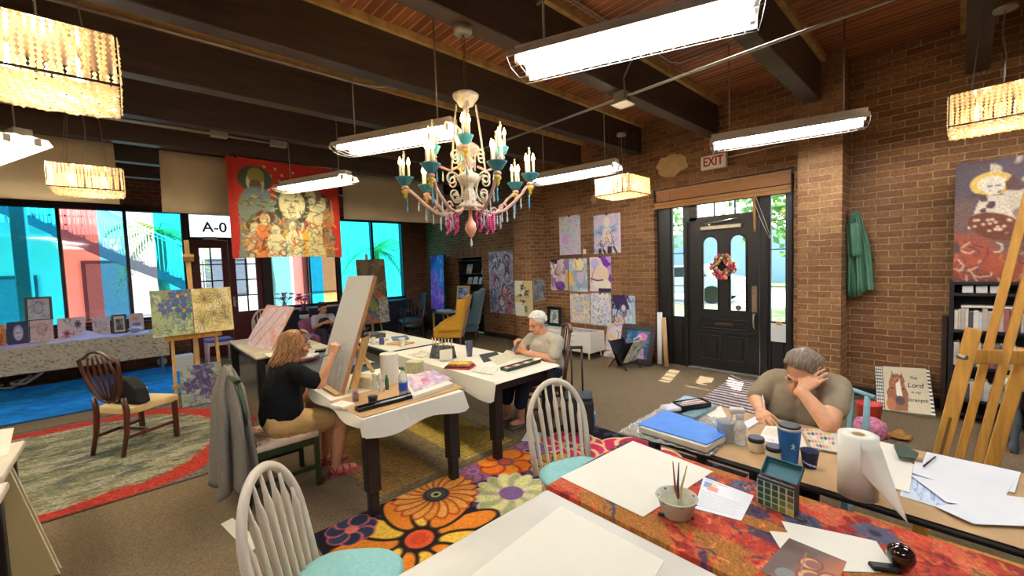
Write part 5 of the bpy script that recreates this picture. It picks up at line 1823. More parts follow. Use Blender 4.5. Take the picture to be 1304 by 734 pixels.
for k in range(90):      # combed back over the crown
    x = g.uniform(-.072, .072)
    h0 = math.sqrt(max(0, 1 - (x / .085) ** 2))
    w_ = g.uniform(-.006, .006)
    pts = [Vector((x, .046 * h0 + .010, .078 + .026 * h0)), Vector((x * 1.02, .020 * h0, .106 * h0 + .022)), Vector((x * 1.08 + w_, -.03, .118 * h0 + .012)), Vector((x * 1.0 + w_, -.095, .075 * h0 + .0)), Vector((x * .6, -.118, .01)), Vector((x * .25, -.122, -.025))]
    tube(bm, [Mh3 @ p for p in pts], [.003, .0075, .009, .008, .006, .004], 5)
    if k % 3 == 0:
        s = 1 if x > 0 else -1
        z0 = g.uniform(.0, .06)
        tube(bm, [Mh3 @ Vector(p) for p in ((s * .066, .040, z0 + .03), (s * .080, .005, z0 + .01), (s * .080, -.05, z0 - .01), (s * .045, -.105, -.01), (0.0, -.125, -.02))], [.003, .006, .007, .006, .004], 5)
ball(bm, Mh3 @ Vector((0, -.135, -.02)), (.030, .026, .030), 10)
obj('tied_hair', bm, mat('greying_brown_hair', (116, 98, 80), .45, var=.6, scale=50, wave=(5, .5, .5)), P3)
bm = BM(); tube(bm, [L3((-.735, 2.575, .735)), L3((-.715, 2.54, .69))], [.003, .001], 6); tube(bm, [L3((-.735, 2.575, .735)), L3((-.765, 2.63, .80))], .0035, 6)
tag(obj('pencil', bm, mat('white_pencil', (210, 206, 200), .4), loc=O3), 'white brush pen in the drawing hand of the resting woman', 'pencil')

# ---- far person by the windows -------------------------------------------------------------
O4 = ox(411, 400, -8.55); O4.z = 0
P4 = thing('person', 'seated person in a light shirt and dark vest far off by the orange window', 'person', O4)
bm = BM()
Mh4 = local_frame((0, 0, .86), (.9, .25, -.2))
head_solids(bm, Mh4, .95)
capsule(bm, (0, 0, .80), (-.02, 0, .73), .048, .055)
capsule(bm, (-.05, 0, .44), (-.02, 0, .68), .12, .11)
for s in (-1, 1):
    capsule(bm, (-.02, 0, .71), (-.02 + .02, s * .15, .70), .05, .048)
    capsule(bm, (0.0, s * .16, .70), (.07, s * .20, .52), .05, .042)
    capsule(bm, (.07, s * .20, .52), (.22, s * .08, .60), .04, .027)
    hand_solids(bm, (.23, s * .075, .605), (.9, -s * .3, .25), (0, s * .8, .5), s, (.5, .6, .4), .9)
    capsule(bm, (0, s * .09, .42), (.36, s * .11, .41), .08, .06); capsule(bm, (.36, s * .11, .41), (.36, s * .11, .08), .055, .036); capsule(bm, (.36, s * .11, .045), (.46, s * .12, .04), .036, .03)
fuse('body', bm, M_skin2, .0048, P4, 4)
face_parts(P4, Mh4, .95, (176, 96, 88), brow=(60, 50, 46))
bm = BM()
capsule(bm, (-.05, 0, .45), (-.02, 0, .66), .14, .125)
for s in (-1, 1):
    capsule(bm, (-.02, 0, .69), (0, s * .15, .69), .062, .062); capsule(bm, (0, s * .16, .69), (.055, s * .19, .57), .066, .056)
fuse('light_shirt', bm, mat('lilac_shirt', (196, 184, 196), .9, var=.06), .010, P4, 4)
bm = BM(); capsule(bm, (.0, 0, .48), (.02, 0, .62), .125, .11); fuse('dark_vest', bm, mat('dark_vest', (40, 32, 48), .9), .01, P4, 4)
bm = BM()
for s in (-1, 1):
    capsule(bm, (0, s * .09, .42), (.36, s * .11, .41), .095, .075); capsule(bm, (.36, s * .11, .41), (.36, s * .11, .10), .07, .055)
fuse('trousers', bm, mat('dark_trousers', (50, 46, 56), .9), .01, P4, 4)
bm = BM(); ball(bm, Mh4 @ Vector((0, -.026, .046)), (.078, .088, .080), 14, M=Mh4.to_3x3().to_4x4())
for k in range(40):
    a = k * .6; ball(bm, Mh4 @ Vector((.06 * math.cos(a), -.02 + .07 * math.sin(a), .09 + .02 * math.sin(k))), (.02, .02, .018), 6)
obj('short_hair', bm, mat('dark_hair', (52, 38, 40), .6, var=.3), P4)
# ================================================================== pictures, back furniture, left side
BK = [M_print, M_canvas_edge]
BKC = [M_paint, M_canvas_edge]
M_clip = mat('black_clip', (18, 18, 18), .4, metal=.3)


def abstract(w, h, bg, blobs, strokes, seed, ns=60, f=5, thr=.56, L=.16, sw=.012):
    p = Pic(w, h, bg, seed)
    p.blobs(blobs, f, thr, seed)
    p.strokes(ns, strokes, L, sw)
    return p.grain(.04)


def figure(p, x, y, s, body, dark, skin=(206, 200, 170)):
    """loose standing figure: head, hair, robe"""
    p.ell(x, y + .05 * s, .16 * s, .14 * s, dark)
    p.poly([(x - .10 * s, y + .16 * s), (x + .10 * s, y + .16 * s), (x + .20 * s, y + .95 * s), (x - .20 * s, y + .95 * s)], body)
    p.ell(x, y + .34 * s, .17 * s, .20 * s, body)
    p.ell(x, y + .08 * s, .085 * s, .115 * s, skin)
    p.line([(x - .04 * s, y + .07 * s), (x - .015 * s, y + .07 * s)], .014 * s, dark); p.line([(x + .015 * s, y + .07 * s), (x + .04 * s, y + .07 * s)], .014 * s, dark)
    p.line([(x - .02 * s, y + .14 * s), (x + .02 * s, y + .14 * s)], .012 * s, (150, 80, 70))
    p.strokes(10, [dark], .22 * s, .008, (x - .16 * s, y + .3 * s, x + .12 * s, y + .9 * s), PI / 2)


def wallpic(label, pic, x0, z1, x1, z0, y=WY - .006, th=.005, clip=True, group=None, mats=BK):
    t = panel('hanging_picture', pic, (x0, y, z1), (x1, y, z1), (x0, y, z0), th, mats)
    tag(t, label, 'painting', group)
    if clip:
        bm = BM(); c = (x0 + x1) / 2; box(bm, c - .016, c + .016, y - .012, y + .004, z1 - .018, z1 + .012, .003)
        obj('clip', bm, M_clip, t)
    return t


pal1 = [(196, 180, 200), (170, 190, 200), (214, 206, 190)]
q = abstract(60, 88, (196, 192, 196), [(206, 176, 206), (184, 192, 190)], [(90, 80, 110), (206, 120, 200), (120, 120, 130), (230, 226, 210)], 21, 70, L=.06, sw=.008); q.ell(.2, .6, .10, .14, (206, 150, 214)); q.rect(0, 0, .08, .3, (206, 196, 150))
wallpic('pale grey and lilac painting of scattered marks, pinned highest on the brick wall', q, -5.10, 2.45, -4.61, 1.745)
q = Pic(66, 84, (166, 186, 202), 22); q.blobs([(196, 206, 210), (140, 160, 190), (206, 180, 196)], 4, .56); q.rect(.72, 0, .79, 1, (226, 190, 206))
q.ell(.39, .2, .09, .13, (222, 212, 190)); q.poly([(.28, .35), (.5, .35), (.6, .95), (.2, .95)], (206, 200, 196)); q.ell(.4, .55, .11, .16, (226, 206, 170)); q.strokes(30, [(40, 36, 60), (84, 76, 130), (190, 130, 90)], .14, .014, (.15, .4, .65, .95)); q.rect(.14, .86, .22, 1, (40, 30, 50)); q.rect(.40, .82, .52, 1, (46, 36, 60)); q.line([(.28, .9), (.33, .99)], .05, (40, 32, 52)); q.line([(.58, .84), (.66, .98)], .05, (52, 40, 70))
wallpic('pinned painting of a pale seated figure on light blue, nearest the door', q, -4.32, 2.39, -3.79, 1.735)
q = Pic(52, 72, (206, 196, 200), 23); q.rect(0, 0, .3, .3, (34, 30, 50)); q.blobs([(226, 216, 196), (150, 120, 170)], 4, .56); q.ell(.36, .42, .1, .3, (206, 170, 170)); q.ell(.4, .86, .2, .16, (110, 60, 170)); q.strokes(26, [(40, 30, 60), (190, 150, 90), (120, 90, 160)], .2, .02); q.rect(.62, .4, .72, 1, (206, 180, 120))
wallpic('pinned painting with dark corner and violet patch, first of the middle three', q, -5.345, 1.67, -4.925, 1.09)
q = Pic(52, 74, (176, 190, 200), 24); q.blobs([(206, 206, 210), (150, 170, 190)], 4, .55); q.ell(.38, .2, .19, .2, (240, 220, 160)); q.poly([(0, .42), (.15, .38), (.2, .8), (0, .8)], (240, 190, 90)); q.ell(.45, .55, .12, .2, (206, 180, 206)); q.line([(.3, .38), (.5, .4), (.55, .28)], .015, (70, 60, 60)); q.strokes(16, [(120, 150, 180), (206, 140, 170), (60, 60, 70)], .15, .012)
wallpic('pinned pale blue painting with a cream round head and yellow block, middle of three', q, -4.90, 1.67, -4.48, 1.075)
q = Pic(54, 74, (226, 206, 206), 25); q.poly([(.35, 0), (.73, 0), (.73, .9), (.5, .3)], (120, 50, 170)); q.blobs([(190, 150, 210)], 4, .6, 2, box=(.4, 0, .73, .6)); q.ell(.19, .2, .14, .15, (196, 180, 220)); q.ell(.40, .5, .26, .26, (236, 206, 180)); q.ell(.42, .78, .3, .14, (240, 226, 206)); q.rect(.3, .9, .73, 1, (60, 36, 80)); q.line([(.05, .62), (.25, .68), (.45, .66)], .04, (80, 70, 120)); q.line([(.2, .3), (.1, .5), (.06, .72)], .016, (90, 60, 120))
wallpic('pinned painting of a crouching nude before violet, last of the middle three', q, -4.425, 1.68, -3.99, 1.086)
wallpic('lower pinned floral painting in yellow and grey dabs above the white cabinet', abstract(54, 66, (206, 200, 190), [(226, 206, 150), (190, 196, 206), (226, 210, 196)], [(210, 170, 80), (120, 110, 130), (206, 130, 130), (80, 90, 110)], 26, 110, L=.07, sw=.010), -4.885, 1.035, -4.445, .505)
wallpic('lower pinned painting of loose black and green tangles on white', abstract(54, 70, (226, 224, 220), [(196, 210, 206), (216, 206, 226)], [(60, 60, 90), (120, 170, 150), (150, 110, 190), (40, 40, 50)], 27, 110, L=.07, sw=.010), -4.427, 1.06, -4.005, .50)
q = Pic(54, 64, (190, 200, 210), 28); q.rect(0, 0, .62, .45, (54, 36, 84)); q.rect(.62, 0, .84, 1, (170, 200, 214)); q.strokes(22, [(226, 226, 226), (110, 80, 150), (40, 30, 60), (120, 180, 196)], .3, .03, ang=PI / 2); q.ell(.42, .5, .13, .2, (120, 110, 140)); q.ell(.42, .4, .07, .1, (226, 210, 200)); q.ell(.25, .82, .16, .14, (214, 170, 150)); q.strokes(20, [(40, 36, 60), (220, 220, 230)], .12, .012, (.1, .5, .7, 1))
wallpic('painting with a dark violet top and a seated figure, pinned above the leaning works', q, -3.976, 1.034, -3.55, .515)
q = Pic(60, 64, (206, 196, 214), 29); q.blobs([(226, 216, 210), (180, 160, 200), (220, 190, 160)], 4, .56); q.strokes(30, [(90, 70, 120), (226, 226, 230), (206, 170, 110)], .3, .02); q.grain(.03)
tag(panel('painting', q, (-4.06, 5.925, .56), (-3.60, 5.925, .56), (-4.10, 5.82, .002), .012, BKC), 'unframed lilac painting standing on the floor behind the folding print rack', 'painting')
bm = BM(); box(bm, -4.56, -4.50, WY - .006, WY, 1.745, 1.83); tag(obj('hanging_card', bm, M_paper), 'small blank label card beside the upper lilac painting', 'card')
# leaning framed painting
tl, tr, bl, br = (-3.70, 5.87, .585), (-3.14, 5.87, .585), (-3.72, 5.68, .004), (-3.14, 5.68, .004)
q = Pic(70, 80, (60, 130, 160), 30); q.blobs([(206, 90, 150), (40, 150, 180), (110, 90, 160), (30, 90, 130)], 3, .56); q.poly([(.3, .4), (.6, .4), (.75, 1), (.15, 1)], (196, 170, 196)); q.ell(.6, .22, .16, .12, (220, 110, 170)); q.strokes(46, [(226, 220, 226), (180, 60, 80), (70, 60, 110), (206, 150, 160)], .2, .016, (.15, .45, .75, 1)); q.line([(.3, .35), (.5, .2), (.6, .32), (.48, .42)], .03, (226, 226, 230))
Mf = frame_from(bl, Vector(br) - Vector(bl), Vector(tl) - Vector(bl))
fr = panel('framed_painting', q, Mf @ Vector((.08, .53, 0)), Mf @ Vector((.50, .53, 0)), Mf @ Vector((.08, .08, 0)), .008, BK)
tag(fr, 'dark framed turquoise and pink painting leaning against the wall beside the door', 'painting')
bm = BM()
W_, H_ = .58, .61
for a in ((0, W_, 0, .085), (0, W_, H_ - .085, H_), (0, .085, .085, H_ - .085), (W_ - .085, W_, .085, H_ - .085)):
    box(bm, a[0], a[1], a[2], a[3], -.018, .018, .004, M=Mf)
obj('frame', bm, mat('dark_umber_frame', (56, 42, 44), .5, var=.15), fr)
# folding print rack
t = thing('print_rack', 'black folding X rack holding a slanted stack of prints in front of the framed painting', 'rack', (-3.42, 5.40, 0))
for s in (-1, 1):
    for d in (-1, 1):
        bm = BM(); bar(bm, (-.22 * s, d * .20, 0), (.22 * s, d * .20, .52), .022, .014); obj('leg', bm, M_blackm, t)
for s in (-1, 1):
    bm = BM(); bar(bm, (.2 * s, -.2, .49), (.2 * s, .2, .49), .014, .02); obj('rail', bm, M_blackm, t)
bm = BM(); v = [bm.verts.new(p) for p in ((-.20, -.19, .48), (-.20, .19, .48), (0, .19, .05), (0, -.19, .05))]; bm.faces.new(v); v2 = [bm.verts.new(p) for p in ((.20, -.19, .48), (.20, .19, .48))]; bm.faces.new((v[3], v[2], v2[1], v2[0])); obj('sling', bm, M_blackm, t, solid=.006)
t.rotation_euler = (0, 0, R(-8)); t.scale = (.78, .78, .8)
for k, c in enumerate([(170, 200, 160), (226, 226, 220), (190, 206, 196)]):
    q = abstract(34, 46, c, [(120, 170, 120), (230, 230, 226)], [(60, 90, 90), (226, 226, 226)], 40 + k, 20)
    b = Vector((-3.36 + k * .014, 5.27, .10)); e = Vector((.185, 0, .34))
    tag(panel('print', q, b + e, b + e + Vector((.02, .27, 0)), b, .004, BK), ('greenish print at the front of the stack in the folding rack', 'white print in the middle of the folding rack stack', 'pale print at the back of the folding rack stack')[k], 'print', 'prints in the folding rack')
# tubes
bm = BM(); tube(bm, [(-3.065, 5.80, .03), (-3.11, 5.90, .80)], .038, 14); tag(obj('paper_roll', bm, M_paperc), 'white paper roll standing upright beside the entrance door', 'paper roll')
bm = BM(); tube(bm, [(-2.95, 5.78, .004), (-3.06, 5.925, .72)], .034, 14); tag(obj('paper_roll', bm, M_kraft), 'brown paper roll leaning behind the white roll by the door', 'paper roll')
M_cab = mat('cabinet_white', (232, 226, 214), .4, var=.03)
t = thing('low_cabinet', 'low white cabinet on tapered legs under the pinned paintings', 'cabinet', (-4.72, 5.62, 0))
bm = BM(); box(bm, -.66, .66, -.20, .20, .11, .44, .006); obj('body', bm, M_cab, t)
for k in range(3):
    bm = BM(); box(bm, -.64, .64, -.212, -.199, .125 + k * .103, .222 + k * .103, .004); dr = obj('drawer', bm, M_cab, t)
    for x in (-.3, .3):
        bm = BM(); tube(bm, [(x - .05, -.214, .18 + k * .103), (x - .04, -.235, .18 + k * .103), (x + .04, -.235, .18 + k * .103), (x + .05, -.214, .18 + k * .103)], .005, 6); obj('handle', bm, M_steel, dr)
for sx in (-1, 1):
    for sy in (-1, 1):
        bm = BM(); tube(bm, [(sx * .6, sy * .16, .115), (sx * .61, sy * .17, 0)], [.02, .013], 8); obj('leg', bm, M_white2, t)
q = Pic(40, 44, (206, 212, 206), 31); q.strokes(60, [(40, 46, 40), (90, 100, 90)], .14, .016); q.ell(.45, .5, .2, .3, (120, 130, 120)); q.strokes(30, [(30, 30, 30), (220, 226, 220)], .12, .016)
t = panel('framed_print', q, (-5.21, 5.765, .75), (-5.0, 5.765, .75), (-5.21, 5.735, .49), .008, BK); tag(t, 'small black framed ink picture standing on the white cabinet', 'picture')
bm = BM()
for a in ((-5.27, -4.94, .441, .495), (-5.27, -4.94, .745, .80), (-5.27, -5.21, .495, .745), (-5.0, -4.94, .495, .745)):
    box(bm, a[0], a[1], 5.73, 5.765, a[2], a[3], .004)
obj('frame', bm, M_blackm, t)
bm = BM(); box(bm, -5.36, -5.15, 5.50, 5.64, .441, .475, .004); tag(obj('box', bm, mat('turquoise_card', (110, 176, 186), .6)), 'flat turquoise box on the end of the white cabinet', 'box')
for k in range(4):
    q = abstract(40, 30, [(206, 206, 206), (180, 170, 190), (226, 220, 210), (190, 196, 206)][k], [(90, 90, 100), (206, 200, 196)], [(60, 50, 80), (226, 226, 226), (180, 130, 150)], 50 + k, 30)
    x, y, a = -4.75 + .17 * k, 5.58 + .03 * (k % 2), .2 * (k - 1)
    M = Matrix.Translation((x, y, .4415 + .002 * k + .0005)) @ Matrix.Rotation(a, 4, 'Z')
    tag(panel('print', q, M @ Vector((-.16, .11, .0016)), M @ Vector((.16, .11, .0016)), M @ Vector((-.16, -.11, .0016)), .0014, BK), ('loose print on the white cabinet next to the framed ink picture', 'second loose print on the white cabinet', 'third loose print on the white cabinet', 'loose print at the right end of the white cabinet')[k], 'print', 'loose prints on the white cabinet')

# big painting on the far wall, collage on the pier, small grey work
q = Pic(90, 150, (150, 146, 160), 33); q.blobs([(196, 196, 200), (110, 100, 140), (170, 150, 160)], 7, .56)
for i, (x, y, r, c) in enumerate(((.17, .14, .07, (196, 200, 196)), (.45, .17, .08, (120, 96, 150)), (.15, .34, .08, (206, 120, 150)), (.45, .42, .07, (190, 180, 196)), (.2, .52, .08, (170, 180, 196)), (.38, .62, .07, (220, 150, 90)), (.1, .7, .07, (120, 140, 180)), (.3, .8, .08, (206, 206, 210)), (.5, .75, .07, (190, 130, 150)))):
    figure(q, x, y - .06, .32, c, (60, 56, 84), (206, 196, 196)); q.ell(x, y, r, r * 1.1, (70, 60, 100), ring=.006)
q.strokes(120, [(60, 60, 96), (206, 206, 216), (190, 110, 150), (90, 110, 160)], .1, .008); q.rect(0, 0, .6, .03, (110, 106, 96)); q.grain(.05)
wallpic('tall crowded painting of many grey and blue figures on the far brick wall', q, -7.165, 1.93, -6.37, .55, y=WY - .03, th=.025, clip=False, mats=BKC)
q = Pic(60, 100, (226, 220, 200), 34); q.rect(.3, 0, .6, 1, (206, 190, 140)); q.rect(0, .42, .6, .62, (206, 186, 130)); q.rect(0, .62, .32, 1, (226, 222, 206)); q.rect(.33, .7, .42, .88, (96, 140, 80))
for (x, y) in ((.28, .15), (.25, .22), (.42, .3), (.4, .38), (.2, .42), (.3, .58)): q.ell(x, y, .035, .03, (50, 46, 44)); q.strokes(6, [(60, 56, 50)], .1, .012, (x - .05, y - .03, x + .05, y + .03))
q.ell(.22, .55, .05, .025, (190, 110, 60))
wallpic('cream and tan collage panel with a green strip, fixed to the brick pier', q, -5.955, 1.285, -5.475, .60, y=5.556, th=.012, clip=False)
q = abstract(40, 50, (126, 132, 136), [(150, 156, 160), (100, 104, 110)], [(60, 64, 70), (170, 176, 180)], 35, 40)
a, b = ox(681, 356, -5.47), ox(695, 384, -5.47)
t = panel('painting', q, (-5.472, 5.60, 1.30), (-5.472, 5.90, 1.30), (-5.472, 5.60, .88), .005, BK); t.name = 'hanging_picture'; tag(t, 'small grey pinned study on the side of the brick pier', 'painting')
q = Pic(80, 130, (50, 90, 190), 36)
n = vnoise(130, 80, 4, 5, 3, 4); q.put(np.clip((q.X - .1 + n * .3) * 3, 0, 1), (40, 120, 206)); q.put(np.clip((.45 - q.X + (n - .5) * .9 + (q.Y - .5) * .5) * 4, 0, 1), (176, 76, 206)); q.put(np.clip((.16 - q.X + (.25 - q.Y)) * 4, 0, 1), (60, 40, 140)); q.blobs([(90, 150, 220), (220, 130, 230)], 8, .64, 4); q.strokes(90, [(200, 90, 220), (130, 170, 230), (80, 60, 180), (230, 150, 230)], .14, .008, (0, .35, .6, 1)); q.grain(.05)
tag(panel('painting', q, (-9.28, 5.74, 1.88), (-8.50, 5.62, 1.90), (-9.22, 5.66, .55), .05, [M_paint, M_blackm]), 'large blue and magenta abstract painting in the far corner', 'painting')
bm = BM(); box(bm, -9.28, -8.52, 5.60, 5.90, 0, .545, .01); tag(obj('low_chest', bm, mat('dark_chest', (60, 44, 50), .6)), 'dark low chest under the blue and magenta painting', 'chest')
# niche shelves
t = thing('bookcase', 'dark shelf unit standing in the arched brick niche', 'bookcase', (-7.93, 6.15, 0))
bm = BM(); box(bm, -.48, -.455, -.16, .17, 0, 1.74); obj('side_panel', bm, M_blackw, t); bm = BM(); box(bm, .455, .48, -.16, .17, 0, 1.74); obj('side_panel', bm, M_blackw, t)
for z in (.05, .45, .82, 1.15, 1.40, 1.72): bm = BM(); box(bm, -.455, .455, -.16, .17, z, z + .022); obj('shelf', bm, M_blackw, t)
bm = BM(); box(bm, -.48, .48, .17, .18, 0, 1.74); obj('back_panel', bm, M_blackw, t)
for k, (x, z, w, h, c, lb) in enumerate(((-.22, 1.422, .2, .22, (206, 206, 206), 'white print on the top niche shelf'), (.36, 1.422, .12, .2, (190, 200, 220), 'slim pale picture on the top niche shelf, right'), (-.2, 1.172, .16, .16, (206, 210, 216), 'first pale card on the second niche shelf'), (.02, 1.172, .16, .17, (190, 200, 216), 'second pale card on the second niche shelf'), (.24, 1.172, .10, .16, (210, 210, 220), 'third pale card on the second niche shelf'))):
    q = abstract(14, 16, c, [(150, 160, 180)], [(60, 60, 80)], 70 + k, 8, sw=.03)
    o = Vector((-7.93 + x, 6.02, z)); tag(panel('card', q, o + Vector((0, .05, h)), o + Vector((w, .05, h)), o, .008, BK), lb, 'card')
bm = BM(); box(bm, -8.35, -7.95, 6.0, 6.2, .842, .98, .01); tag(obj('box', bm, mat('maroon_box', (96, 34, 40), .6)), 'maroon box on the third niche shelf', 'box')
bm = BM(); box(bm, -7.86, -7.5, 5.99, 6.2, .842, 1.0, .01); tag(obj('basket', bm, mat('wicker', (176, 130, 80), .8, var=.3, scale=80)), 'tan basket on the third niche shelf beside the maroon box', 'basket')


# upholstered wing chairs (built facing +y)
def wing_chair(label, m, h, w=.56):
    t = thing('wing_chair', label, 'armchair')
    bm = BM(); box(bm, -w / 2, w / 2, -.26, .30, .20, .42, .04, seg=3); obj('seat', bm, m, t)
    bm = BM(); surf(bm, lambda u, v: ((u - .5) * w * (1 - .06 * v), -.24 - .16 * v - .02 * math.cos((u - .5) * 5), .36 + (h - .36) * v + .03 * math.sin(PI * u) * v), 10, 12); obj('backrest', bm, m, t, solid=.09)
    for s in (-1, 1):
        bm = BM(); surf(bm, lambda u, v: (s * (w / 2 - .01 + .02 * u), -.26 - .13 * max(0, v * (h - .38) / (h - .3)) + u * (.46 - .30 * max(0, min(1, (v - .28) / .2))), .34 + (h - .38) * v), 8, 14); obj('wing', bm, m, t, solid=.06)
        for sy in (-.22, .24):
            bm = BM(); tube(bm, [(s * (w / 2 - .06), sy, .21), (s * (w / 2 - .05), sy * 1.05, 0)], [.024, .015], 8); obj('leg', bm, M_mahog, t)
    return t
M_must = mat('mustard_velvet', (206, 150, 34), .8, var=.1, sheen=.3)
c = wing_chair('mustard yellow wing armchair turned away, beyond the far work table', M_must, 1.0); c.location = (-7.0, 4.72, 0); c.rotation_euler = (0, 0, R(136))
c = wing_chair('slate blue tall backed armchair in front of the gilt frame', mat('slate_velvet', (86, 110, 122), .8, var=.1, sheen=.3), 1.08, .5); c.location = (-7.34, 5.36, 0); c.rotation_euler = (0, 0, R(136))
q = abstract(40, 70, (110, 130, 176), [(170, 176, 206), (60, 90, 150)], [(226, 220, 226), (180, 100, 110), (40, 50, 110)], 37, 40)
o = Vector((-8.02, 5.60, .58)); f_ = panel('framed_mirror', q, o + Vector((.05, .06, .52)), o + Vector((.38, .08, .52)), o + Vector((.05, .0, .0)), .01, BK); tag(f_, 'gilt framed blue picture behind the slate armchair', 'picture')
bm = BM()
for a, b in (((.02, -.01, -.03), (.02, .07, .56)), ((.41, .0, -.03), (.41, .09, .56)), ((.0, .07, .55), (.43, .09, .55)), ((.0, -.01, -.02), (.43, .0, -.02))): bar(bm, o + Vector(a), o + Vector(b), .05, .03, up=(0, 1, 0))
obj('frame', bm, mat('gilt_frame', (206, 150, 96), .4, metal=.3), f_)
t = thing('console_table', 'small wooden table with folded linen between the two armchairs', 'table', (-8.12, 5.38, 0))
bm = BM(); box(bm, -.36, .30, -.16, .16, .52, .55, .005); obj('top', bm, M_mahog, t); bm = BM(); box(bm, -.34, .28, -.15, .15, .10, .12); obj('shelf', bm, M_mahog, t)
for x in (-.33, .27):
    for y in (-.14, .14): bm = BM(); box(bm, x - .018, x + .018, y - .018, y + .018, 0, .52); obj('leg', bm, M_oak, t)
for k in range(3):
    bm = BM(); box(bm, -8.42 + .22 * k, -8.24 + .22 * k, 5.29, 5.47, .551, .60 + .01 * (k % 2), .015, seg=2); tag(obj('folded_cloth', bm, mat('linen_%d' % k, [(190, 200, 214), (206, 196, 190), (160, 180, 196)][k], .9)), ('blue folded linen on the small wooden table', 'cream folded linen on the small wooden table', 'grey blue folded linen nearest the slate armchair')[k], 'cloth', 'folded linen on the console')
# dark spindle chairs near the corner
M_dk = mat('dark_stained_chair', (46, 30, 34), .4, var=.2)
dc = simple_chair('spindle_chair', 'dark spindle armchair in the far corner before the blue painting', M_dk, M_dk, sz=.44, w=.52, d=.48, h=1.0, slats=6, arms=True, lean=.12)
dc.location = (-8.38, 4.60, 0.003); dc.rotation_euler = (0, 0, R(160))
d2_ = simple_chair('spindle_chair', 'dark low backed armchair by the window corner, left of the spindle armchair', M_dk, M_dk, sz=.42, w=.52, d=.46, h=.84, slats=5, arms=True, lean=.06)
d2_.location = (-9.03, 5.04, 0.003); d2_.rotation_euler = (0, 0, R(230))
t = thing('stool', 'small black metal stool standing before the dark spindle armchair', 'stool', (-7.42, 4.12, 0))
bm = BM(); lathe(bm, [(.15, .43), (.155, .445), (.15, .46), (.05, .465)], 18); obj('seat', bm, M_blackm, t)
for k in range(4): a = k * PI / 2 + .4; bm = BM(); tube(bm, [(.1 * math.cos(a), .1 * math.sin(a), .44), (.15 * math.cos(a), .15 * math.sin(a), 0)], .009, 6); obj('leg', bm, M_blackm, t)


# ------------------------------------------------ hanging panels and banner
M_beige = mat('beige_canvas_panel', (176, 160, 132), .9, var=.05, scale=3, spec=.1)
def hang_panel(label, y0, y1, x, z1, z0, sag=0.0):
    bm = BM(); surf(bm, lambda u, v: (x + .012 * math.sin(u * 7 + v * 2) * v, y0 + (y1 - y0) * u + .03 * v * (u - .5), z1 - (z1 - z0) * v), 16, 8)
    o = obj('hanging_canvas', bm, M_beige, solid=.012); return tag(o, label, 'canvas panel', None)
hang_panel('wide beige canvas panel hung above the windows behind the small crystal pendant', -3.6, -.03, -7.02, 3.235, 2.505)
hang_panel('narrow beige canvas panel partly hidden behind the red banner', .395, 2.35, -7.06, 3.235, 2.44)
hang_panel('beige canvas panel hung above the windows right behind the chandelier', 2.72, 4.7, -7.02, 3.235, 2.46)
q = Pic(150, 140, (178, 44, 30), 38)
q.put(np.clip((.22 - np.abs(q.X - .35 - q.Y * .35)) * 2, 0, 1) * .5 * (q.Y < .5), (206, 76, 60))
for x, y in ((.33, .07), (.43, .08), (.49, .14), (.38, .16), (.31, .22), (.46, .2), (.36, .3), (.6, .1), (.88, .15)): q.ell(x, y, .013, .013, (214, 170, 150))
base = (164, 158, 112)
q.poly([(.10, .5), (.2, .34), (.4, .4), (.5, .3), (.72, .34), (.8, .42), (.95, .5), (1.0, 1), (.07, 1)], (150, 130, 80))
q.blobs([(180, 150, 80), (110, 100, 70), (190, 120, 60), (110, 130, 130)], 9, .58, 6, box=(.08, .45, 1.0, 1))
for (x, y, s, c, dk) in ((.24, .16, .95, (120, 130, 110), (70, 80, 60)), (.86, .36, .66, (150, 110, 60), (90, 50, 40)), (.74, .28, .82, (190, 180, 130), (120, 96, 70)), (.21, .66, .5, (190, 180, 140), (96, 70, 40)), (.31, .56, .55, (206, 120, 60), (90, 60, 40)), (.40, .68, .5, (200, 192, 150), (110, 90, 70)), (.63, .62, .5, (206, 150, 50), (120, 70, 40))):
    figure(q, x, y, s, c, dk, (200, 192, 150))
q.ell(.57, .44, .17, .22, (60, 56, 44)); q.ell(.57, .43, .125, .17, (196, 190, 146)); q.ell(.54, .22, .08, .05, (40, 34, 28)); q.ell(.55, .26, .12, .05, (70, 70, 56))
for k in range(26):
    a = PI * (.85 + 1.3 * k / 25); q.line([(.57 + .15 * math.cos(a), .43 + .19 * math.sin(a)), (.57 + .2 * math.cos(a), .43 + .25 * math.sin(a))], .012, [(60, 60, 50), (190, 170, 120)][k % 2])
for s in (-1, 1): q.line([(.57 + s * .025, .40), (.57 + s * .07, .395)], .010, (70, 60, 46))
q.line([(.57, .4), (.555, .47), (.575, .475)], .007, (110, 96, 66)); q.line([(.54, .525), (.6, .525)], .010, (120, 76, 56))
figure(q, .57, .64, .5, (206, 198, 152), (130, 120, 96), (206, 198, 156))
q.ell(.25, .17, .075, .08, (140, 136, 70)); q.ell(.24, .27, .055, .06, (120, 90, 70)); q.ell(.25, .35, .12, .07, (110, 130, 136))
q.strokes(240, [(70, 60, 44), (200, 186, 130), (120, 96, 60), (120, 140, 140)], .07, .007, (.1, .32, .98, 1))
q.strokes(60, [(206, 140, 60), (180, 70, 40)], .06, .012, (.1, .6, .98, 1))
q.rect(0, 0, .055, 1, (170, 40, 28)); q.rect(q.asp - .025, .3, q.asp, 1, (170, 44, 32)); q.grain(.04)
bn_y0, bn_y1 = 1.07, 2.565
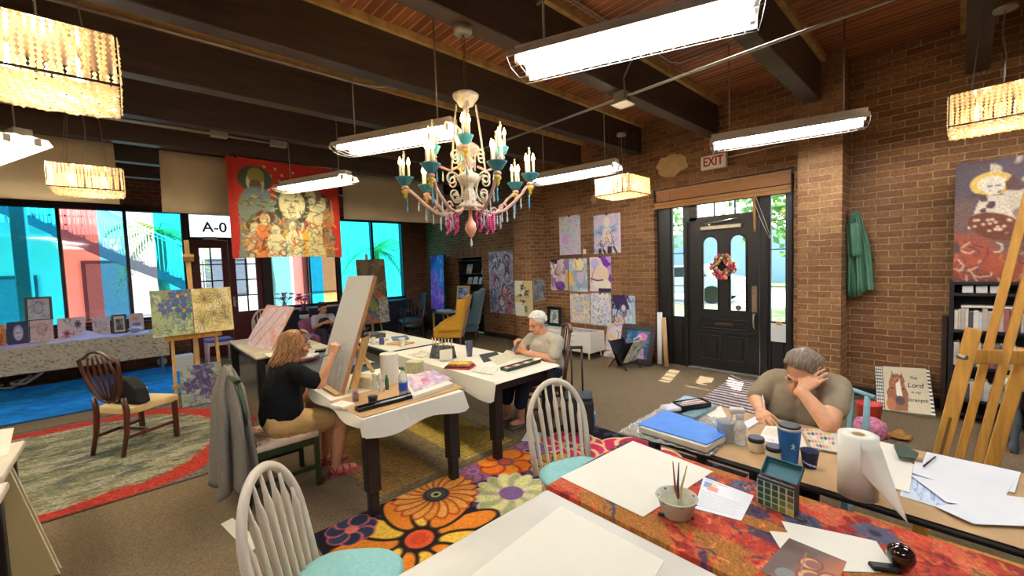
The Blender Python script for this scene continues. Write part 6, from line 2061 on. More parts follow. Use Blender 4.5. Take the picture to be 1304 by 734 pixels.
t = painted_mesh('hanging_banner', q, lambda u, v: (-6.80 + .02 * math.sin(u * 9 + v * 3) * (.3 + v), bn_y0 + (bn_y1 - bn_y0) * u, 3.215 - .03 * u * 0 - 1.40 * v + .02 * math.sin(u * PI) * v), [attr_mat('painted_cloth', .8), M_canvas_edge]); tag(t, 'red cloth banner painted with a crowd of saint like figures', 'banner')
md = t.modifiers.new('solid', 'SOLIDIFY'); md.thickness = .004
for k in range(3):
    bm = BM(); y = bn_y0 + .12 + k * .66; tube(bm, [(-6.84, y, 3.25), (-6.80, y, 3.235), (-6.79, y, 3.19)], .012, 6); obj('clamp', bm, M_blackm, t)


# ------------------------------------------------ double canvas easel (faces the camera side, +X)
t = thing('easel', 'wooden studio easel carrying two flower canvases before the maroon doors', 'easel', (-6.5, .58, 0))
X0 = -6.44
for y in (-.24, .22):
    bm = BM(); bar(bm, (.06, y, 0), (-.09, y * .95, .95), .035, .03); obj('leg', bm, M_oak2, t)
bm = BM(); bar(bm, (.0, .0, .12), (-.30, .0, 2.06), .05, .03); obj('mast', bm, M_oak2, t)
bm = BM(); bar(bm, (-.16, .0, 1.86), (-.22, .0, 1.80), .11, .05); obj('top_clamp', bm, M_oak2, t)
bm = BM(); bar(bm, (-.04, -.30, .845), (-.04, .27, .845), .05, .06); obj('tray', bm, M_oak, t)
bm = BM(); bar(bm, (.03, -.27, .25), (.03, .25, .25), .03, .04); obj('crossbar', bm, M_oak2, t)
bm = BM(); bar(bm, (-.1, 0, .9), (-.55, 0, 0), .035, .03); obj('rear_leg', bm, M_oak2, t)
def flowerpic(w, h, bg, pet, seed, line, n=6, core=(206, 150, 60)):
    q = Pic(w, h, bg, seed); g = q.g
    q.blobs([tuple(int(v * .85) for v in bg), tuple(min(255, int(v * 1.1)) for v in bg)], 5, .55)
    for k in range(n):
        x, y, r = g.uniform(.12, q.asp - .12), g.uniform(.12, .88), g.uniform(.16, .27)
        flower(q, x, y, r, 8, pet[k % len(pet)], pet[(k + 1) % len(pet)], core, core, g.uniform(0, 1), 1, line, .45, .2)
    q.strokes(70, [line, pet[0]], .22, .008)
    return q.grain(.04)
q = flowerpic(70, 72, (150, 160, 120), [(70, 90, 160), (110, 140, 110), (90, 120, 150)], 61, (50, 60, 90), 6, (206, 140, 50))
A = [ox(*p, -6.52) for p in ((190, 371), (243, 368))]; B_ = ox(193, 426, -6.46)
tag(panel('painting', q, (-6.53, A[0].y, A[0].z), (-6.53, A[1].y - .004, A[0].z), (-6.455, A[0].y, .882), .02, BKC), 'blue and green flower canvas on the easel, beside the cream one', 'painting')
q = Pic(64, 66, (206, 190, 132), 62); q.blobs([(214, 200, 150), (190, 172, 112)], 4, .56)
for k, (x, y) in enumerate(((.3, .25), (.65, .2), (.5, .6), (.2, .75), (.8, .7), (.75, .45))):
    for j in range(12):
        a = j * .52 + k; q.line([(x + .02 * math.cos(a), y + .02 * math.sin(a)), (x + .1 * math.cos(a + .2), y + .1 * math.sin(a + .2)), (x + .17 * math.cos(a), y + .17 * math.sin(a))], .007, (60, 56, 44))
q.strokes(40, [(90, 84, 60)], .12, .006); q.ell(.3, .25, .02, .02, (170, 60, 50))
B2 = ox(293, 365, -6.52)
tag(panel('painting', q, (-6.53, A[1].y + .004, A[0].z), (-6.53, B2.y, A[0].z), (-6.455, A[1].y + .004, .882), .02, BKC), 'cream canvas with ink line flowers, beside the blue flower canvas on the easel', 'painting')
q = flowerpic(66, 72, (150, 160, 150), [(96, 80, 130), (130, 120, 160), (70, 80, 120)], 63, (60, 50, 90), 5, (110, 90, 120))
C_ = [ox(*p, -6.40) for p in ((228, 464), (280, 458), (230, 517))]
tag(panel('painting', q, (-6.40, C_[0].y, .50), (-6.40, C_[1].y, .50), (-6.35, C_[0].y, .012), .02, BKC), 'violet flower canvas leaning low against the legs of the easel', 'painting')


# ------------------------------------------------ display table along the windows
DZ, DX1, DX0 = .68, -8.97, -9.72
table_thing('display_table', 'long table under the patterned cloth along the windows', DX0, DX1 - .02, -3.4, .40, DZ, M_tabw, mat('grey_steel_leg', (120, 120, 124), .4, metal=.5), th=.03, leg=.03)
q = Pic(200, 60, (184, 174, 154), 64); n = vnoise(60, 200, 60, 20, 3, 2); q.put(np.clip((.03 - np.abs(n - .5)) * 40, 0, 1), (110, 100, 84)); n = vnoise(60, 200, 40, 14, 9, 2); q.put(np.clip((.025 - np.abs(n - .5)) * 40, 0, 1), (186, 176, 152)); q.grain(.04)
def dcloth(u, v):
    y = -3.45 + 3.88 * u
    if v < .55: return (DX0 + .06 + (DX1 - DX0 - .05) * v / .55, y, DZ + .002)
    k = (v - .55) / .45
    return (DX1 + .012 + .012 * math.sin(u * 40) * k, y, DZ + .002 - .385 * k)
t = painted_mesh('tablecloth', q, dcloth, [M_cloth]); md = t.modifiers.new('solid', 'SOLIDIFY'); md.thickness = .003; tag(t, 'crackle patterned grey beige cloth over the long display table', 'tablecloth')
bm = BM(); g = random.Random(6)
surf(bm, lambda u, v: (-9.55 + .50 * v + .02 * math.sin(u * 11), -.95 + 1.15 * u, DZ + .006 + .11 * math.exp(-((u - .35) ** 2) / .012 - ((v - .35) ** 2) / .05) + .006 * math.sin(u * 23 + v * 9)), 40, 14)
tag(obj('cloth', bm, mat('lilac_white_cloth', (206, 196, 226), .9, var=.04), solid=.004), 'crumpled lilac white cloth spread on the display table', 'cloth')
bm = BM(); surf(bm, lambda u, v: (-9.45 + .47 * v, -1.75 + .72 * u, DZ + .005 + .005 * math.sin(u * 17 + v * 5)), 20, 8)
tag(obj('cloth', bm, mat('violet_white_cloth', (196, 170, 226), .9, var=.04), solid=.003), 'violet tinted cloth at the left end of the display table', 'cloth')
def sketch(w, h, bg, ink, seed, face=True):
    q = Pic(w, h, bg, seed)
    if face: q.ell(q.asp / 2, .42, .2, .26, tuple(int(v * .93) for v in bg)); q.ell(q.asp / 2, .42, .2, .26, ink, ring=.010)
    q.strokes(26, [ink], .22, .012, (.15 * q.asp, .15, .85 * q.asp, .85)); return q
def stand(label, pic, px0, px1, ybot, ytop, x, fr=None, lean=.08, th=.018, z0=DZ + .008, cat='picture'):
    a, b = ox(px0, ybot, x), ox(px1, ybot, x); ht = ox(px0, ytop, x - lean).z - z0
    o = panel('picture', pic, (x - lean, a.y, z0 + ht), (x - lean, b.y, z0 + ht), (x, a.y, z0), th, BKC); tag(o, label, cat)
    if fr:
        bm = BM(); M = frame_from((x, a.y, z0), (0, 1, 0), (-lean, 0, ht)); w, h = b.y - a.y, math.hypot(ht, lean); f = .022
        for r in ((-f, w + f, -.001, f), (-f, w + f, h - f * .3, h + f), (-f, f * .3, 0, h), (w - f * .3, w + f, 0, h)): box(bm, *r, -.012, .012, .003, M=M)
        obj('frame', bm, fr, o)
    return o
M_blackfr = mat('black_frame', (26, 24, 28), .4)
q = Pic(20, 24, (206, 120, 70), 71); q.strokes(12, [(90, 40, 60), (230, 170, 110)], .3, .04); stand('small orange picture at the far left of the display table', q, -16, 7, 431, 415, -9.40)
q = Pic(36, 32, (38, 44, 84), 72); q.ell(.58, .5, .26, .34, (150, 160, 206)); q.ell(.58, .55, .19, .26, (196, 196, 220)); q.line([(.47, .5), (.54, .5)], .04, (50, 50, 80)); q.line([(.62, .5), (.69, .5)], .04, (50, 50, 80)); q.line([(.53, .7), (.63, .7)], .03, (120, 70, 110)); stand('dark blue painted face beside the orange picture on the display table', q, 9, 37, 434, 411, -9.40)
stand('white canvas with a faint sketch standing under the black framed drawing', sketch(34, 36, (214, 190, 196), (170, 110, 110), 73), 39, 69, 435, 409, -9.38)
stand('black framed line drawing of a face, raised above the other pictures against the window', sketch(36, 34, (206, 206, 220), (110, 110, 160), 74), 35, 65, 406, 381, -9.62, M_blackfr, .05, z0=.99)
q = Pic(44, 30, (216, 190, 206), 75); q.blobs([(206, 206, 214)], 4, .6); flower(q, .45, .75, .2, 7, (206, 70, 110), (150, 50, 90), (60, 40, 60), (60, 40, 60)); flower(q, 1.05, .35, .2, 7, (90, 60, 110), (70, 60, 90), (40, 40, 50), (40, 40, 50)); q.strokes(12, [(90, 60, 90)], .3, .02); stand('pale canvas with dark and crimson flowers in the middle of the display table', q, 74, 110, 430, 406, -9.45)
stand('pale canvas with a thin sketch right of the lilac cloth peak', sketch(30, 26, (212, 196, 206), (110, 100, 110), 76, False), 118, 141, 424, 404, -9.52)
q = Pic(30, 34, (206, 196, 200), 77); q.rect(.2, .2, .72, .8, (60, 54, 60)); q.strokes(30, [(190, 190, 190)], .14, .02, (.22, .22, .7, .78)); stand('dark framed small print on the display table', q, 145, 160, 421, 403, -9.50, M_blackfr)
q = Pic(30, 34, (206, 190, 206), 78); q.ell(.4, .3, .2, .12, (206, 150, 120)); q.ell(.45, .6, .25, .1, (120, 120, 170)); stand('pale picture with an orange patch, last on the display table near the easel', q, 165, 184, 420, 400, -9.55)
o = ox(172, 414, -9.35); bm = BM(); lathe(bm, [(.02, 0), (.05, .01), (.06, .04), (.10, .055), (.105, .06), (.05, .085), (.01, .10)], 20, M=Matrix.Translation((-9.35, o.y, DZ + .012))); tag(obj('dish', bm, mat('pale_china', (190, 196, 226), .3)), 'pale lidded china dish on the display table before the last pictures', 'dish')
t = thing('rack', 'thin black wire picture rack along the back of the display table', 'rack', (-9.66, -.1, DZ))
bm = BM(); tube(bm, [(0, -.55, .26), (0, .42, .26)], .007, 6); obj('rail', bm, M_blackm, t)
for y in (-.5, -.1, .4): bm = BM(); tube(bm, [(0, y, .26), (0, y, 0)], .006, 6); obj('post', bm, M_blackm, t)
# flower bunch on the table
def bouquet(label, loc, n, cols, vasem, hv=.14, spread=.12, seed=1, r=.03, vr=.045):
    t = thing('flower_vase', label, 'flowers', loc); g = random.Random(seed)
    bm = BM(); lathe(bm, [(vr * .7, 0), (vr, .02), (vr * 1.1, hv * .5), (vr * .7, hv * .85), (vr * .85, hv)], 14); obj('vase', bm, vasem, t)
    fs = []
    for k in range(n):
        a, q, h = g.uniform(0, 6.3), g.uniform(.2, 1), g.uniform(.07, .20)
        p = Vector((math.cos(a) * spread * q, math.sin(a) * spread * q, hv + h)); fs.append(p)
        bm = BM()
        for j in range(6): b = j * 1.05; ball(bm, p + Vector((math.cos(b) * r * .6, math.sin(b) * r * .6, 0)), (r * .55, r * .5, r * .4), 6)
        ball(bm, p + Vector((0, 0, .006)), r * .35, 6, 1)
        obj('blossom', bm, [cols[k % len(cols)], M_must], t)
    bm = BM()
    for p in fs: tube(bm, [(0, 0, hv * .5), (p.x * .5, p.y * .5, hv + .03), p], .003, 5)
    for k in range(14):
        a = k * 2.4; e = Vector((math.cos(a), math.sin(a), 0)); c = e * spread * .7 + Vector((0, 0, hv + .05 + .01 * (k % 5)))
        ball(bm, c, (.035, .012, .005), 6, M=Matrix.Rotation(a, 4, 'Z') @ Matrix.Rotation(-.5, 4, 'Y'))
    obj('stems', bm, mat('leaf_green', (70, 96, 60), .7, var=.3), t)
    return t
FC = [mat('lilac_petal', (170, 150, 206), .7), mat('mauve_petal', (190, 130, 180), .7), mat('rose_petal', (206, 70, 130), .7), mat('white_petal', (226, 216, 220), .7), mat('pink_petal', (226, 140, 186), .7)]
M_vase = mat('violet_glass', (96, 60, 130), .2)
bouquet('lilac flower bunch on the display table in front of the coral window', (-9.66, ox(95, 395, -9.6).y, DZ + .015), 12, FC[:2] + [M_yel], M_vase, .12, .09, 2)
# ================================================================== outside
M_stucco = mat('pale_stucco', (226, 222, 212), .9, var=.06, scale=2)
M_conc = mat('pale_concrete', (196, 190, 180), .9, var=.1, scale=3)
M_stair = mat('grey_stair_paint', (96, 100, 108), .7, var=.1)
M_rail = mat('white_railing', (230, 230, 230), .5, var=.02)
M_frond = mat('palm_green', (110, 150, 56), .6, var=.4, scale=3)
M_trunk = mat('palm_trunk', (120, 98, 76), .9, var=.3, bump=.4)
def st(o): o['kind'] = 'structure'; return o
bm = BM(); box(bm, -22, WX - .26, -14, 12, -.2, -.05); struct('ground_courtyard', bm, M_conc)
bm = BM(); box(bm, -14, 12, WY + T + .01, 40, -.25, -.06); struct('ground_lawn', bm, mat('lawn_green', (110, 150, 70), .95, var=.35, scale=4))
bm = BM(); box(bm, -8, 6, WY + T + .01, WY + 2.4, -.2, -.045); box(bm, -14, 12, 15, 22, -.2, -.05); struct('ground_paving', bm, mat('sunlit_paving', (206, 200, 190), .9, var=.08, scale=3))
# courtyard building opposite
bm = BM(); box(bm, -16.4, -16, -14, 9, -.1, 6.5)
struct('exterior_wall', bm, M_stucco)
for k, (y, z, w, h) in enumerate(((-2.6, 0, .9, 1.75), (-.9, 0, .95, 2.1), (1.7, .9, 1.2, 1.2), (4.6, .8, 1.3, 1.4))):
    bm = BM(); box(bm, -16.0, -15.94, y, y + w, z, z + h); box(bm, -15.95, -15.92, y + .08, y + w - .08, z + .08, z + h - .08, mi=1); struct('exterior_opening', bm, [mat('dark_opening', (70, 80, 90), .6), mat('opening_panel', (120, 130, 140), .4)])
# outside stair with its rail, falling to the right across the windows
XS = -13.0
top = [(-30, 248), (41, 277), (83, 294), (128, 313), (160, 327), (191, 340), (236, 358), (262, 369)]
bot = [(-30, 259), (41, 288), (83, 307), (127, 326), (165, 341), (220, 362), (250, 376), (262, 382)]
T_ = [ox(a, b, XS) for a, b in top]; Bq = [ox(a, b, XS) for a, b in bot]
bm = BM()
for xo in (0, -1.0):
    pl = [(p.y, p.z) for p in T_] + [(p.y, p.z) for p in Bq[::-1]]
    prism(bm, pl, 0, .06, M=Matrix(((0, 0, 1, XS + xo), (1, 0, 0, 0), (0, 1, 0, 0), (0, 0, 0, 1))))
n = 15
for k in range(n):
    p = T_[0].lerp(T_[-1], (k + .5) / n); box(bm, XS - .95, XS, p.y - .14, p.y + .14, p.z - .06, p.z - .02)
struct('exterior_stair', bm, M_stair)
bm = BM()
for hgt, r in ((.88, .025), (.80, .014)):
    tube(bm, [p + Vector((0, 0, hgt)) for p in T_], r, 6)
L0, L1_ = T_[0], T_[-1]
for k in range(58):
    q_ = k / 57
    i = min(len(T_) - 2, int(q_ * (len(T_) - 1))); f_ = q_ * (len(T_) - 1) - i
    p = T_[i].lerp(T_[i + 1], f_); tube(bm, [p, p + Vector((0, 0, .86))], .011, 4)
struct('exterior_railing', bm, M_rail)
# upper gallery with pierced block parapet
a, b = ox(-60, 262, -13.6), ox(122, 283, -13.6)
bm = BM(); box(bm, -15.9, -13.6, -9, b.y, 2.62, 2.82); struct('exterior_slab', bm, M_stucco)
bm = BM()
z = 2.82
for r in range(5):
    for c in range(26):
        y = b.y - .24 * c - .02
        for (y0, y1, z0, z1) in ((y - .24, y - .2, z, z + .2), (y - .24, y, z, z + .035), (y - .14, y - .10, z + .035, z + .2)): box(bm, -13.7, -13.6, y0, y1, z0, z1)
    z += .2
struct('exterior_parapet', bm, mat('white_block', (226, 222, 216), .9))
c0, c1 = ox(18, 330, -11.3), ox(38, 330, -11.3)
bm = BM(); box(bm, -11.5, -11.2, c0.y, c1.y, -.1, 4.2, .01); struct('exterior_column', bm, mat('grey_column', (112, 116, 116), .8))


def palm(label, loc, h, n, L, seed):
    t = thing('palm_tree', label, 'tree', loc); g = random.Random(seed)
    bm = BM(); tube(bm, [(.03 * math.sin(k), .03 * math.cos(k * 2), h * k / 8) for k in range(9)], [.15, .12, .13, .11, .12, .11, .11, .10, .10], 10); obj('trunk', bm, M_trunk, t)
    for k in range(n):
        a, up = g.uniform(0, 6.28), g.uniform(-.5, .9); e = Vector((math.cos(a), math.sin(a), 0)); sd = Vector((-e.y, e.x, 0))
        bm = BM(); P = [Vector((0, 0, h)) + e * L * s * (1 - .15 * s) + Vector((0, 0, up * L * s - .9 * L * s * s)) for s in [i / 9 for i in range(10)]]
        tube(bm, P, [.014 * (1 - i / 11) for i in range(10)], 4)
        for i in range(1, 10):
            for sg in (-1, 1):
                for f in (0, .5):
                    p = P[i - 1].lerp(P[i], f); ln = L * .30 * math.sin(PI * min(1, .2 + .75 * i / 10)); tp = p + sd * sg * ln + e * ln * .6 - Vector((0, 0, ln * .5))
                    w = e * .022; bm.faces.new([bm.verts.new(v) for v in (p - w, p + w, tp)])
        obj('frond', bm, M_frond, t)
    return t
palm('palm tree with spreading fronds outside the third window pane', (-14.6, .7, -.05), 2.9, 16, 1.3, 3)
palm('low palm seen through the tinted pane beside the maroon doors', (-14.8, 3.3, -.05), 3.3, 14, 1.0, 5)
palm('palm outside the cyan window behind the painted canvas', (-12.2, 5.6, -.05), 2.3, 14, 1.3, 8)
bm = BM(); box(bm, -12.6, -12.2, 7.0, 9.0, -.1, 4); struct('exterior_pier', bm, M_brickw)


def tree(label, loc, h, r, seed):
    t = thing('tree', label, 'tree', loc); g = random.Random(seed)
    bm = BM(); tube(bm, [(0, 0, 0), (.05, 0, h * .4), (0, .05, h * .7)], [.2, .15, .1], 8); obj('trunk', bm, M_trunk, t)
    bm = BM()
    for k in range(900):
        v = Vector((g.gauss(0, 1), g.gauss(0, 1), g.gauss(0, .8))).normalized() * r * g.uniform(.5, 1) + Vector((0, 0, h * .8)); d = Vector((g.uniform(-1, 1), g.uniform(-1, 1), g.uniform(-1, 1))).normalized(); s = d.orthogonal().normalized()
        bm.faces.new([bm.verts.new(v + q) for q in (d * .16, s * .09, d * -.16, s * -.09)])
    obj('foliage', bm, mat('tree_green', (96, 140, 60), .8, var=.4, scale=2), t)
tree('leafy tree beyond the entrance, seen through the transom glass', (-3.2, 14.5, -.06), 4.4, 2.1, 3)
tree('leafy tree seen through the right sidelight of the entrance', (-1.0, 11.5, -.06), 4.0, 1.7, 4)
tree('leafy tree farther off past the left sidelight', (-10.5, 18, -.06), 5.0, 2.8, 5)
bm = BM(); box(bm, -16, 10, 30, 31, -.1, 3.4); struct('exterior_house', bm, mat('blue_grey_siding', (140, 158, 176), .8))
t = thing('car', 'pale parked car glimpsed through the arched door glass', 'car', (-7.4, 16.2, -.05))
pf = [(-2.0, .35), (-2.05, .7), (-1.7, .85), (-1.0, .92), (-.5, 1.38), (.8, 1.42), (1.4, .98), (2.0, .88), (2.1, .5), (2.05, .3)]
bm = BM(); prism(bm, pf, -.8, .8, M=MXZ); obj('body', bm, mat('pale_car_paint', (196, 206, 216), .25, metal=.3), t, bev=.06)
bm = BM(); prism(bm, [(-.85, .95), (-.42, 1.32), (.7, 1.35), (1.15, .98)], -.81, .81, M=MXZ); obj('windows', bm, mat('car_glass', (40, 50, 60), .1), t)
for x in (-1.3, 1.3):
    for y in (-.78, .78): bm = BM(); tube(bm, [(x, y - .09, .32), (x, y + .09, .32)], .32, 18); obj('wheel', bm, M_blackm, t)
# ================================================================== right side: shelf, easel, bags, coat, sign
def prismT(o, lb, cat, group=None): return tag(o, lb, cat, group)
def poly_sheet(name, label, pts, z, m, th=.0012, cat='paper', group=None, world=False):
    P = [Vector(p) for p in pts] if world else [oz(*p, z) for p in pts]
    bm = BM(); prism(bm, [(p.x, p.y) for p in P], z, z + th); return tag(obj(name, bm, m), label, cat, group)
def quad_sheet(name, label, pts, z, pic, th=.0012, cat='paper', group=None):
    a, b, c, d = [oz(*p, z) for p in pts]        # tl, tr, br, bl as seen
    f = lambda u, v: tuple((a * (1 - u) + b * u) * (1 - v) + (d * (1 - u) + c * u) * v + Vector((0, 0, th)))
    f2 = lambda u, v: tuple((a * (1 - u) + b * u) * (1 - v) + (d * (1 - u) + c * u) * v)
    return tag(painted_mesh(name, pic, f, BK, f2), label, cat, group)
def L_(name, label, cat, prof, loc, m, n=20, cap=True):
    bm = BM(); lathe(bm, prof, n, capt=cap); return tag(obj(name, bm, m, loc=loc), label, cat)
def bx(name, label, cat, dims, loc, m, rz=0, bev=.004, group=None):
    bm = BM(); x, y, z = dims; box(bm, -x / 2, x / 2, -y / 2, y / 2, 0, z, bev); return tag(obj(name, bm, m, loc=loc, rz=rz), label, cat, group)

# exit sign
t = thing('exit_sign', 'white exit sign with red letters on the brick above the entrance', 'sign', (-2.30, WY, 2.80))
bm = BM(); box(bm, -.165, .165, -.075, 0, 0, .185, .008); obj('sign_box', bm, M_white, t)
text_obj('lettering', 'EXIT', .165, mat('exit_red', (170, 30, 24), .5, var=0), t, Matrix.Translation((0, -.077, .095)) @ Matrix(((.78, 0, 0, 0), (0, 0, -1, 0), (0, 1, 0, 0), (0, 0, 0, 1))), font_bold=.004)
bm = BM(); tube(bm, [(.17, -.02, .12), (.5, -.01, .13), (1.0, -.01, .145)], .006, 6); tube(bm, [(-.02, -.03, .185), (.03, -.03, .3), (.05, 0, .38)], .004, 5); obj('cable', bm, M_paper, t)
# bamboo blind pulled up over the transom
t = thing('bamboo_blind', 'rolled up bamboo blind across the top of the entrance', 'blind', (-2.3, 5.965, 2.37))
M_bam = mat('bamboo_slat', (176, 122, 66), .6, var=.25, scale=20, wave=(.6, 8, 8))
bm = BM(); box(bm, -.875, .88, -.008, .0, .24, .262, .002)
for k in range(13):
    z = .10 + .0115 * k
    box(bm, -.87, .875, -.006, .002, z, z + .0085)
obj('slats', bm, M_bam, t)
bm = BM()
for k in range(8): box(bm, -.89 - .01 * (k % 2), .88, -.034 + .008 * (k % 4), -.027 + .008 * (k % 4), -.01 + .012 * k, .0 + .012 * k)
obj('rolled_slats', bm, M_bam, t)
for x, l in ((.46, -.55), (.5, -.62)): bm = BM(); tube(bm, [(x, -.04, .0), (x + .10, -.05, -.3), (x + .2, -.05, l)], .0025, 4); obj('pull_cord', bm, M_paper, t)
for x in (.46,): bm = BM(); tube(bm, [(x + .02, -.035, .0), (x + .03, -.04, -.42), (x + .03, -.04, -.46)], [.018, .012, .004], 6); obj('cord_tassel', bm, M_bam, t)
bm = BM(); a = oy(981, 412, 6.0); b = oy(1000, 437, 6.0); box(bm, a.x, b.x, 6.022, 6.028, b.z, a.z); box(bm, a.x + .06, b.x - .04, 6.019, 6.024, a.z - .02, a.z + .03, mi=1); tag(obj('hanging_notice', bm, [M_paperc, mat('masking_tape', (200, 150, 90), .7)]), 'blank white notice taped below the right sidelight of the entrance', 'notice')
# hanging green raincoat
bm = BM()
def coat(u, v):
    w = .035 + .06 * min(1, v * 2.4) ** .7 + .035 * v
    f = .028 * math.sin(u * 17 + v * 2) * (.25 + v) + .012 * math.sin(u * 41 + 3)
    x = -.80 + (u - .5) * 2 * w + .045 * v
    return (x, 5.86 - .06 * math.sin(PI * u) + f, 2.02 - .86 * v - (.05 * math.sin(u * 5) if v > .98 else 0))
surf(bm, coat, 44, 24)
t = obj('hanging_raincoat', bm, mat('green_raincoat', (74, 116, 90), .35, var=.12, scale=6, coat=.2), solid=.006); tag(t, 'green raincoat hanging on the brick wall beside the pier', 'coat')
bm = BM(); surf(bm, lambda u, v: (-.865 + .12 * u + .02 * v, 5.80 - .045 * math.sin(PI * u) + .012 * math.sin(u * 13), 1.92 - .36 * v), 16, 10); obj('sleeve', bm, mat('green_raincoat'[0:14], (74, 116, 90), .35), t, solid=.006)
bm = BM(); ball(bm, (-.80, 5.86, 1.99), (.045, .045, .065), 12); obj('hood', bm, mat('green_raincoat'[0:14], (74, 116, 90), .35), t)
# horse tote
A, B, C = oy(1114, 466, 5.90), oy(1183, 470, 5.90), oz(1117, 521, .006)
q = Pic(96, 80, (206, 192, 160), 90); a_ = q.asp
q.rect(0, 0, .17, 1, (236, 232, 220))
for k in range(14):
    q.rect(0, k / 13, .17, k / 13 + .018, (30, 28, 28))
    if k < 5: q.rect(k * .042, 0, k * .042 + .012, 1, (30, 28, 28))
q.rect(a_ - .07, 0, a_, 1, (236, 232, 220))
for k in range(13): q.rect(a_ - .07, k / 12, a_, k / 12 + .035, (30, 28, 28))
q.poly([(.28, 1), (.24, .6), (.36, .35), (.62, .35), (.70, .6), (.66, .97)], (140, 80, 44)); q.ell(.47, .42, .17, .22, (156, 92, 50)); q.poly([(.36, .3), (.38, .1), (.46, .28)], (120, 66, 38)); q.poly([(.52, .28), (.60, .12), (.62, .32)], (120, 66, 38))
q.poly([(.44, .25), (.54, .25), (.58, .7), (.46, .72)], (232, 222, 206)); q.ell(.52, .76, .10, .10, (70, 52, 50)); q.ell(.37, .5, .022, .02, (20, 16, 16)); q.ell(.60, .5, .022, .02, (20, 16, 16)); q.strokes(20, [(190, 120, 60), (110, 62, 36)], .12, .02, (.34, .14, .62, .3), 1.2); q.ell(.32, .85, .10, .14, (170, 100, 56)); q.grain(.03)
t = panel('tote_bag', q, A, B, C, .09, [M_print, M_canvas_edge]); tag(t, 'cream tote bag with a brown horse and checked sides against the brick wall', 'bag')
ex, ey = (B - A).normalized(), (C - A).normalized(); Wt, Ht = (B - A).length, (C - A).length
for s_, u, v, sz in (('The', .70, .24, .044), ('Lord', .72, .41, .075), ('is my', .72, .56, .042), ('Strength', .735, .73, .054)):
    n_ = ex.cross(ey); p = A + ex * Wt * u + ey * Ht * v - n_ * .003
    text_obj('lettering', s_, sz, mat('black_ink', (24, 22, 22), .6, var=0), t, Matrix(((ex.x * .8, -ey.x, -n_.x, p.x), (ex.y * .8, -ey.y, -n_.y, p.y), (ex.z * .8, -ey.z, -n_.z, p.z), (0, 0, 0, 1))), ext=.0005, shear=.2, font_bold=sz * .012)
L_('bucket', 'red plastic bucket on the floor behind the resting woman', 'bucket', [(.075, 0), (.095, .2), (.10, .21), (.088, .205), (.07, .01)], (-.56, 4.95, 0), mat('red_plastic', (206, 62, 50), .4))
bm = BM(); ball(bm, (0, 0, .10), (.12, .09, .11), 14); g = random.Random(2)
for v in bm.verts: v.co += Vector((g.uniform(-.018, .018), g.uniform(-.018, .018), g.uniform(-.015, .015)))
tag(obj('bag', bm, mat('pink_print_bag', (196, 120, 150), .7, var=.5, scale=40), loc=(-.50, 4.52, 0)), 'crumpled pink patterned bag on the floor before the red bucket', 'bag')
bm = BM(); surf(bm, lambda u, v: (.2 * u - .1, .16 * v - .08, .02 + .03 * math.sin(u * 8) * math.sin(v * 5)), 10, 8); tag(obj('cloth', bm, mat('ochre_cloth', (150, 104, 44), .8, var=.2), loc=(-.36, 4.78, 0), solid=.006), 'small ochre cloth crumpled on the floor by the pink bag', 'cloth')
# bookcase with books, painting on top
BX0, BX1, BY = -.075, 1.15, 5.62
zt = oy(1214, 359, BY).z
def zy(y): return oy(1230, y, BY).z
t = thing('bookcase', 'black bookcase of books at the right edge below the saints painting', 'bookcase', ((BX0 + BX1) / 2, 5.78, 0))
w = (BX1 - BX0) / 2
for x in (-w, w - .03): bm = BM(); box(bm, x, x + .03, -.16, .165, 0, zt); obj('side_panel', bm, M_blackw, t)
S_ = [.05, zy(512), zy(470), zy(424), zy(377), zt - .025]
for z in S_: bm = BM(); box(bm, -w + .03, w - .03, -.16, .165, z, z + .025); obj('shelf', bm, M_blackw, t)
bm = BM(); box(bm, -w, w, .165, .172, 0, zt); obj('back_panel', bm, M_blackw, t)
g = random.Random(9); bc_ = [(206, 196, 186), (180, 170, 160), (220, 216, 206), (120, 60, 60), (90, 100, 110), (196, 180, 150), (160, 90, 90), (70, 70, 80), (206, 206, 210), (150, 160, 170)]
for r_, (z, h, n) in enumerate(((S_[3] + .0255, .20, 40), (S_[2] + .0255, .22, 22), (S_[1] + .0255, .18, 12))):
    x = BX0 + .035
    for k in range(n):
        th = g.uniform(.014, .034); hh = h * g.uniform(.8, 1.0)
        if x + th > BX1 - .05: break
        c = bc_[g.randrange(10)]
        bm = BM(); box(bm, 0, th, 0, .15, 0, hh, .002); box(bm, .002, th - .002, .004, .151, .003, hh + .0004, mi=1)
        cn = 'grey white beige dark_red slate tan rose charcoal pale_grey blue_grey'.split()[bc_.index(c)].replace('_', ' ')
        tag(obj('book', bm, [mat('book_cover_%d' % bc_.index(c), c, .6), M_paper], loc=(x, BY + .012, z)), '%s book spine in the %s row of books in the black bookcase' % (cn, ('upper', 'middle', 'lower')[r_]), 'book', '%s spined books, %s row' % (cn, ('upper', 'middle', 'lower')[r_])); x += th + .001
for k in range(3): bx('binder', ('first white binder from the left on the top shelf of the black bookcase', 'second white binder on the top shelf of the black bookcase', 'third white binder on the top shelf of the black bookcase')[k], 'binder', (.07, .15, zt - S_[4] - .065), (.04 + .085 * k, 5.72, S_[4] + .0255), M_paperc)
bx('paper_stack', 'flat stack of papers lying over the upper book row', 'paper', (.4, .14, .018), (.20, 5.72, S_[3] + .23), M_paper)
q = Pic(110, 120, (110, 84, 78), 91); q.asp
n = vnoise(120, 110, 5, 5, 3, 4)
q.put(np.clip((.45 - q.Y + (n - .5) * .5) * 6, 0, 1), (86, 74, 84)); q.put(np.clip((q.Y - .62 + (n - .5) * .5) * 5, 0, 1), (166, 76, 48)); q.put(np.clip((q.Y - .84 + (n - .5) * .3) * 6, 0, 1), (96, 50, 46))
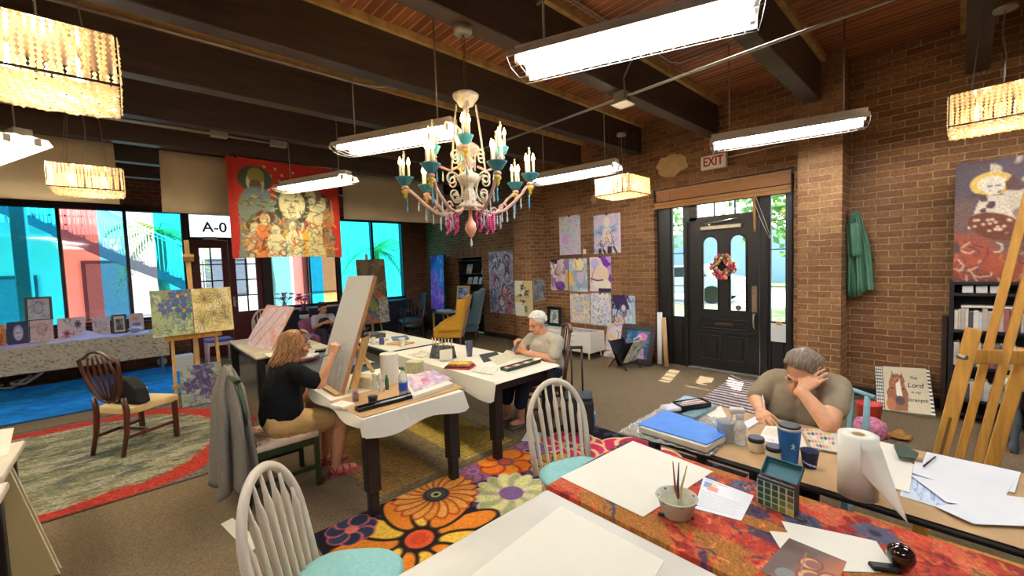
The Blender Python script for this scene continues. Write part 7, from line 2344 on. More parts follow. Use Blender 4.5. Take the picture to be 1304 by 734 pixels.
q.blobs([(196, 184, 164), (150, 130, 120)], 5, .6, 4, box=(.2, 0, .92, .55))
for (x, y, r) in ((.21, .20, .10), (.60, .37, .10), (.86, .28, .12)):
    q.ell(x, y, r * 1.15, r * .95, (226, 216, 190)); q.ell(x, y, r, r * .8, (220, 184, 90), ring=.016); q.ell(x + .01, y + .03, r * .5, r * .62, (214, 206, 190))
    q.poly([(x - .06, y + .10), (x + .08, y + .10), (x + .14, y + .36), (x - .13, y + .36)], (206, 196, 176)); q.line([(x - .02, y + .02), (x + .0, y + .02)], .01, (90, 80, 76)); q.line([(x + .025, y + .02), (x + .045, y + .02)], .01, (90, 80, 76))
q.ell(.62, .08, .15, .07, (170, 160, 150)); q.ell(.24, .55, .17, .10, (110, 56, 40), .5)
for k in range(20): q.ell(.12 + .25 * q.g.rand(), .48 + .14 * q.g.rand(), .011, .011, (206, 186, 150))
q.strokes(70, [(206, 190, 160), (200, 110, 60), (100, 60, 70)], .12, .008, (0, .55, .92, 1), PI / 2); q.ell(.72, .62, .1, .06, (150, 160, 176)); q.blobs([(90, 60, 60)], 9, .66, 8); q.grain(.06)
A = oy(1216.5, 209, BY + .03); h = A.z - zt - .002
tag(panel('painting', q, (-.055, BY + .06, A.z), (.92, BY + .06, A.z), (-.055, BY + .01, zt + .002), .035, [M_paint, M_blackm]), 'large painting of haloed figures above rust red, standing on the black bookcase', 'painting')
bm = BM(); a = oy(1205, 402, 5.88); box(bm, -.125, -.085, 5.86, 5.94, 0, a.z, .004); tag(obj('plank', bm, mat('dark_brown_plank', (64, 44, 34), .7, var=.2)), 'dark brown upright plank between the brick wall and the bookcase', 'plank')
# desk behind the easel
t = thing('desk', 'small wooden desk with turned grey legs in front of the bookcase', 'table', (.62, 5.15, 0))
bm = BM(); box(bm, -.38, .38, -.22, .22, .50, .53, .006); obj('top', bm, M_oak2, t)
for x in (-.32, .32):
    for y in (-.17, .17): bm = BM(); lathe(bm, [(.02, 0), (.028, .05), (.018, .1), (.032, .2), (.034, .3), (.02, .38), (.03, .42), (.03, .5)], 12, M=Matrix.Translation((x, y, 0))); obj('leg', bm, mat('blue_grey_paint', (96, 106, 116), .5), t)
for k in range(4): bx('paper_stack', ('loose white papers at the near corner of the small desk', 'white papers beneath the black gadget on the small desk', 'cream papers on the middle of the small desk', 'papers at the far end of the small desk')[k], 'paper', (.22, .16, .02 + .012 * k), (.34 + .17 * k, 5.06 + .05 * (k % 2), .531), M_paperc, .3 * k)
L_('camera_gadget', 'round black gadget on the papers of the small desk', 'gadget', [(.05, 0), (.06, .04), (.05, .09), (.02, .11)], (.52, 5.14, .575), M_blackm)
# H frame easel
t = thing('easel', 'big golden wood studio easel cropped by the right edge', 'easel', oz(1225, 600, 0.0) * 0 + Vector((.30, 3.2, 0)))
def R3(p, Y): return oy(*p, Y) - Vector((.30, 3.2, 0))
def ext(p, q_, zb): d = q_ - p; return p + d * ((zb - p.z) / d.z)
a, b = R3((1200, 570), 3.05), R3((1240, 419), 3.05); a = ext(a, b, .06)
bm = BM(); bar(bm, a, b, .058, .05, bev=.004, up=(0, 1, 0)); bar(bm, a.lerp(b, .18) + Vector((.0, -.026, 0)), a.lerp(b, .6) + Vector((0, -.026, 0)), .012, .004, mi=1, up=(0, 1, 0)); obj('post', bm, [M_oak, mat('groove_shade_wood', (130, 86, 36), .6)], t)  # shade of the post's groove painted as a strip of darker wood
c, d = R3((1236, 575), 3.25), R3((1304, 318), 3.25); c = ext(c, d, .06); d = c + (d - c) * 1.35
for o_ in (-.032, .032): bm = BM(); bar(bm, c + Vector((o_, 0, 0)), d + Vector((o_, 0, 0)), .034, .055, bev=.003, up=(0, 1, 0)); obj('mast_rail', bm, M_oak, t)
e, f = R3((1268, 575), 3.45), R3((1306, 445), 3.45); e = ext(e, f, .06)
bm = BM(); bar(bm, e, f, .055, .05, bev=.004, up=(0, 1, 0)); obj('post', bm, M_oak, t)
x1 = a.lerp(b, .88); x2 = e.lerp(f, .92)
bm = BM(); bar(bm, x1 + Vector((.02, 0, 0)), x2 + Vector((.1, .15, .02)), .03, .07, bev=.003); obj('crossbar', bm, M_oak, t)
bm = BM(); bar(bm, a + Vector((.03, 0, .13)), e + Vector((.0, 0, .13)), .035, .10, bev=.003); obj('base_rail', bm, M_oak, t)
for p in (a, e): bm = BM(); bar(bm, Vector((p.x - .28, p.y, .035)), Vector((p.x + .40, p.y, .035)), .06, .07, bev=.004); obj('foot', bm, M_oak, t)
bm = BM(); tube(bm, [x1 + Vector((-.03, -.04, .0)), x1 + Vector((-.0, -.06, .0))], .012, 8); obj('knob', bm, M_steel, t)
bm = BM(); bar(bm, e + Vector((.05, .02, .16)), e + Vector((.16, .04, .0)), .03, .03); obj('brace', bm, M_oak, t)

# ================================================================== things on the front tables
Z = ZT + .0025
poly_sheet('paper_sheet', 'large blank sheet on the white plastic table', [(714, 645), (846, 715), (800, 790), (600, 734)], ZT + .0005, M_paper)
poly_sheet('paper_sheet', 'square blank cream sheet on the red floral tablecloth', [(714, 608), (806, 562), (908, 601), (819, 659)], Z, M_paper)
poly_sheet('paper_sheet', 'cut blank sheet under the eyeglass photo print', [(980, 677), (1003, 679), (995, 664), (1085, 683), (1116, 690), (1137, 722), (1120, 730), (1010, 726)], Z, M_paper)
q = Pic(70, 50, (232, 232, 232), 92); q.rect(.08, .12, .30, .3, (120, 140, 190)); q.rect(.2, .22, .5, .36, (220, 130, 120)); q.rect(.3, .12, .42, .22, (230, 200, 120))
for k in range(9): q.line([(.08, .45 + k * .055), (1.15 + .1 * (k % 2), .45 + k * .055)], .008, (180, 180, 184))
q.line([(.08, .06), (.7, .06)], .014, (120, 120, 124))
quad_sheet('printed_page', 'printed handout with a small coloured diagram beside the brush tub', [(896, 608), (960, 632), (944, 664), (884, 648)], Z, q)
q = Pic(80, 70, (92, 70, 60), 93); q.put(np.clip((q.X + q.Y * .6 - .7) * 2, 0, 1), (166, 92, 52))
for (x, y, r) in ((.62, .42, .2), (.72, .72, .22), (1.0, .62, .18)): q.ell(x, y, r, r * .75, (206, 150, 90)); q.ell(x, y, r, r * .75, (120, 46, 30), ring=.02); q.ell(x + .04, y, r * .7, r * .5, (130, 76, 60))
q.ell(.35, .85, .16, .12, (120, 116, 112)); q.line([(.45, .2), (.55, .7)], .03, (140, 100, 70))
quad_sheet('photo_print', 'brown photo print of red rimmed eyeglasses at the bottom edge', [(1005, 686), (1078, 716), (1060, 762), (968, 728)], Z + .002, q)
p_ = oz(1147, 722, Z); L_('glass_ball', 'dark glossy glass ball at the bottom of the red tablecloth', 'ball', [(.012, 0), (.026, .008), (.034, .03), (.03, .052), (.016, .066), (.004, .068)], p_, mat('dark_amber_glass', (40, 22, 18), .06, coat=.6))
bx('charcoal_piece', 'crumbly dark charcoal piece beside the glass ball', 'charcoal', (.07, .03, .014), oz(1126, 726, Z), M_blackm, .6)
# brush tub
p_ = oz(862, 655, Z); t = thing('water_tub', 'frosted tub of cloudy water holding paint brushes on the red tablecloth', 'tub', p_)
M_frost = mat('frosted_plastic', (206, 200, 178), .3, alpha=.82)
bm = BM(); lathe(bm, [(.048, 0), (.052, .004), (.066, .062), (.070, .064), (.072, .068), (.066, .068), (.048, .006)], 26, capt=False); obj('tub_wall', bm, M_frost, t)
bm = BM(); lathe(bm, [(.047, .003), (.058, .042)], 24); obj('cloudy_water', bm, mat('cloudy_water', (166, 164, 138), .1), t)
bm = BM()
for k in range(7): a = k * .9; ball(bm, (.066 * math.cos(a), .066 * math.sin(a), .062), (.008, .005, .004), 6)
obj('paint_smear', bm, mat('dried_green_paint', (96, 116, 84), .5), t)
for k, (x, y, c, lb) in enumerate(((-.02, .03, (150, 60, 40), 'brush with a red brown handle'), (-.008, .036, (40, 40, 44), 'brush with a black handle'), (.012, .034, (180, 160, 110), 'brush with a pale handle'))):
    bm = BM(); tube(bm, [(.03, -.015, .012), (.02, -.008, .03), (x * .6, y * .5, .085), (x * 1.6, y * 1.3, .17)], [.004, .005, .005, .0018], 8); tube(bm, [(.021, -.009, .028), (.006, .001, .058)], .0056, 8, mi=1)
    tag(obj('paint_brush', bm, [mat('brush_handle_%d' % k, c, .4), M_steel], loc=p_), lb + ' standing in the frosted water tub', 'brush', None)
a, b = oz(838, 657, Z), oz(880, 662, Z); bm = BM(); d = b - a; tube(bm, [a + Vector((0, 0, .006)), a + d * .45 + Vector((0, 0, .006)), a + d * .46 + Vector((0, 0, .006)), b + Vector((0, 0, .006)), b + d * .08 + Vector((0, 0, .005))], [.006, .006, .0055, .005, .002], 10); tag(obj('marker_pen', bm, mat('black_marker', (30, 26, 34), .4)), 'black and silver marker pen lying below the water tub', 'pen')
# swatch box with open tray
a, b, bk = oz(964, 641, Z), oz(1011, 660, Z), oz(978, 628, Z)
ex = (b - a); ey = (ex.normalized().cross(Vector((0, 0, 1)))) * -.05; hz = Vector((0, 0, .105))
q = Pic(50, 40, (24, 44, 40), 94)
cs = [(14, 40, 44), (20, 56, 44), (34, 50, 36), (50, 50, 36), (56, 48, 34)], [(20, 60, 50), (30, 66, 40), (44, 66, 36), (70, 76, 40), (90, 80, 44)], [(26, 70, 44), (44, 84, 40), (66, 90, 36), (96, 104, 40), (130, 120, 50)], [(30, 70, 40), (56, 90, 40), (90, 110, 40), (120, 130, 46), (196, 170, 60)]
q.rect(0, .10, 1.25, 1, (206, 206, 190))
for r_ in range(4):
    for c_ in range(5): q.rect(.03 + c_ * .246, .12 + r_ * .22, .03 + c_ * .246 + .215, .12 + r_ * .22 + .19, cs[r_][c_])
for c_ in range(6): q.rect(.0 + c_ * .246, .1, .022 + c_ * .246, 1, (206, 206, 190))
t = panel('swatch_box', q, a + hz, b + hz, a, .05, [M_print, mat('dark_green_card', (26, 54, 52), .5)]); tag(t, 'dark green box covered with colour swatches on the red tablecloth', 'box')
bm = BM(); M = frame_from(a + hz + Vector((.012, .005, .004)), ex, Vector((-.25, .75, .55))); w = ex.length
box(bm, 0, w, 0, .075, 0, .003, M=M); box(bm, 0, w, .072, .075, 0, .02, M=M); box(bm, 0, .003, 0, .075, 0, .02, M=M); box(bm, w - .003, w, 0, .075, 0, .02, M=M); box(bm, 0, w, 0, .003, 0, .02, M=M)
for k in range(5): box(bm, .004 + k * w / 5, -.002 + (k + 1) * w / 5, -.002, .0, .002, .018, mi=1 + k % 2, M=M)
obj('tray_lid', bm, [mat('teal_card', (44, 96, 104), .5), mat('crimson_swatch', (150, 30, 60), .5), mat('plum_swatch', (80, 20, 44), .5)], t)
# kraft table -----------------------------------------------------------
ZK = ZT
bm = BM(); g = random.Random(3)
c4 = [oz(*p, ZK) for p in ((786, 552), (848, 516), (950, 545), (905, 583))]
def bagf(u, v): p = (c4[0] * (1 - u) + c4[1] * u) * (1 - v) + (c4[3] * (1 - u) + c4[2] * u) * v; return p + Vector((0, 0, .003 + .010 * abs(math.sin(u * 19 + v * 7) * math.sin(v * 23 + u * 5))))
surf(bm, bagf, 30, 30); tag(obj('plastic_bag', bm, mat('clear_plastic_film', (196, 192, 184), .12, alpha=.45, spec=.9), solid=.001), 'crinkled clear plastic bag under the blue board', 'bag')
def slab(name, label, pts, z, th, m, cat):
    P = [oz(*p, z + th) for p in pts]; bm = BM(); prism(bm, [(p.x, p.y) for p in P], z, z + th); return tag(obj(name, bm, m, bev=.001), label, cat)
slab('board', 'thick cream board directly beneath the blue board', [(814, 544), (850, 526), (926, 554), (899, 570)], ZK + .016, .026, M_canvas_edge, 'board')
slab('board', 'bright blue painted board on the kraft paper table', [(812, 540), (848, 522), (930, 551), (900, 566)], ZK + .0425, .006, mat('bright_blue_paint', (62, 122, 206), .45, var=.12, scale=14), 'board')
bm = BM()
c4b = [oz(*p, 0) for p in ((930, 482), (1012, 493), (996, 542), (886, 514))]
q = Pic(70, 60, (90, 74, 76), 95)
for k in range(14): q.rect(0, k / 14, q.asp, k / 14 + .03, (206, 196, 190)); q.rect(0, k / 14 + .035, q.asp, k / 14 + .05, (60, 40, 48))
q.grain(.08)
f = lambda u, v: tuple((c4b[0] * (1 - u) + c4b[1] * u) * (1 - v) + (c4b[3] * (1 - u) + c4b[2] * u) * v + Vector((0, 0, -.003 + .05 * max(0, 1 - u * 5) * max(0, 1 - v * 5) + .004 * abs(math.sin(u * 9) * math.sin(v * 8)))))
o = painted_mesh('rag_rug', q, f, [M_cloth]); md = o.modifiers.new('s', 'SOLIDIFY'); md.thickness = .006; md.offset = 1; tag(o, 'grey and maroon striped rag rug on the carpet before the entrance', 'rug')
slab('book', 'teal covered book under the open pencil case', [(868, 527), (903, 512), (912, 517), (885, 532)], ZK, .022, mat('teal_cover', (110, 140, 146), .4, var=.4, scale=40), 'book')
slab('magazine', 'grey blue magazine behind the pencil case', [(850, 516), (872, 504), (893, 508), (868, 522)], ZK + .012, .008, mat('magazine_print', (140, 160, 176), .4, var=.5, scale=50), 'magazine')
a = oz(881, 518, ZK + .026); t = thing('pencil_case', 'open black pencil case full of pencils behind the blue board', 'pencil case', a, R(62))
bm = BM(); box(bm, -.10, .10, -.045, .045, 0, .006, .002)
for y in (-.045, .045): box(bm, -.10, .10, y - .003, y + .003, 0, .03, .002)
for x in (-.10, .10): box(bm, x - .003, x + .003, -.045, .045, 0, .03, .002)
obj('case', bm, M_blackm, t)
bm = BM(); box(bm, -.19, -.10, -.045, .045, .0, .02, .006); obj('case_flap', bm, mat('grey_pouch', (196, 190, 196), .5), t)
for k in range(9):
    bm = BM(); y = -.036 + .009 * k; tube(bm, [(-.085, y * .8, .022), (.07, y, .024), (.088, y, .024)], [.0036, .0036, .0006], 6)
    tag(obj('pencil', bm, mat('pencil_paint_%d' % (k % 4), [(190, 196, 206), (206, 120, 70), (60, 64, 80), (226, 220, 206)][k % 4], .4), loc=a, rz=R(62)), ('pale grey', 'orange', 'dark blue', 'white')[k % 4] + ' pencil in the open black pencil case', 'pencil', ('pale grey', 'orange', 'dark blue', 'white')[k % 4] + ' pencils in the case')
poly_sheet('paper_sheet', 'cream notebook page beside the teal covered book', [(893, 530), (918, 517), (925, 531), (909, 537)], ZK, M_paper)
M_clear = mat('clear_plastic', (206, 212, 206), .08, alpha=.38, spec=.8)
L_('plastic_cup', 'clear plastic cup of grey water beside the spray bottle', 'cup', [(.034, 0), (.036, .004), (.046, .10), (.048, .102), (.044, .10), (.033, .005)], oz(925, 562, ZK), mat('grey_water_plastic', (176, 182, 180), .1, alpha=.6), cap=False)
p_ = oz(942, 566, ZK); t = thing('spray_bottle', 'clear spray bottle with a white trigger on the kraft paper', 'bottle', p_, R(30))
bm = BM(); lathe(bm, [(.028, 0), (.031, .01), (.031, .09), (.018, .115), (.014, .125)], 18); obj('bottle', bm, M_clear, t)
bm = BM(); box(bm, -.018, .018, -.014, .014, .125, .155, .004); box(bm, -.045, .022, -.012, .012, .15, .182, .006); bar(bm, (-.03, 0, .15), (-.045, 0, .11), .014, .008); obj('trigger', bm, M_white, t)
for (x, y, lb) in ((963, 574, 'cream jar with a dark lid nearest the spray bottle'), (986, 586, 'cream jar with a dark lid nearest the blue tumbler')):
    t = thing('jar', lb, 'jar', oz(x, y, ZK)); bm = BM(); lathe(bm, [(.03, 0), (.033, .004), (.034, .045), (.03, .05)], 20); obj('jar_body', bm, mat('cream_jar', (214, 196, 160), .35), t); bm = BM(); lathe(bm, [(.035, .046), (.035, .062), (.032, .066)], 20); obj('lid', bm, mat('dark_lid', (36, 40, 50), .35), t)
t = thing('tumbler', 'tall blue drinking tumbler with a black lid on the kraft paper table', 'tumbler', oz(1005, 590, ZK))
bm = BM(); lathe(bm, [(.030, 0), (.032, .005), (.045, .15), (.046, .155)], 26); obj('tumbler_body', bm, mat('blue_powder_coat', (26, 104, 172), .4, metal=.2), t); bm = BM(); lathe(bm, [(.046, .155), (.047, .162), (.043, .166)], 26); obj('steel_rim', bm, M_steel, t); bm = BM(); lathe(bm, [(.043, .164), (.044, .172), (.036, .174), (.02, .172)], 26); obj('lid', bm, M_blackm, t)
a = -YAW + R(80)
bm = BM(); 
for q_ in range(3): ang = -PI / 2 - .45 + .0; 
c_ = (CAM - oz(1005, 590, ZK)); c_.z = 0; c_.normalize(); s_ = c_.cross(Vector((0, 0, 1))) * -1; p0 = c_ * .0425 + s_ * .010 * 0 + Vector((0, 0, .10)); p0 = (c_ * .94 + s_ * .34).normalized() * .0425 + Vector((0, 0, .10))
ball(bm, p0, (.004, .004, .005), 8); tube(bm, [p0 + Vector((0, 0, -.005)), p0 + Vector((0, 0, -.014))], .003, 6)
for sg in (-1, 1): tube(bm, [p0 + Vector((0, 0, -.010)), p0 + s_ * .008 * sg + Vector((0, 0, -.004))], .002, 5); tube(bm, [p0 + Vector((0, 0, -.014)), p0 + s_ * .007 * sg + Vector((0, 0, -.020))], .002, 5)
obj('emblem', bm, M_white, t)
t = thing('paper_cup', 'small navy paper cup with pale leaf print beside the tumbler', 'cup', oz(1031, 595, ZK))
bm = BM(); lathe(bm, [(.024, 0), (.034, .072), (.036, .074), (.033, .072), (.023, .004)], 24, capt=False); obj('cup_wall', bm, mat('navy_card', (34, 44, 84), .5), t)
bm = BM()
for k in range(26):
    a, z = k * 2.4, .008 + .055 * ((k * .618) % 1); r = .0246 + .0105 * z / .072; e = Vector((math.cos(a), math.sin(a), 0)); ball(bm, e * r + Vector((0, 0, z)), (.0012, .0065, .0032), 6, M=Matrix.Rotation(a, 4, 'Z') @ Matrix.Rotation((-1) ** k * .7, 4, 'X'))
obj('leaf_print', bm, mat('pale_blue_print', (170, 186, 220), .5), t)
# paper towel roll
p_ = oz(1092, 630, ZK); t = thing('paper_towel_roll', 'white paper towel roll standing on the kraft paper with its sheet pulled out', 'paper towel', p_)
R0, HT = .062, .235
bm = BM(); lathe(bm, [(.02, 0), (R0, 0), (R0, HT), (.02, HT), (.02, .0)], 36, capb=False, capt=False); obj('roll', bm, M_paper, t)
bm = BM(); lathe(bm, [(.0205, .002), (.0205, HT + .001), (.018, HT + .001), (.018, .002)], 20, capb=False, capt=False); obj('core', bm, M_kraft, t)
e_ = oz(1157, 668, ZK + .004) - p_; c_ = (CAM - p_); c_.z = 0; c_.normalize(); s_ = Vector((0, 0, 1)).cross(c_)
st_ = s_ * (R0 + .002)
bm = BM()
def tow(u, v):
    top = st_ * (.25 + .75 * min(1, u * 2)) + c_ * (R0 * (1 - min(1, u * 2)) * .97) + Vector((0, 0, HT))
    q_ = max(0, (u - .15) / .85)
    a = c_ * R0 * .99 * (1 - u) + s_ * (R0 + .002) * (.1 + .9 * u); topp = a + Vector((0, 0, HT - .03 * u * u))
    low = c_ * R0 * .99 * (1 - u) + s_ * (R0) * .1 * (1 - u) + Vector((0, 0, .12 * (1 - u))) + (e_ + s_ * .0) * u
    return topp.lerp(low, v) + c_ * .012 * math.sin(PI * v) * u
surf(bm, tow, 16, 16); obj('loose_sheet', bm, M_paper, t, solid=.0012)
q = Pic(50, 40, (232, 226, 214), 96); q.rect(.1, .15, .5, .6, (226, 210, 180)); q.strokes(8, [(90, 110, 200), (206, 190, 160)], .2, .02)
quad_sheet('painting_page', 'painting page under the hand of the resting woman', [(975, 543), (1018, 545), (1030, 575), (965, 560)], ZK, q)
q = Pic(50, 40, (214, 206, 200), 97)
for k in range(40): q.ell(.05 + .146 * (k % 8), .1 + .19 * (k // 8), .06, .07, [(206, 120, 90), (230, 180, 150), (226, 190, 60), (40, 40, 44), (226, 226, 226), (200, 140, 120), (110, 110, 120), (220, 206, 90)][(k * 5 + k // 8) % 8])
quad_sheet('paint_palette', 'flat palette of many small paint dabs behind the paper cup', [(1020, 548), (1066, 548), (1066, 578), (1034, 572)], ZK + .004, q, .008, 'palette')
poly_sheet('paper_towel_sheet', 'crumpled white tissue beside the drawing hand', [(946, 540), (962, 532), (968, 538), (952, 548)], ZK, M_paperc, .008)
poly_sheet('paper_sheet', 'cream curled sheet beneath the green lid', [(1118, 562), (1150, 570), (1163, 592), (1158, 628), (1130, 620)], ZK + .002, M_paper, .002)
slab('plastic_cover', 'dark green plastic lid behind the paper towel roll', [(1138, 567), (1152, 567), (1170, 577), (1166, 584), (1144, 581)], ZK + .02, .008, mat('dark_green_plastic', (44, 70, 60), .4), 'lid')
q = Pic(60, 30, (196, 206, 220), 98); q.strokes(90, [(70, 110, 176), (110, 140, 190), (226, 226, 232)], .3, .012, ang=.3)
quad_sheet('painting_page', 'blue brushed paint study under the white papers', [(1150, 588), (1228, 610), (1220, 655), (1146, 632)], ZK, q)
for k, (pts, lb) in enumerate(((([(1180, 576), (1300, 602), (1292, 628), (1170, 602)]), 'white sheet at the back of the paper pile'), (([(1165, 588), (1292, 612), (1276, 640), (1162, 603)]), 'white sheet with the dark pencil on it'), (([(1160, 606), (1285, 632), (1350, 640), (1300, 655), (1205, 640)]), 'white sheet in the middle of the paper pile'), (([(1190, 645), (1250, 640), (1360, 640), (1340, 672), (1240, 668)]), 'white sheet nearest the red tablecloth in the paper pile'))):
    poly_sheet('paper_sheet', lb, pts, ZK + .003 + .0022 * k, M_paperc)
a, b = oz(1176, 594, ZK + .012), oz(1191, 582, ZK + .012); bm = BM(); tube(bm, [a, b], .0035, 6); tag(obj('pencil', bm, M_blackm), 'short dark pencil lying on the white paper pile', 'pencil')
# ================================================================== things on the work tables and round them
ZA = ZM + .0065
def at(x, y, z=ZA): return oz(x, y, z)
# tall drawing board leaning on a table easel
br, bl_ = at(437, 503), at(404, 484)
tr, tl_ = ox(476, 351, br.x - .05), ox(443, 352, bl_.x - .05)
q = Pic(46, 110, (206, 202, 190), 101); q.strokes(36, [(170, 168, 164), (180, 178, 172)], .25, .005, (.1, .55, .36, .98), PI / 2)
o = panel('drawing_board', q, tl_, tr, bl_, .03, [M_print, mat('board_edge_wood', (176, 120, 74), .6, var=.15)]); tag(o, 'tall white drawing board leaning before the woman in black', 'board')
t = thing('table_easel', 'brown wooden table easel supporting the tall drawing board', 'easel', (br + bl_) / 2 + Vector((0, .02, 0)))
def Rr(p): return Vector(p) - Vector(t.location)
nrm = (tr - tl_).cross(bl_ - tl_).normalized()
bm = BM(); bar(bm, Rr(br.lerp(tr, .05) + nrm * .062), Rr(br.lerp(tr, .52) + nrm * .062), .03, .05, up=nrm); obj('side_rail', bm, M_oak2, t)
bm = BM(); bar(bm, Rr(bl_.lerp(tl_, .05) + nrm * .062), Rr(bl_.lerp(tl_, .5) + nrm * .062), .03, .05, up=nrm); obj('side_rail', bm, M_oak2, t)
bm = BM(); p = (br.lerp(tr, .45) + bl_.lerp(tl_, .45)) / 2 + nrm * .06; bar(bm, Rr(p), Rr(Vector((p.x - .1, p.y + .22, ZA + .015))), .03, .02); obj('rear_leg', bm, M_oak2, t)
bm = BM(); bar(bm, Rr(bl_ + Vector((0, -.03, .008))), Rr(br + Vector((0, -.03, .008))), .05, .012); obj('ledge', bm, M_oak2, t)
bm = BM(); p = br.lerp(tr, .48) + nrm * .03; tube(bm, [Rr(p), Rr(p + nrm * .05 + Vector((0, 0, .03)))], .018, 8); tube(bm, [Rr(p + Vector((0, 0, .02))), Rr(p + Vector((.05, .03, .07)))], .007, 6); obj('clamp', bm, M_blackm, t)
poly_sheet('cardboard', 'brown cardboard sheet on the drawing woman\'s table', [(420, 512), (462, 533), (592, 494), (548, 478)], ZA, M_kraft, .004, 'cardboard')
ZC = ZA + .0045
a, b = at(455, 524, ZC), at(535, 503, ZC); t = thing('brush_tray', 'long black tray of brushes on the cardboard', 'tray', (a + b) / 2, math.atan2(b.y - a.y, b.x - a.x)); w = (b - a).length / 2
bm = BM(); box(bm, -w, w, -.035, .035, 0, .006)
for y in (-.035, .035): box(bm, -w, w, y - .004, y + .004, 0, .024, .002)
for x in (-w, w): box(bm, x - .004, x + .004, -.035, .035, 0, .024, .002)
obj('tray', bm, M_blackm, t)
for k in range(4): bm = BM(); y = -.022 + .015 * k; tube(bm, [(-w * .8 + .04 * k, y, .014), (w * .3 + .05 * k, y * .6, .016), (w * .5 + .05 * k, y * .5, .016)], [.004, .005, .002], 6); tag(obj('paint_brush', bm, mat('tray_brush_%d' % (k % 2), [(190, 190, 186), (60, 80, 120)][k % 2], .4), loc=t.location, rz=t.rotation_euler.z), '%s handled brush in the long black tray' % ('grey', 'blue')[k % 2], 'brush', '%s brushes in the black tray' % ('grey', 'blue')[k % 2])
p_ = at(497, 488, ZA); L_('paper_towel_roll', 'fat paper towel roll on the drawing woman\'s table', 'paper towel', [(.02, 0), (.07, 0), (.072, .005), (.072, .24), (.07, .245), (.022, .245), (.02, .2)], p_, M_paper, 30)
t = thing('water_bottle', 'clear water bottle with a blue label and green cap', 'bottle', at(514, 504, ZC))
bm = BM(); lathe(bm, [(.028, 0), (.032, .006), (.032, .13), (.028, .15), (.013, .185), (.013, .195)], 18); obj('bottle', bm, M_clear, t); bm = BM(); lathe(bm, [(.0328, .04), (.0328, .10)], 18, capb=False, capt=False); obj('label_band', bm, mat('blue_label', (40, 80, 170), .4, var=.3, scale=50), t); bm = BM(); lathe(bm, [(.0145, .192), (.0145, .21)], 12); obj('cap', bm, mat('green_cap', (40, 110, 70), .4), t)
for (x, y, h, lb) in ((486, 500, .14, 'slim clear glass bottle in front of the paper towel roll'), (477, 497, .12, 'slim clear glass bottle next to the cream box')):
    L_('glass_bottle', lb, 'bottle', [(.022, 0), (.024, .005), (.024, h * .6), (.012, h * .8), (.012, h), (.016, h + .004)], at(x, y, ZA), M_clear)
L_('glass_bottle', 'small green bottle behind the clear glass bottles', 'bottle', [(.014, 0), (.015, .08), (.008, .1), (.008, .115)], at(493, 497), mat('green_glass', (50, 96, 66), .15))
bx('storage_box', 'cream woven box behind the glass bottles', 'box', (.17, .11, .085), at(467, 492), mat('cream_box', (206, 190, 150), .7, var=.2, scale=40), .5)
L_('jar', 'printed jar of red and grey standing by the drawing board', 'jar', [(.02, 0), (.022, .06), (.018, .07), (.02, .085)], at(453, 512), mat('printed_jar', (150, 110, 104), .4, var=.6, scale=70))
L_('jar', 'squat glass jar with a dark lid behind the black tray', 'jar', [(.03, 0), (.032, .035), (.034, .036), (.034, .05), (.01, .052)], at(475, 513, ZC), mat('dark_lid', (36, 40, 50), .35))
bx('brush_stack', 'pile of cream paint rags by the drawing board', 'cloth', (.14, .10, .02), at(436, 518), M_paper, .3)
q = Pic(50, 34, (200, 170, 190), 102); q.blobs([(206, 110, 130), (170, 160, 200), (214, 200, 200)], 5, .55); q.strokes(30, [(226, 222, 222)], .15, .015)
c4 = [(515, 480), (551, 471), (576, 483), (527, 500)]
slab('sketch_pad', 'thick white sketch pad under the pink painting', [(516, 486), (552, 476), (577, 488), (526, 505)], ZC, .028, M_paper, 'sketch pad'); quad_sheet('painting_page', 'pink and lilac painted page on the thick sketch pad', c4, ZC + .0285, q)
bx('lace_basket', 'pale lattice plastic basket between the two black work tables', 'basket', (.14, .10, .10), at(528, 474), mat('lattice_plastic', (200, 194, 150), .6, var=.3, scale=90), .6)
for k, (x, y, w, c, lb) in enumerate(((428, 470, .18, (150, 190, 210), 'blue and white printed plastic bag heap at the far end of the drawing woman\'s table'), (455, 462, .16, (196, 196, 200), 'crumpled white papers beyond the drawing board'), (538, 452, .2, (206, 196, 176), 'cream paper heap beyond the patterned brush case'), (462, 462, .16, (180, 176, 160), 'loose grey papers at the far end of the drawing woman\'s table'))):
    bm = BM(); surf(bm, lambda u, v: ((u - .5) * w * 1.3, (v - .5) * w, .004 + .045 * abs(math.sin(u * 5 + k) * math.sin(v * 6 + k)) * math.sin(PI * u) * math.sin(PI * v)), 14, 12); tag(obj('paper_heap', bm, mat('heap_%d' % k, c, .6, var=.35, scale=30), loc=at(x, y), solid=.002), lb, 'paper')
# white haired woman's table
t = thing('brush_case', 'black and white patterned case holding brushes upright', 'case', at(564, 456), R(20))
bm = BM(); prism(bm, [(-.06, 0), (.06, 0), (.02, .13), (-.0, .13)], -.13, .13, M=Matrix(((0, 0, 1, 0), (1, 0, 0, 0), (0, 1, 0, 0), (0, 0, 0, 1)))); obj('case', bm, mat('zebra_cloth', (70, 70, 74), .8, var=.95, scale=36), t)
for k in range(7): x = -.11 + .036 * k; bm = BM(); tube(bm, [(x, .0, .11), (x + .006 * (k - 3), .0, .20)], .006, 6); tag(obj('paint_brush', bm, mat('cream_bristle', (214, 190, 140), .6), loc=t.location, rz=R(20)), 'cream brush standing in the black and white patterned case', 'brush', 'brushes in the patterned case')
a = at(562, 462); tag(panel('card', Pic(6, 6, (206, 200, 184), 1), a + Vector((-.10, .05, .10)), a + Vector((.02, .12, .12)), a + Vector((-.03, .0, .01)), .004, BK), 'blank white card leaning against the patterned brush case', 'card')
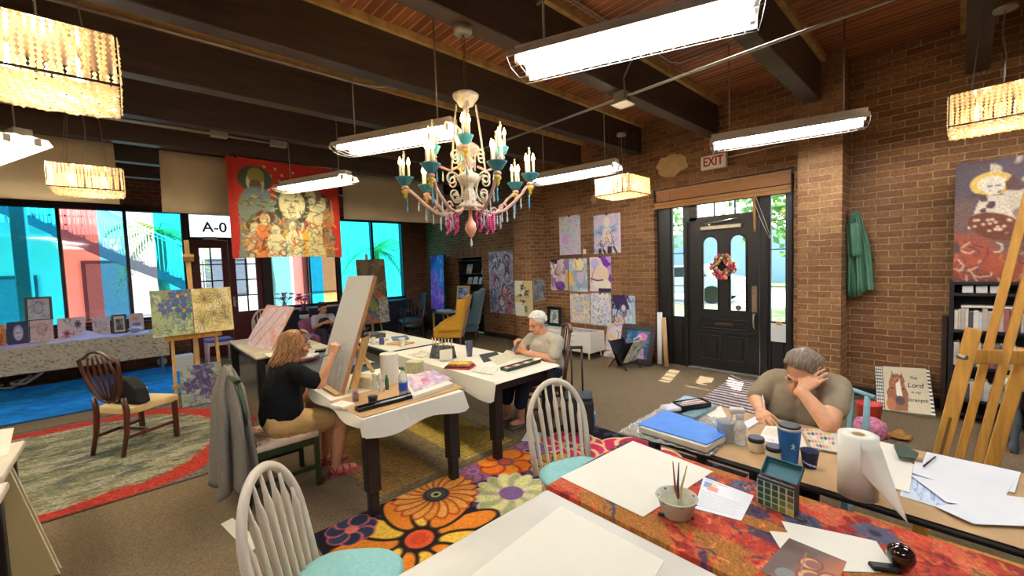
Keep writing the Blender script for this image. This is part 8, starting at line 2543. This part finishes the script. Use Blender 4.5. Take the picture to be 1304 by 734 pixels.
for k in range(4): bx('folded_cloth', ('red zigzag cloth, lowest of the folded stack', 'black zigzag cloth, second in the folded stack', 'red striped cloth, third in the folded stack', 'yellow and black cloth on top of the folded stack')[k], 'cloth', (.26 - .02 * k, .16 - .01 * k, .011), at(586, 468) + Vector((0, 0, .0115 * k)), mat('zigzag_%d' % k, [(190, 60, 56), (60, 50, 50), (196, 76, 66), (196, 160, 70)][k], .8, var=.7, scale=60), .5 + .05 * k)
L_('tumbler', 'grey violet drinking tumbler on the white haired woman\'s table', 'tumbler', [(.026, 0), (.028, .005), (.04, .15), (.041, .16), (.03, .163)], at(598, 454), mat('violet_grey_steel', (92, 92, 120), .35, metal=.5), 24)
for k, (pts, c, lb) in enumerate(([[(610, 452), (632, 448), (640, 456), (616, 462)], (60, 60, 62), 'dark photo print by the violet tumbler'], [[(622, 456), (648, 448), (660, 455), (634, 466)], (206, 200, 170), 'cream page on the white haired woman\'s table'], [[(645, 446), (690, 456), (684, 461), (640, 451)], (214, 208, 186), 'long cream page at the white haired woman\'s elbow'], [[(608, 466), (636, 468), (628, 478), (600, 473)], (220, 216, 200), 'printed page in front of the folded cloths'])): poly_sheet('paper_sheet', lb, pts, ZA + .001 * k, mat('page_%d' % k, c, .6, var=.2, scale=40))
a, b = at(642, 473), at(684, 461); t = thing('pastel_tray', 'long green tray of pastels at the corner of the white haired woman\'s table', 'tray', (a + b) / 2, math.atan2(b.y - a.y, b.x - a.x)); w = (b - a).length / 2
bm = BM(); box(bm, -w, w, -.045, .045, 0, .012, .004)
for y in (-.045, .045): box(bm, -w, w, y - .005, y + .005, 0, .03, .003)
obj('tray', bm, mat('bottle_green_plastic', (30, 56, 42), .4), t)
for k in range(12): bm = BM(); x = -w * .85 + k * w * .15; box(bm, x, x + w * .11, -.03, .03, .012, .024, .002); obj('pastel', bm, mat('pastel_%d' % (k % 4), [(200, 196, 190), (160, 60, 50), (90, 70, 60), (190, 170, 140)][k % 4], .8), t)
L_('coffee_cup', 'white coffee cup with a black band at the far end of the table', 'cup', [(.026, 0), (.034, .04), (.034, .041), (.04, .09), (.042, .1), (.03, .108)], at(512, 442), M_paper, 20)
# table with the pink board
ZP = ZM + .001
br, bl_ = oz(352, 446, ZP), oz(306, 441, ZP); d = Vector((-.06, .30, .50))
q = Pic(50, 70, (206, 176, 180), 103); q.blobs([(214, 196, 196), (206, 150, 140)], 4, .58); q.line([(.1, .9), (.35, .1)], .012, (96, 80, 90)); q.line([(.28, .95), (.55, .1)], .012, (110, 90, 96)); q.grain(.05)
a = oz(312, 439, ZP); b = oz(345, 447, ZP); tag(panel('drawing_board', q, a + d, b + d, a, .014, [M_print, M_oak2]), 'pinkish drawing board tilted on the far black legged table', 'board')
g = random.Random(8)
for k, (x, y) in enumerate(((352, 452), (372, 444), (362, 436), (385, 450))): bx('paper_stack', ('cream sheets beside the pink board', 'grey sheets in the middle of the pink board\'s table', 'white sheets at the back of the pink board\'s table', 'cream sheets behind the drawing woman\'s head')[k], 'paper', (.26, .19, .012), oz(x, y, ZP), (M_paper, mat('grey_sheets', (170, 166, 150), .7))[k % 2], .4 * k)
bx('cloth', 'dark paint cloth crumpled on the pink board\'s table', 'cloth', (.22, .14, .04), oz(352, 434, ZP), M_blackm, .3, .015)
# far window side
M_navy = mat('dark_navy_bench', (34, 32, 52), .6, var=.1)
bm = BM(); box(bm, -9.93, -9.45, 2.28, 5.25, 0, .82, .01); tag(obj('window_bench', bm, M_navy), 'long dark navy bench cabinet under the right hand windows', 'bench')
bouquet('pale flower arrangement on the navy bench left of the striped pedestal', (-9.65, ox(362, 385, -9.65).y, .822), 14, [FC[3], M_yel, FC[4]], mat('pink_glass', (206, 150, 190), .2), .16, .16, 5, .04)
bouquet('pink and magenta flower arrangement over the striped pedestal', (-9.30, ox(387, 395, -9.30).y, .80), 18, [FC[2], FC[4], FC[0]], M_vase, .14, .18, 7, .045)
bm = BM()
for k in range(9): lathe(bm, [(.09, .09 * k), (.09, .09 * (k + 1))], 18, mi=k % 2, capb=True, capt=True)
tag(obj('pedestal', bm, [M_blackm, M_paperc], loc=(-9.30, ox(387, 395, -9.30).y, 0)), 'black and white striped pedestal in front of the navy bench', 'pedestal')
dup(w2, (-8.85, 1.78, .004), R(-110), 'white spindle back chair far off by the navy window bench')
t = thing('round_table', 'low round pale blue table in front of the navy bench', 'table', Vector((-8.1, 2.02, 0)))
bm = BM(); lathe(bm, [(.36, .40), (.38, .41), (.38, .44), (.36, .45)], 32); obj('tabletop', bm, mat('powder_blue', (130, 150, 190), .5), t)
for k in range(4): a = k * PI / 2; bm = BM(); tube(bm, [(.25 * math.cos(a), .25 * math.sin(a), .40), (.3 * math.cos(a), .3 * math.sin(a), 0)], .02, 8); obj('leg', bm, M_white2, t)
c = wing_chair('pink low armchair under the far seated person', mat('dusty_pink_cloth', (190, 110, 140), .9), .66); c.location = (P4.location.x - .06, P4.location.y, -.04); c.rotation_euler = (0, 0, -PI / 2 + .2)
# far canvas on easel, black bag
X_ = -8.6; A = [ox(*p, X_ - .12) for p in ((453, 331), (489, 330))]; Bq = [ox(*p, X_) for p in ((461, 414), (505, 411))]
q = Pic(60, 110, (140, 128, 96), 104); q.blobs([(110, 104, 80), (160, 150, 120), (120, 96, 70)], 6, .55); q.rect(.3, .6, .55, 1, (196, 192, 180)); q.blobs([(90, 120, 96), (190, 110, 60), (100, 110, 140)], 9, .64, 3, box=(0, .5, .35, 1)); q.ell(.38, .56, .07, .06, (196, 90, 46)); q.ell(.25, .72, .07, .09, (140, 160, 70)); q.strokes(60, [(60, 56, 50), (170, 150, 110), (60, 70, 100)], .12, .008); q.strokes(26, [(90, 90, 90)], .1, .006, (.3, .6, .55, 1)); q.grain(.05)
t = panel('painting', q, A[0], A[1], Bq[0], .025, BKC); tag(t, 'tall canvas of dense olive and flower colours on the far easel', 'painting')
t = thing('easel', 'tall far easel behind the olive flower canvas', 'easel', (X_ - .24, (A[0].y + A[1].y) / 2, 0))
bm = BM(); bar(bm, (.08, 0, 0), (-.08, 0, A[0].z + .12), .05, .03); obj('mast', bm, M_oak2, t)
for s in (-1, 1): bm = BM(); bar(bm, (.12, .24 * s, 0), (-.06, .06 * s, 1.3), .03, .025); obj('leg', bm, M_oak2, t)
bm = BM(); bar(bm, (.16, -.3, .44), (.16, .3, .44), .05, .04); obj('tray', bm, M_oak2, t)
t = thing('tool_bag', 'black bag with white scribbled lines in front of the far easel', 'bag', oz(484, 443, 0) + Vector((.12, .0, 0)), R(42))
bm = BM(); box(bm, -.42, .42, -.16, .16, 0, .26, .05, seg=3); obj('bag_body', bm, mat('black_nylon', (30, 30, 30), .7, var=.3, scale=20), t)
bm = BM(); tube(bm, [(-.05, -.165, .1), (.02, -.168, .2), (.06, -.168, .12), (.10, -.166, .2), (.22, -.166, .22)], .006, 5); obj('scribble', bm, M_paperc, t)
bm = BM(); tube(bm, [(-.2, 0, .25), (-.1, 0, .34), (.1, 0, .34), (.2, 0, .25)], .014, 8); obj('handle', bm, M_blackm, t)
# stool, bin under the display table end
t = thing('stool', 'pale pink stool with a violet seat behind the easel pair of canvases', 'stool', oz(280, 462, 0))
bm = BM(); box(bm, -.20, .20, -.20, .20, .40, .45, .02, seg=2); obj('seat', bm, mat('violet_seat', (90, 90, 150), .8), t)
for sx in (-1, 1):
    for sy in (-1, 1): bm = BM(); tube(bm, [(sx * .17, sy * .17, .41), (sx * .18, sy * .18, 0)], [.024, .016], 8); obj('leg', bm, mat('blush_paint', (214, 190, 200), .5), t)
bm = BM()
for s in (-1, 1): box(bm, s * .17 - .02, s * .17 + .02, -.16, .16, .34, .40)
obj('seat_frame', bm, mat('blush_paint', (214, 190, 200), .5), t)
bx('storage_bin', 'white plastic bin under the right end of the display table', 'bin', (.26, .26, .24), (-9.1, .62, 0), M_paperc)
bm = BM(); ball(bm, (0, 0, .075), (.085, .075, .07), 14); tag(obj('bundle', bm, M_paper, loc=oz(207, 466, 0)), 'round white bundle on the blue rug under the display table', 'bundle')
for k in range(2): bm = BM(); tube(bm, [(.28 * math.cos(a) * (1 - .2 * k), .16 * math.sin(a), .03 + .05 * k + .10 * max(0, math.sin(a))) for a in [2 * PI * i / 24 for i in range(24)]], .018, 8, closed=True); tag(obj('hose_coil', bm, M_white2, loc=oz(20 + 16 * k, 492, 0)), ('coil of white hose under the display table, nearest the frame edge', 'second coil of white hose under the display table')[k], 'hose')
# grey jacket over the green chair, black bag on the shield chair, floral bag
def jk(u, v):
    a = 2 * PI * u; f = 1 + (.10 + .16 * v) * math.sin(a * 7 + 2 * v) * (v > .03) + .05 * math.sin(a * 17)
    rx, ry = (.03 + .20 * min(1, v * 2.2) ** .6 + .06 * v) * f, (.02 + .05 * min(1, v * 5) + .045 * v) * f
    return (-3.43 + rx * math.cos(a), .462 + ry * math.sin(a) * (1 if math.sin(a) < 0 else 1.0), .975 - .80 * v + .04 * v * math.sin(a * 2 + 1))
bm = BM(); surf(bm, jk, 84, 26)
bmesh.ops.remove_doubles(bm, verts=bm.verts[:], dist=.004); tag(obj('jacket', bm, M_grey, solid=.007), 'long grey jacket draped over the back of the green chair', 'jacket')
s_ = Vector((-5.30, .02, .435)); bm = BM(); prism(bm, [(-.17, 0), (.16, 0), (.13, .15), (.02, .235), (-.10, .25), (-.16, .16)], -.055, .055, M=Matrix.Rotation(R(127) - PI / 2, 4, 'Z') @ Matrix(((1, 0, 0, 0), (0, 0, 1, -.085), (0, 1, 0, 0), (0, 0, 0, 1))))
t = obj('shoulder_bag', bm, mat('black_bag_cloth', (18, 18, 22), .8), loc=s_, bev=.02); tag(t, 'black bag with a tiny white tag on the shield back chair', 'bag')
bm = BM(); box(bm, -.008, .008, -.018, .018, -.022, .022); k_ = obj('tag', bm, M_paperc, t, loc=(.126, .03, .12))
q = Pic(40, 50, (150, 140, 130), 105); q.blobs([(60, 46, 46), (206, 196, 180), (170, 60, 56)], 9, .58); q.strokes(30, [(40, 36, 36), (214, 206, 190)], .14, .02)
a = oz(279, 611, .002); b = oz(303, 609, .002); tag(panel('tote_bag', q, a + Vector((-.03, -.01, .21)), b + Vector((-.03, .02, .22)), a, .09, [M_print, mat('tote_side', (110, 96, 90), .9, var=.5, scale=50)]), 'small printed tote bag on the carpet below the grey jacket', 'bag')
# rolling bag
t = thing('rolling_bag', 'black rolling bag with its pull handle up beside the white haired woman', 'bag', (-2.42, 3.02, 0), R(40))
bm = BM(); box(bm, -.14, .14, -.11, .11, .05, .34, .03, seg=2); obj('bag_body', bm, mat('black_nylon', (30, 30, 30), .7), t)
bm = BM(); box(bm, -.13, .13, -.10, .10, .335, .375, .015); obj('top_flap', bm, mat('blue_black_nylon', (40, 56, 66), .5, var=.4, scale=30), t)
for x in (-.05, .05): bm = BM(); tube(bm, [(x, .10, .2), (x, .13, .78)], .009, 8); obj('handle_bar', bm, M_blackm, t)
bm = BM(); tube(bm, [(-.06, .13, .785), (.06, .13, .785)], .016, 8); obj('grip', bm, M_blackm, t)
for x in (-.12, .12): bm = BM(); tube(bm, [(x - .02, .09, .045), (x + .02, .09, .045)], .045, 14); obj('wheel', bm, M_blackm, t)
bm = BM(); box(bm, .14, .16, -.06, .04, .10, .20, .006); obj('blue_tag', bm, mat('pale_blue_tag', (110, 160, 190), .6), t)
# floor papers
poly_sheet('paper_sheet', 'white sheet on the carpet behind the near spindle chair', [(281, 668), (296, 660), (332, 690), (318, 706)], -.003, M_paper)
q = Pic(40, 30, (60, 56, 54), 106); q.ell(.7, .5, .24, .2, (206, 200, 190)); q.ell(.5, .6, .3, .12, (150, 146, 140)); quad_sheet('photo_print', 'black and white photo print on the carpet by the near spindle chair', [(328, 656), (386, 643), (382, 662), (334, 676)], -.003, q)
poly_sheet('paper_sheet', 'white sheet on the floral rug behind the second spindle chair', [(664, 562), (672, 548), (691, 552), (686, 563)], 0.0, M_paperc)
# cream tables and boards at the left edge
a, b = oz(33, 560, ZT), oz(17, 604, ZT)
table_thing('folding_table', 'cream folding table at the left edge, farther one', a.x, b.x - .01, a.y - .72, a.y, ZT, M_white2, M_blackw, th=.04, leg=.05)
a2 = oz(16, 612, ZT); table_thing('folding_table', 'cream folding table at the left edge, nearer the camera', b.x + .02, b.x + .62, b.y - .76, b.y - .01, ZT - .02, M_white2, M_blackw, th=.04, leg=.06, inset=.05)
for k in range(2):
    o_ = oz(34 + 22 * k, 600, .3); A_ = Vector((a.x + .12 + .06 * k, a.y - .05, .60)); Bz = Vector((a.x + .32 + .06 * k, a.y + .12, 0.002)); C2 = Vector((-.05, -.42, 0))
    tag(panel('board', Pic(4, 4, (206, 190, 140), 1), A_ + C2, A_, Bz + C2, .02, [M_print, M_canvas_edge]), ('cream board leaning under the farther folding table', 'cream board leaning in front of the other cream board')[k], 'board')
poly_sheet('paper_sheet', 'white paper on the farther cream folding table', [(-30, 552), (18, 545), (10, 580), (-30, 590)], ZT + .001, M_paper)
# wreath on the entrance door
c = oy(921, 340, 6.0); t = thing('wreath', 'round wreath of many bright flowers hanging on the black entrance door', 'wreath', (c.x, 5.995, c.z))
bm = BM(); tube(bm, [(.115 * math.cos(a), 0, .115 * math.sin(a)) for a in [2 * PI * k / 24 for k in range(24)]], .03, 8, closed=True); obj('ring', bm, mat('leaf_green', (70, 96, 60), .7), t)
g = random.Random(5)
for k, cc in enumerate(((206, 60, 110), (226, 140, 60), (150, 70, 160), (110, 160, 90), (196, 50, 60), (206, 180, 150))):
    bm = BM()
    for i in range(17): a, r = g.uniform(0, 6.28), .115 + g.uniform(-.05, .055); ball(bm, (r * math.cos(a), -.022 + g.uniform(-.02, .015), r * math.sin(a)), g.uniform(.016, .027), 6)
    obj('blossoms', bm, mat('wreath_flower_%d' % k, cc, .7, var=.2), t)
# clutter on the far work tables
for nm, x, y, d, c, rz, lb, ct in (
        ('sketchbook', -4.75, 1.30, (.30, .22, .03), (120, 60, 64), .4, 'maroon sketchbook on the far end of the drawing woman\'s table', 'book'),
        ('sketchbook', -4.72, 1.31, (.26, .18, .02), (200, 196, 186), .9, 'pale sketchbook lying on the maroon sketchbook', 'book'),
        ('paint_box', -3.95, 1.50, (.26, .14, .05), (60, 90, 130), -.3, 'slate blue paint box behind the tall drawing board', 'box'),
        ('magazine', -4.70, 2.42, (.28, .21, .012), (196, 150, 90), .3, 'ochre magazine at the near end of the far adjoining table', 'magazine'),
        ('magazine', -5.05, 2.60, (.28, .21, .014), (90, 110, 140), -.4, 'blue magazine in the middle of the far adjoining table', 'magazine'),
        ('paint_box', -5.45, 2.40, (.32, .20, .06), (70, 60, 56), .2, 'dark paint box at the back of the far adjoining table', 'box'),
        ('paper_stack', -5.15, 2.28, (.30, .22, .02), (214, 206, 186), .7, 'cream paper stack beside the dark paint box', 'paper'),
        ('cardboard', -6.30, 1.55, (.34, .24, .012), (170, 130, 90), .5, 'tan cardboard on the pink board\'s table', 'cardboard'),
        ('paint_box', -6.55, 1.25, (.22, .14, .05), (130, 40, 44), .2, 'small red paint box at the far side of the pink board\'s table', 'box')):
    z = ZM + .0075 + (.0305 if lb.startswith('pale sketch') else 0)
    bx(nm, lb, ct, d, (x, y, z), mat('clutter_%d_%d' % (c[0], c[2]), c, .6, var=.3, scale=25), rz)
for k, (x, y, c, n_) in enumerate(((-4.25, 1.62, (170, 60, 50), 'red'), (-4.40, 1.66, (60, 100, 90), 'green'), (-4.55, 1.60, (200, 160, 60), 'yellow'), (-4.85, 2.25, (60, 70, 120), 'blue'), (-4.98, 2.20, (214, 210, 200), 'white'))):
    L_('paint_jar', n_ + ' paint jar among the clutter of the far work tables', 'jar', [(.028, 0), (.03, .004), (.03, .06), (.026, .064), (.028, .066), (.028, .082), (.01, .084)], (x, y, ZM + .0075), mat('paint_jar_' + n_, c, .4))
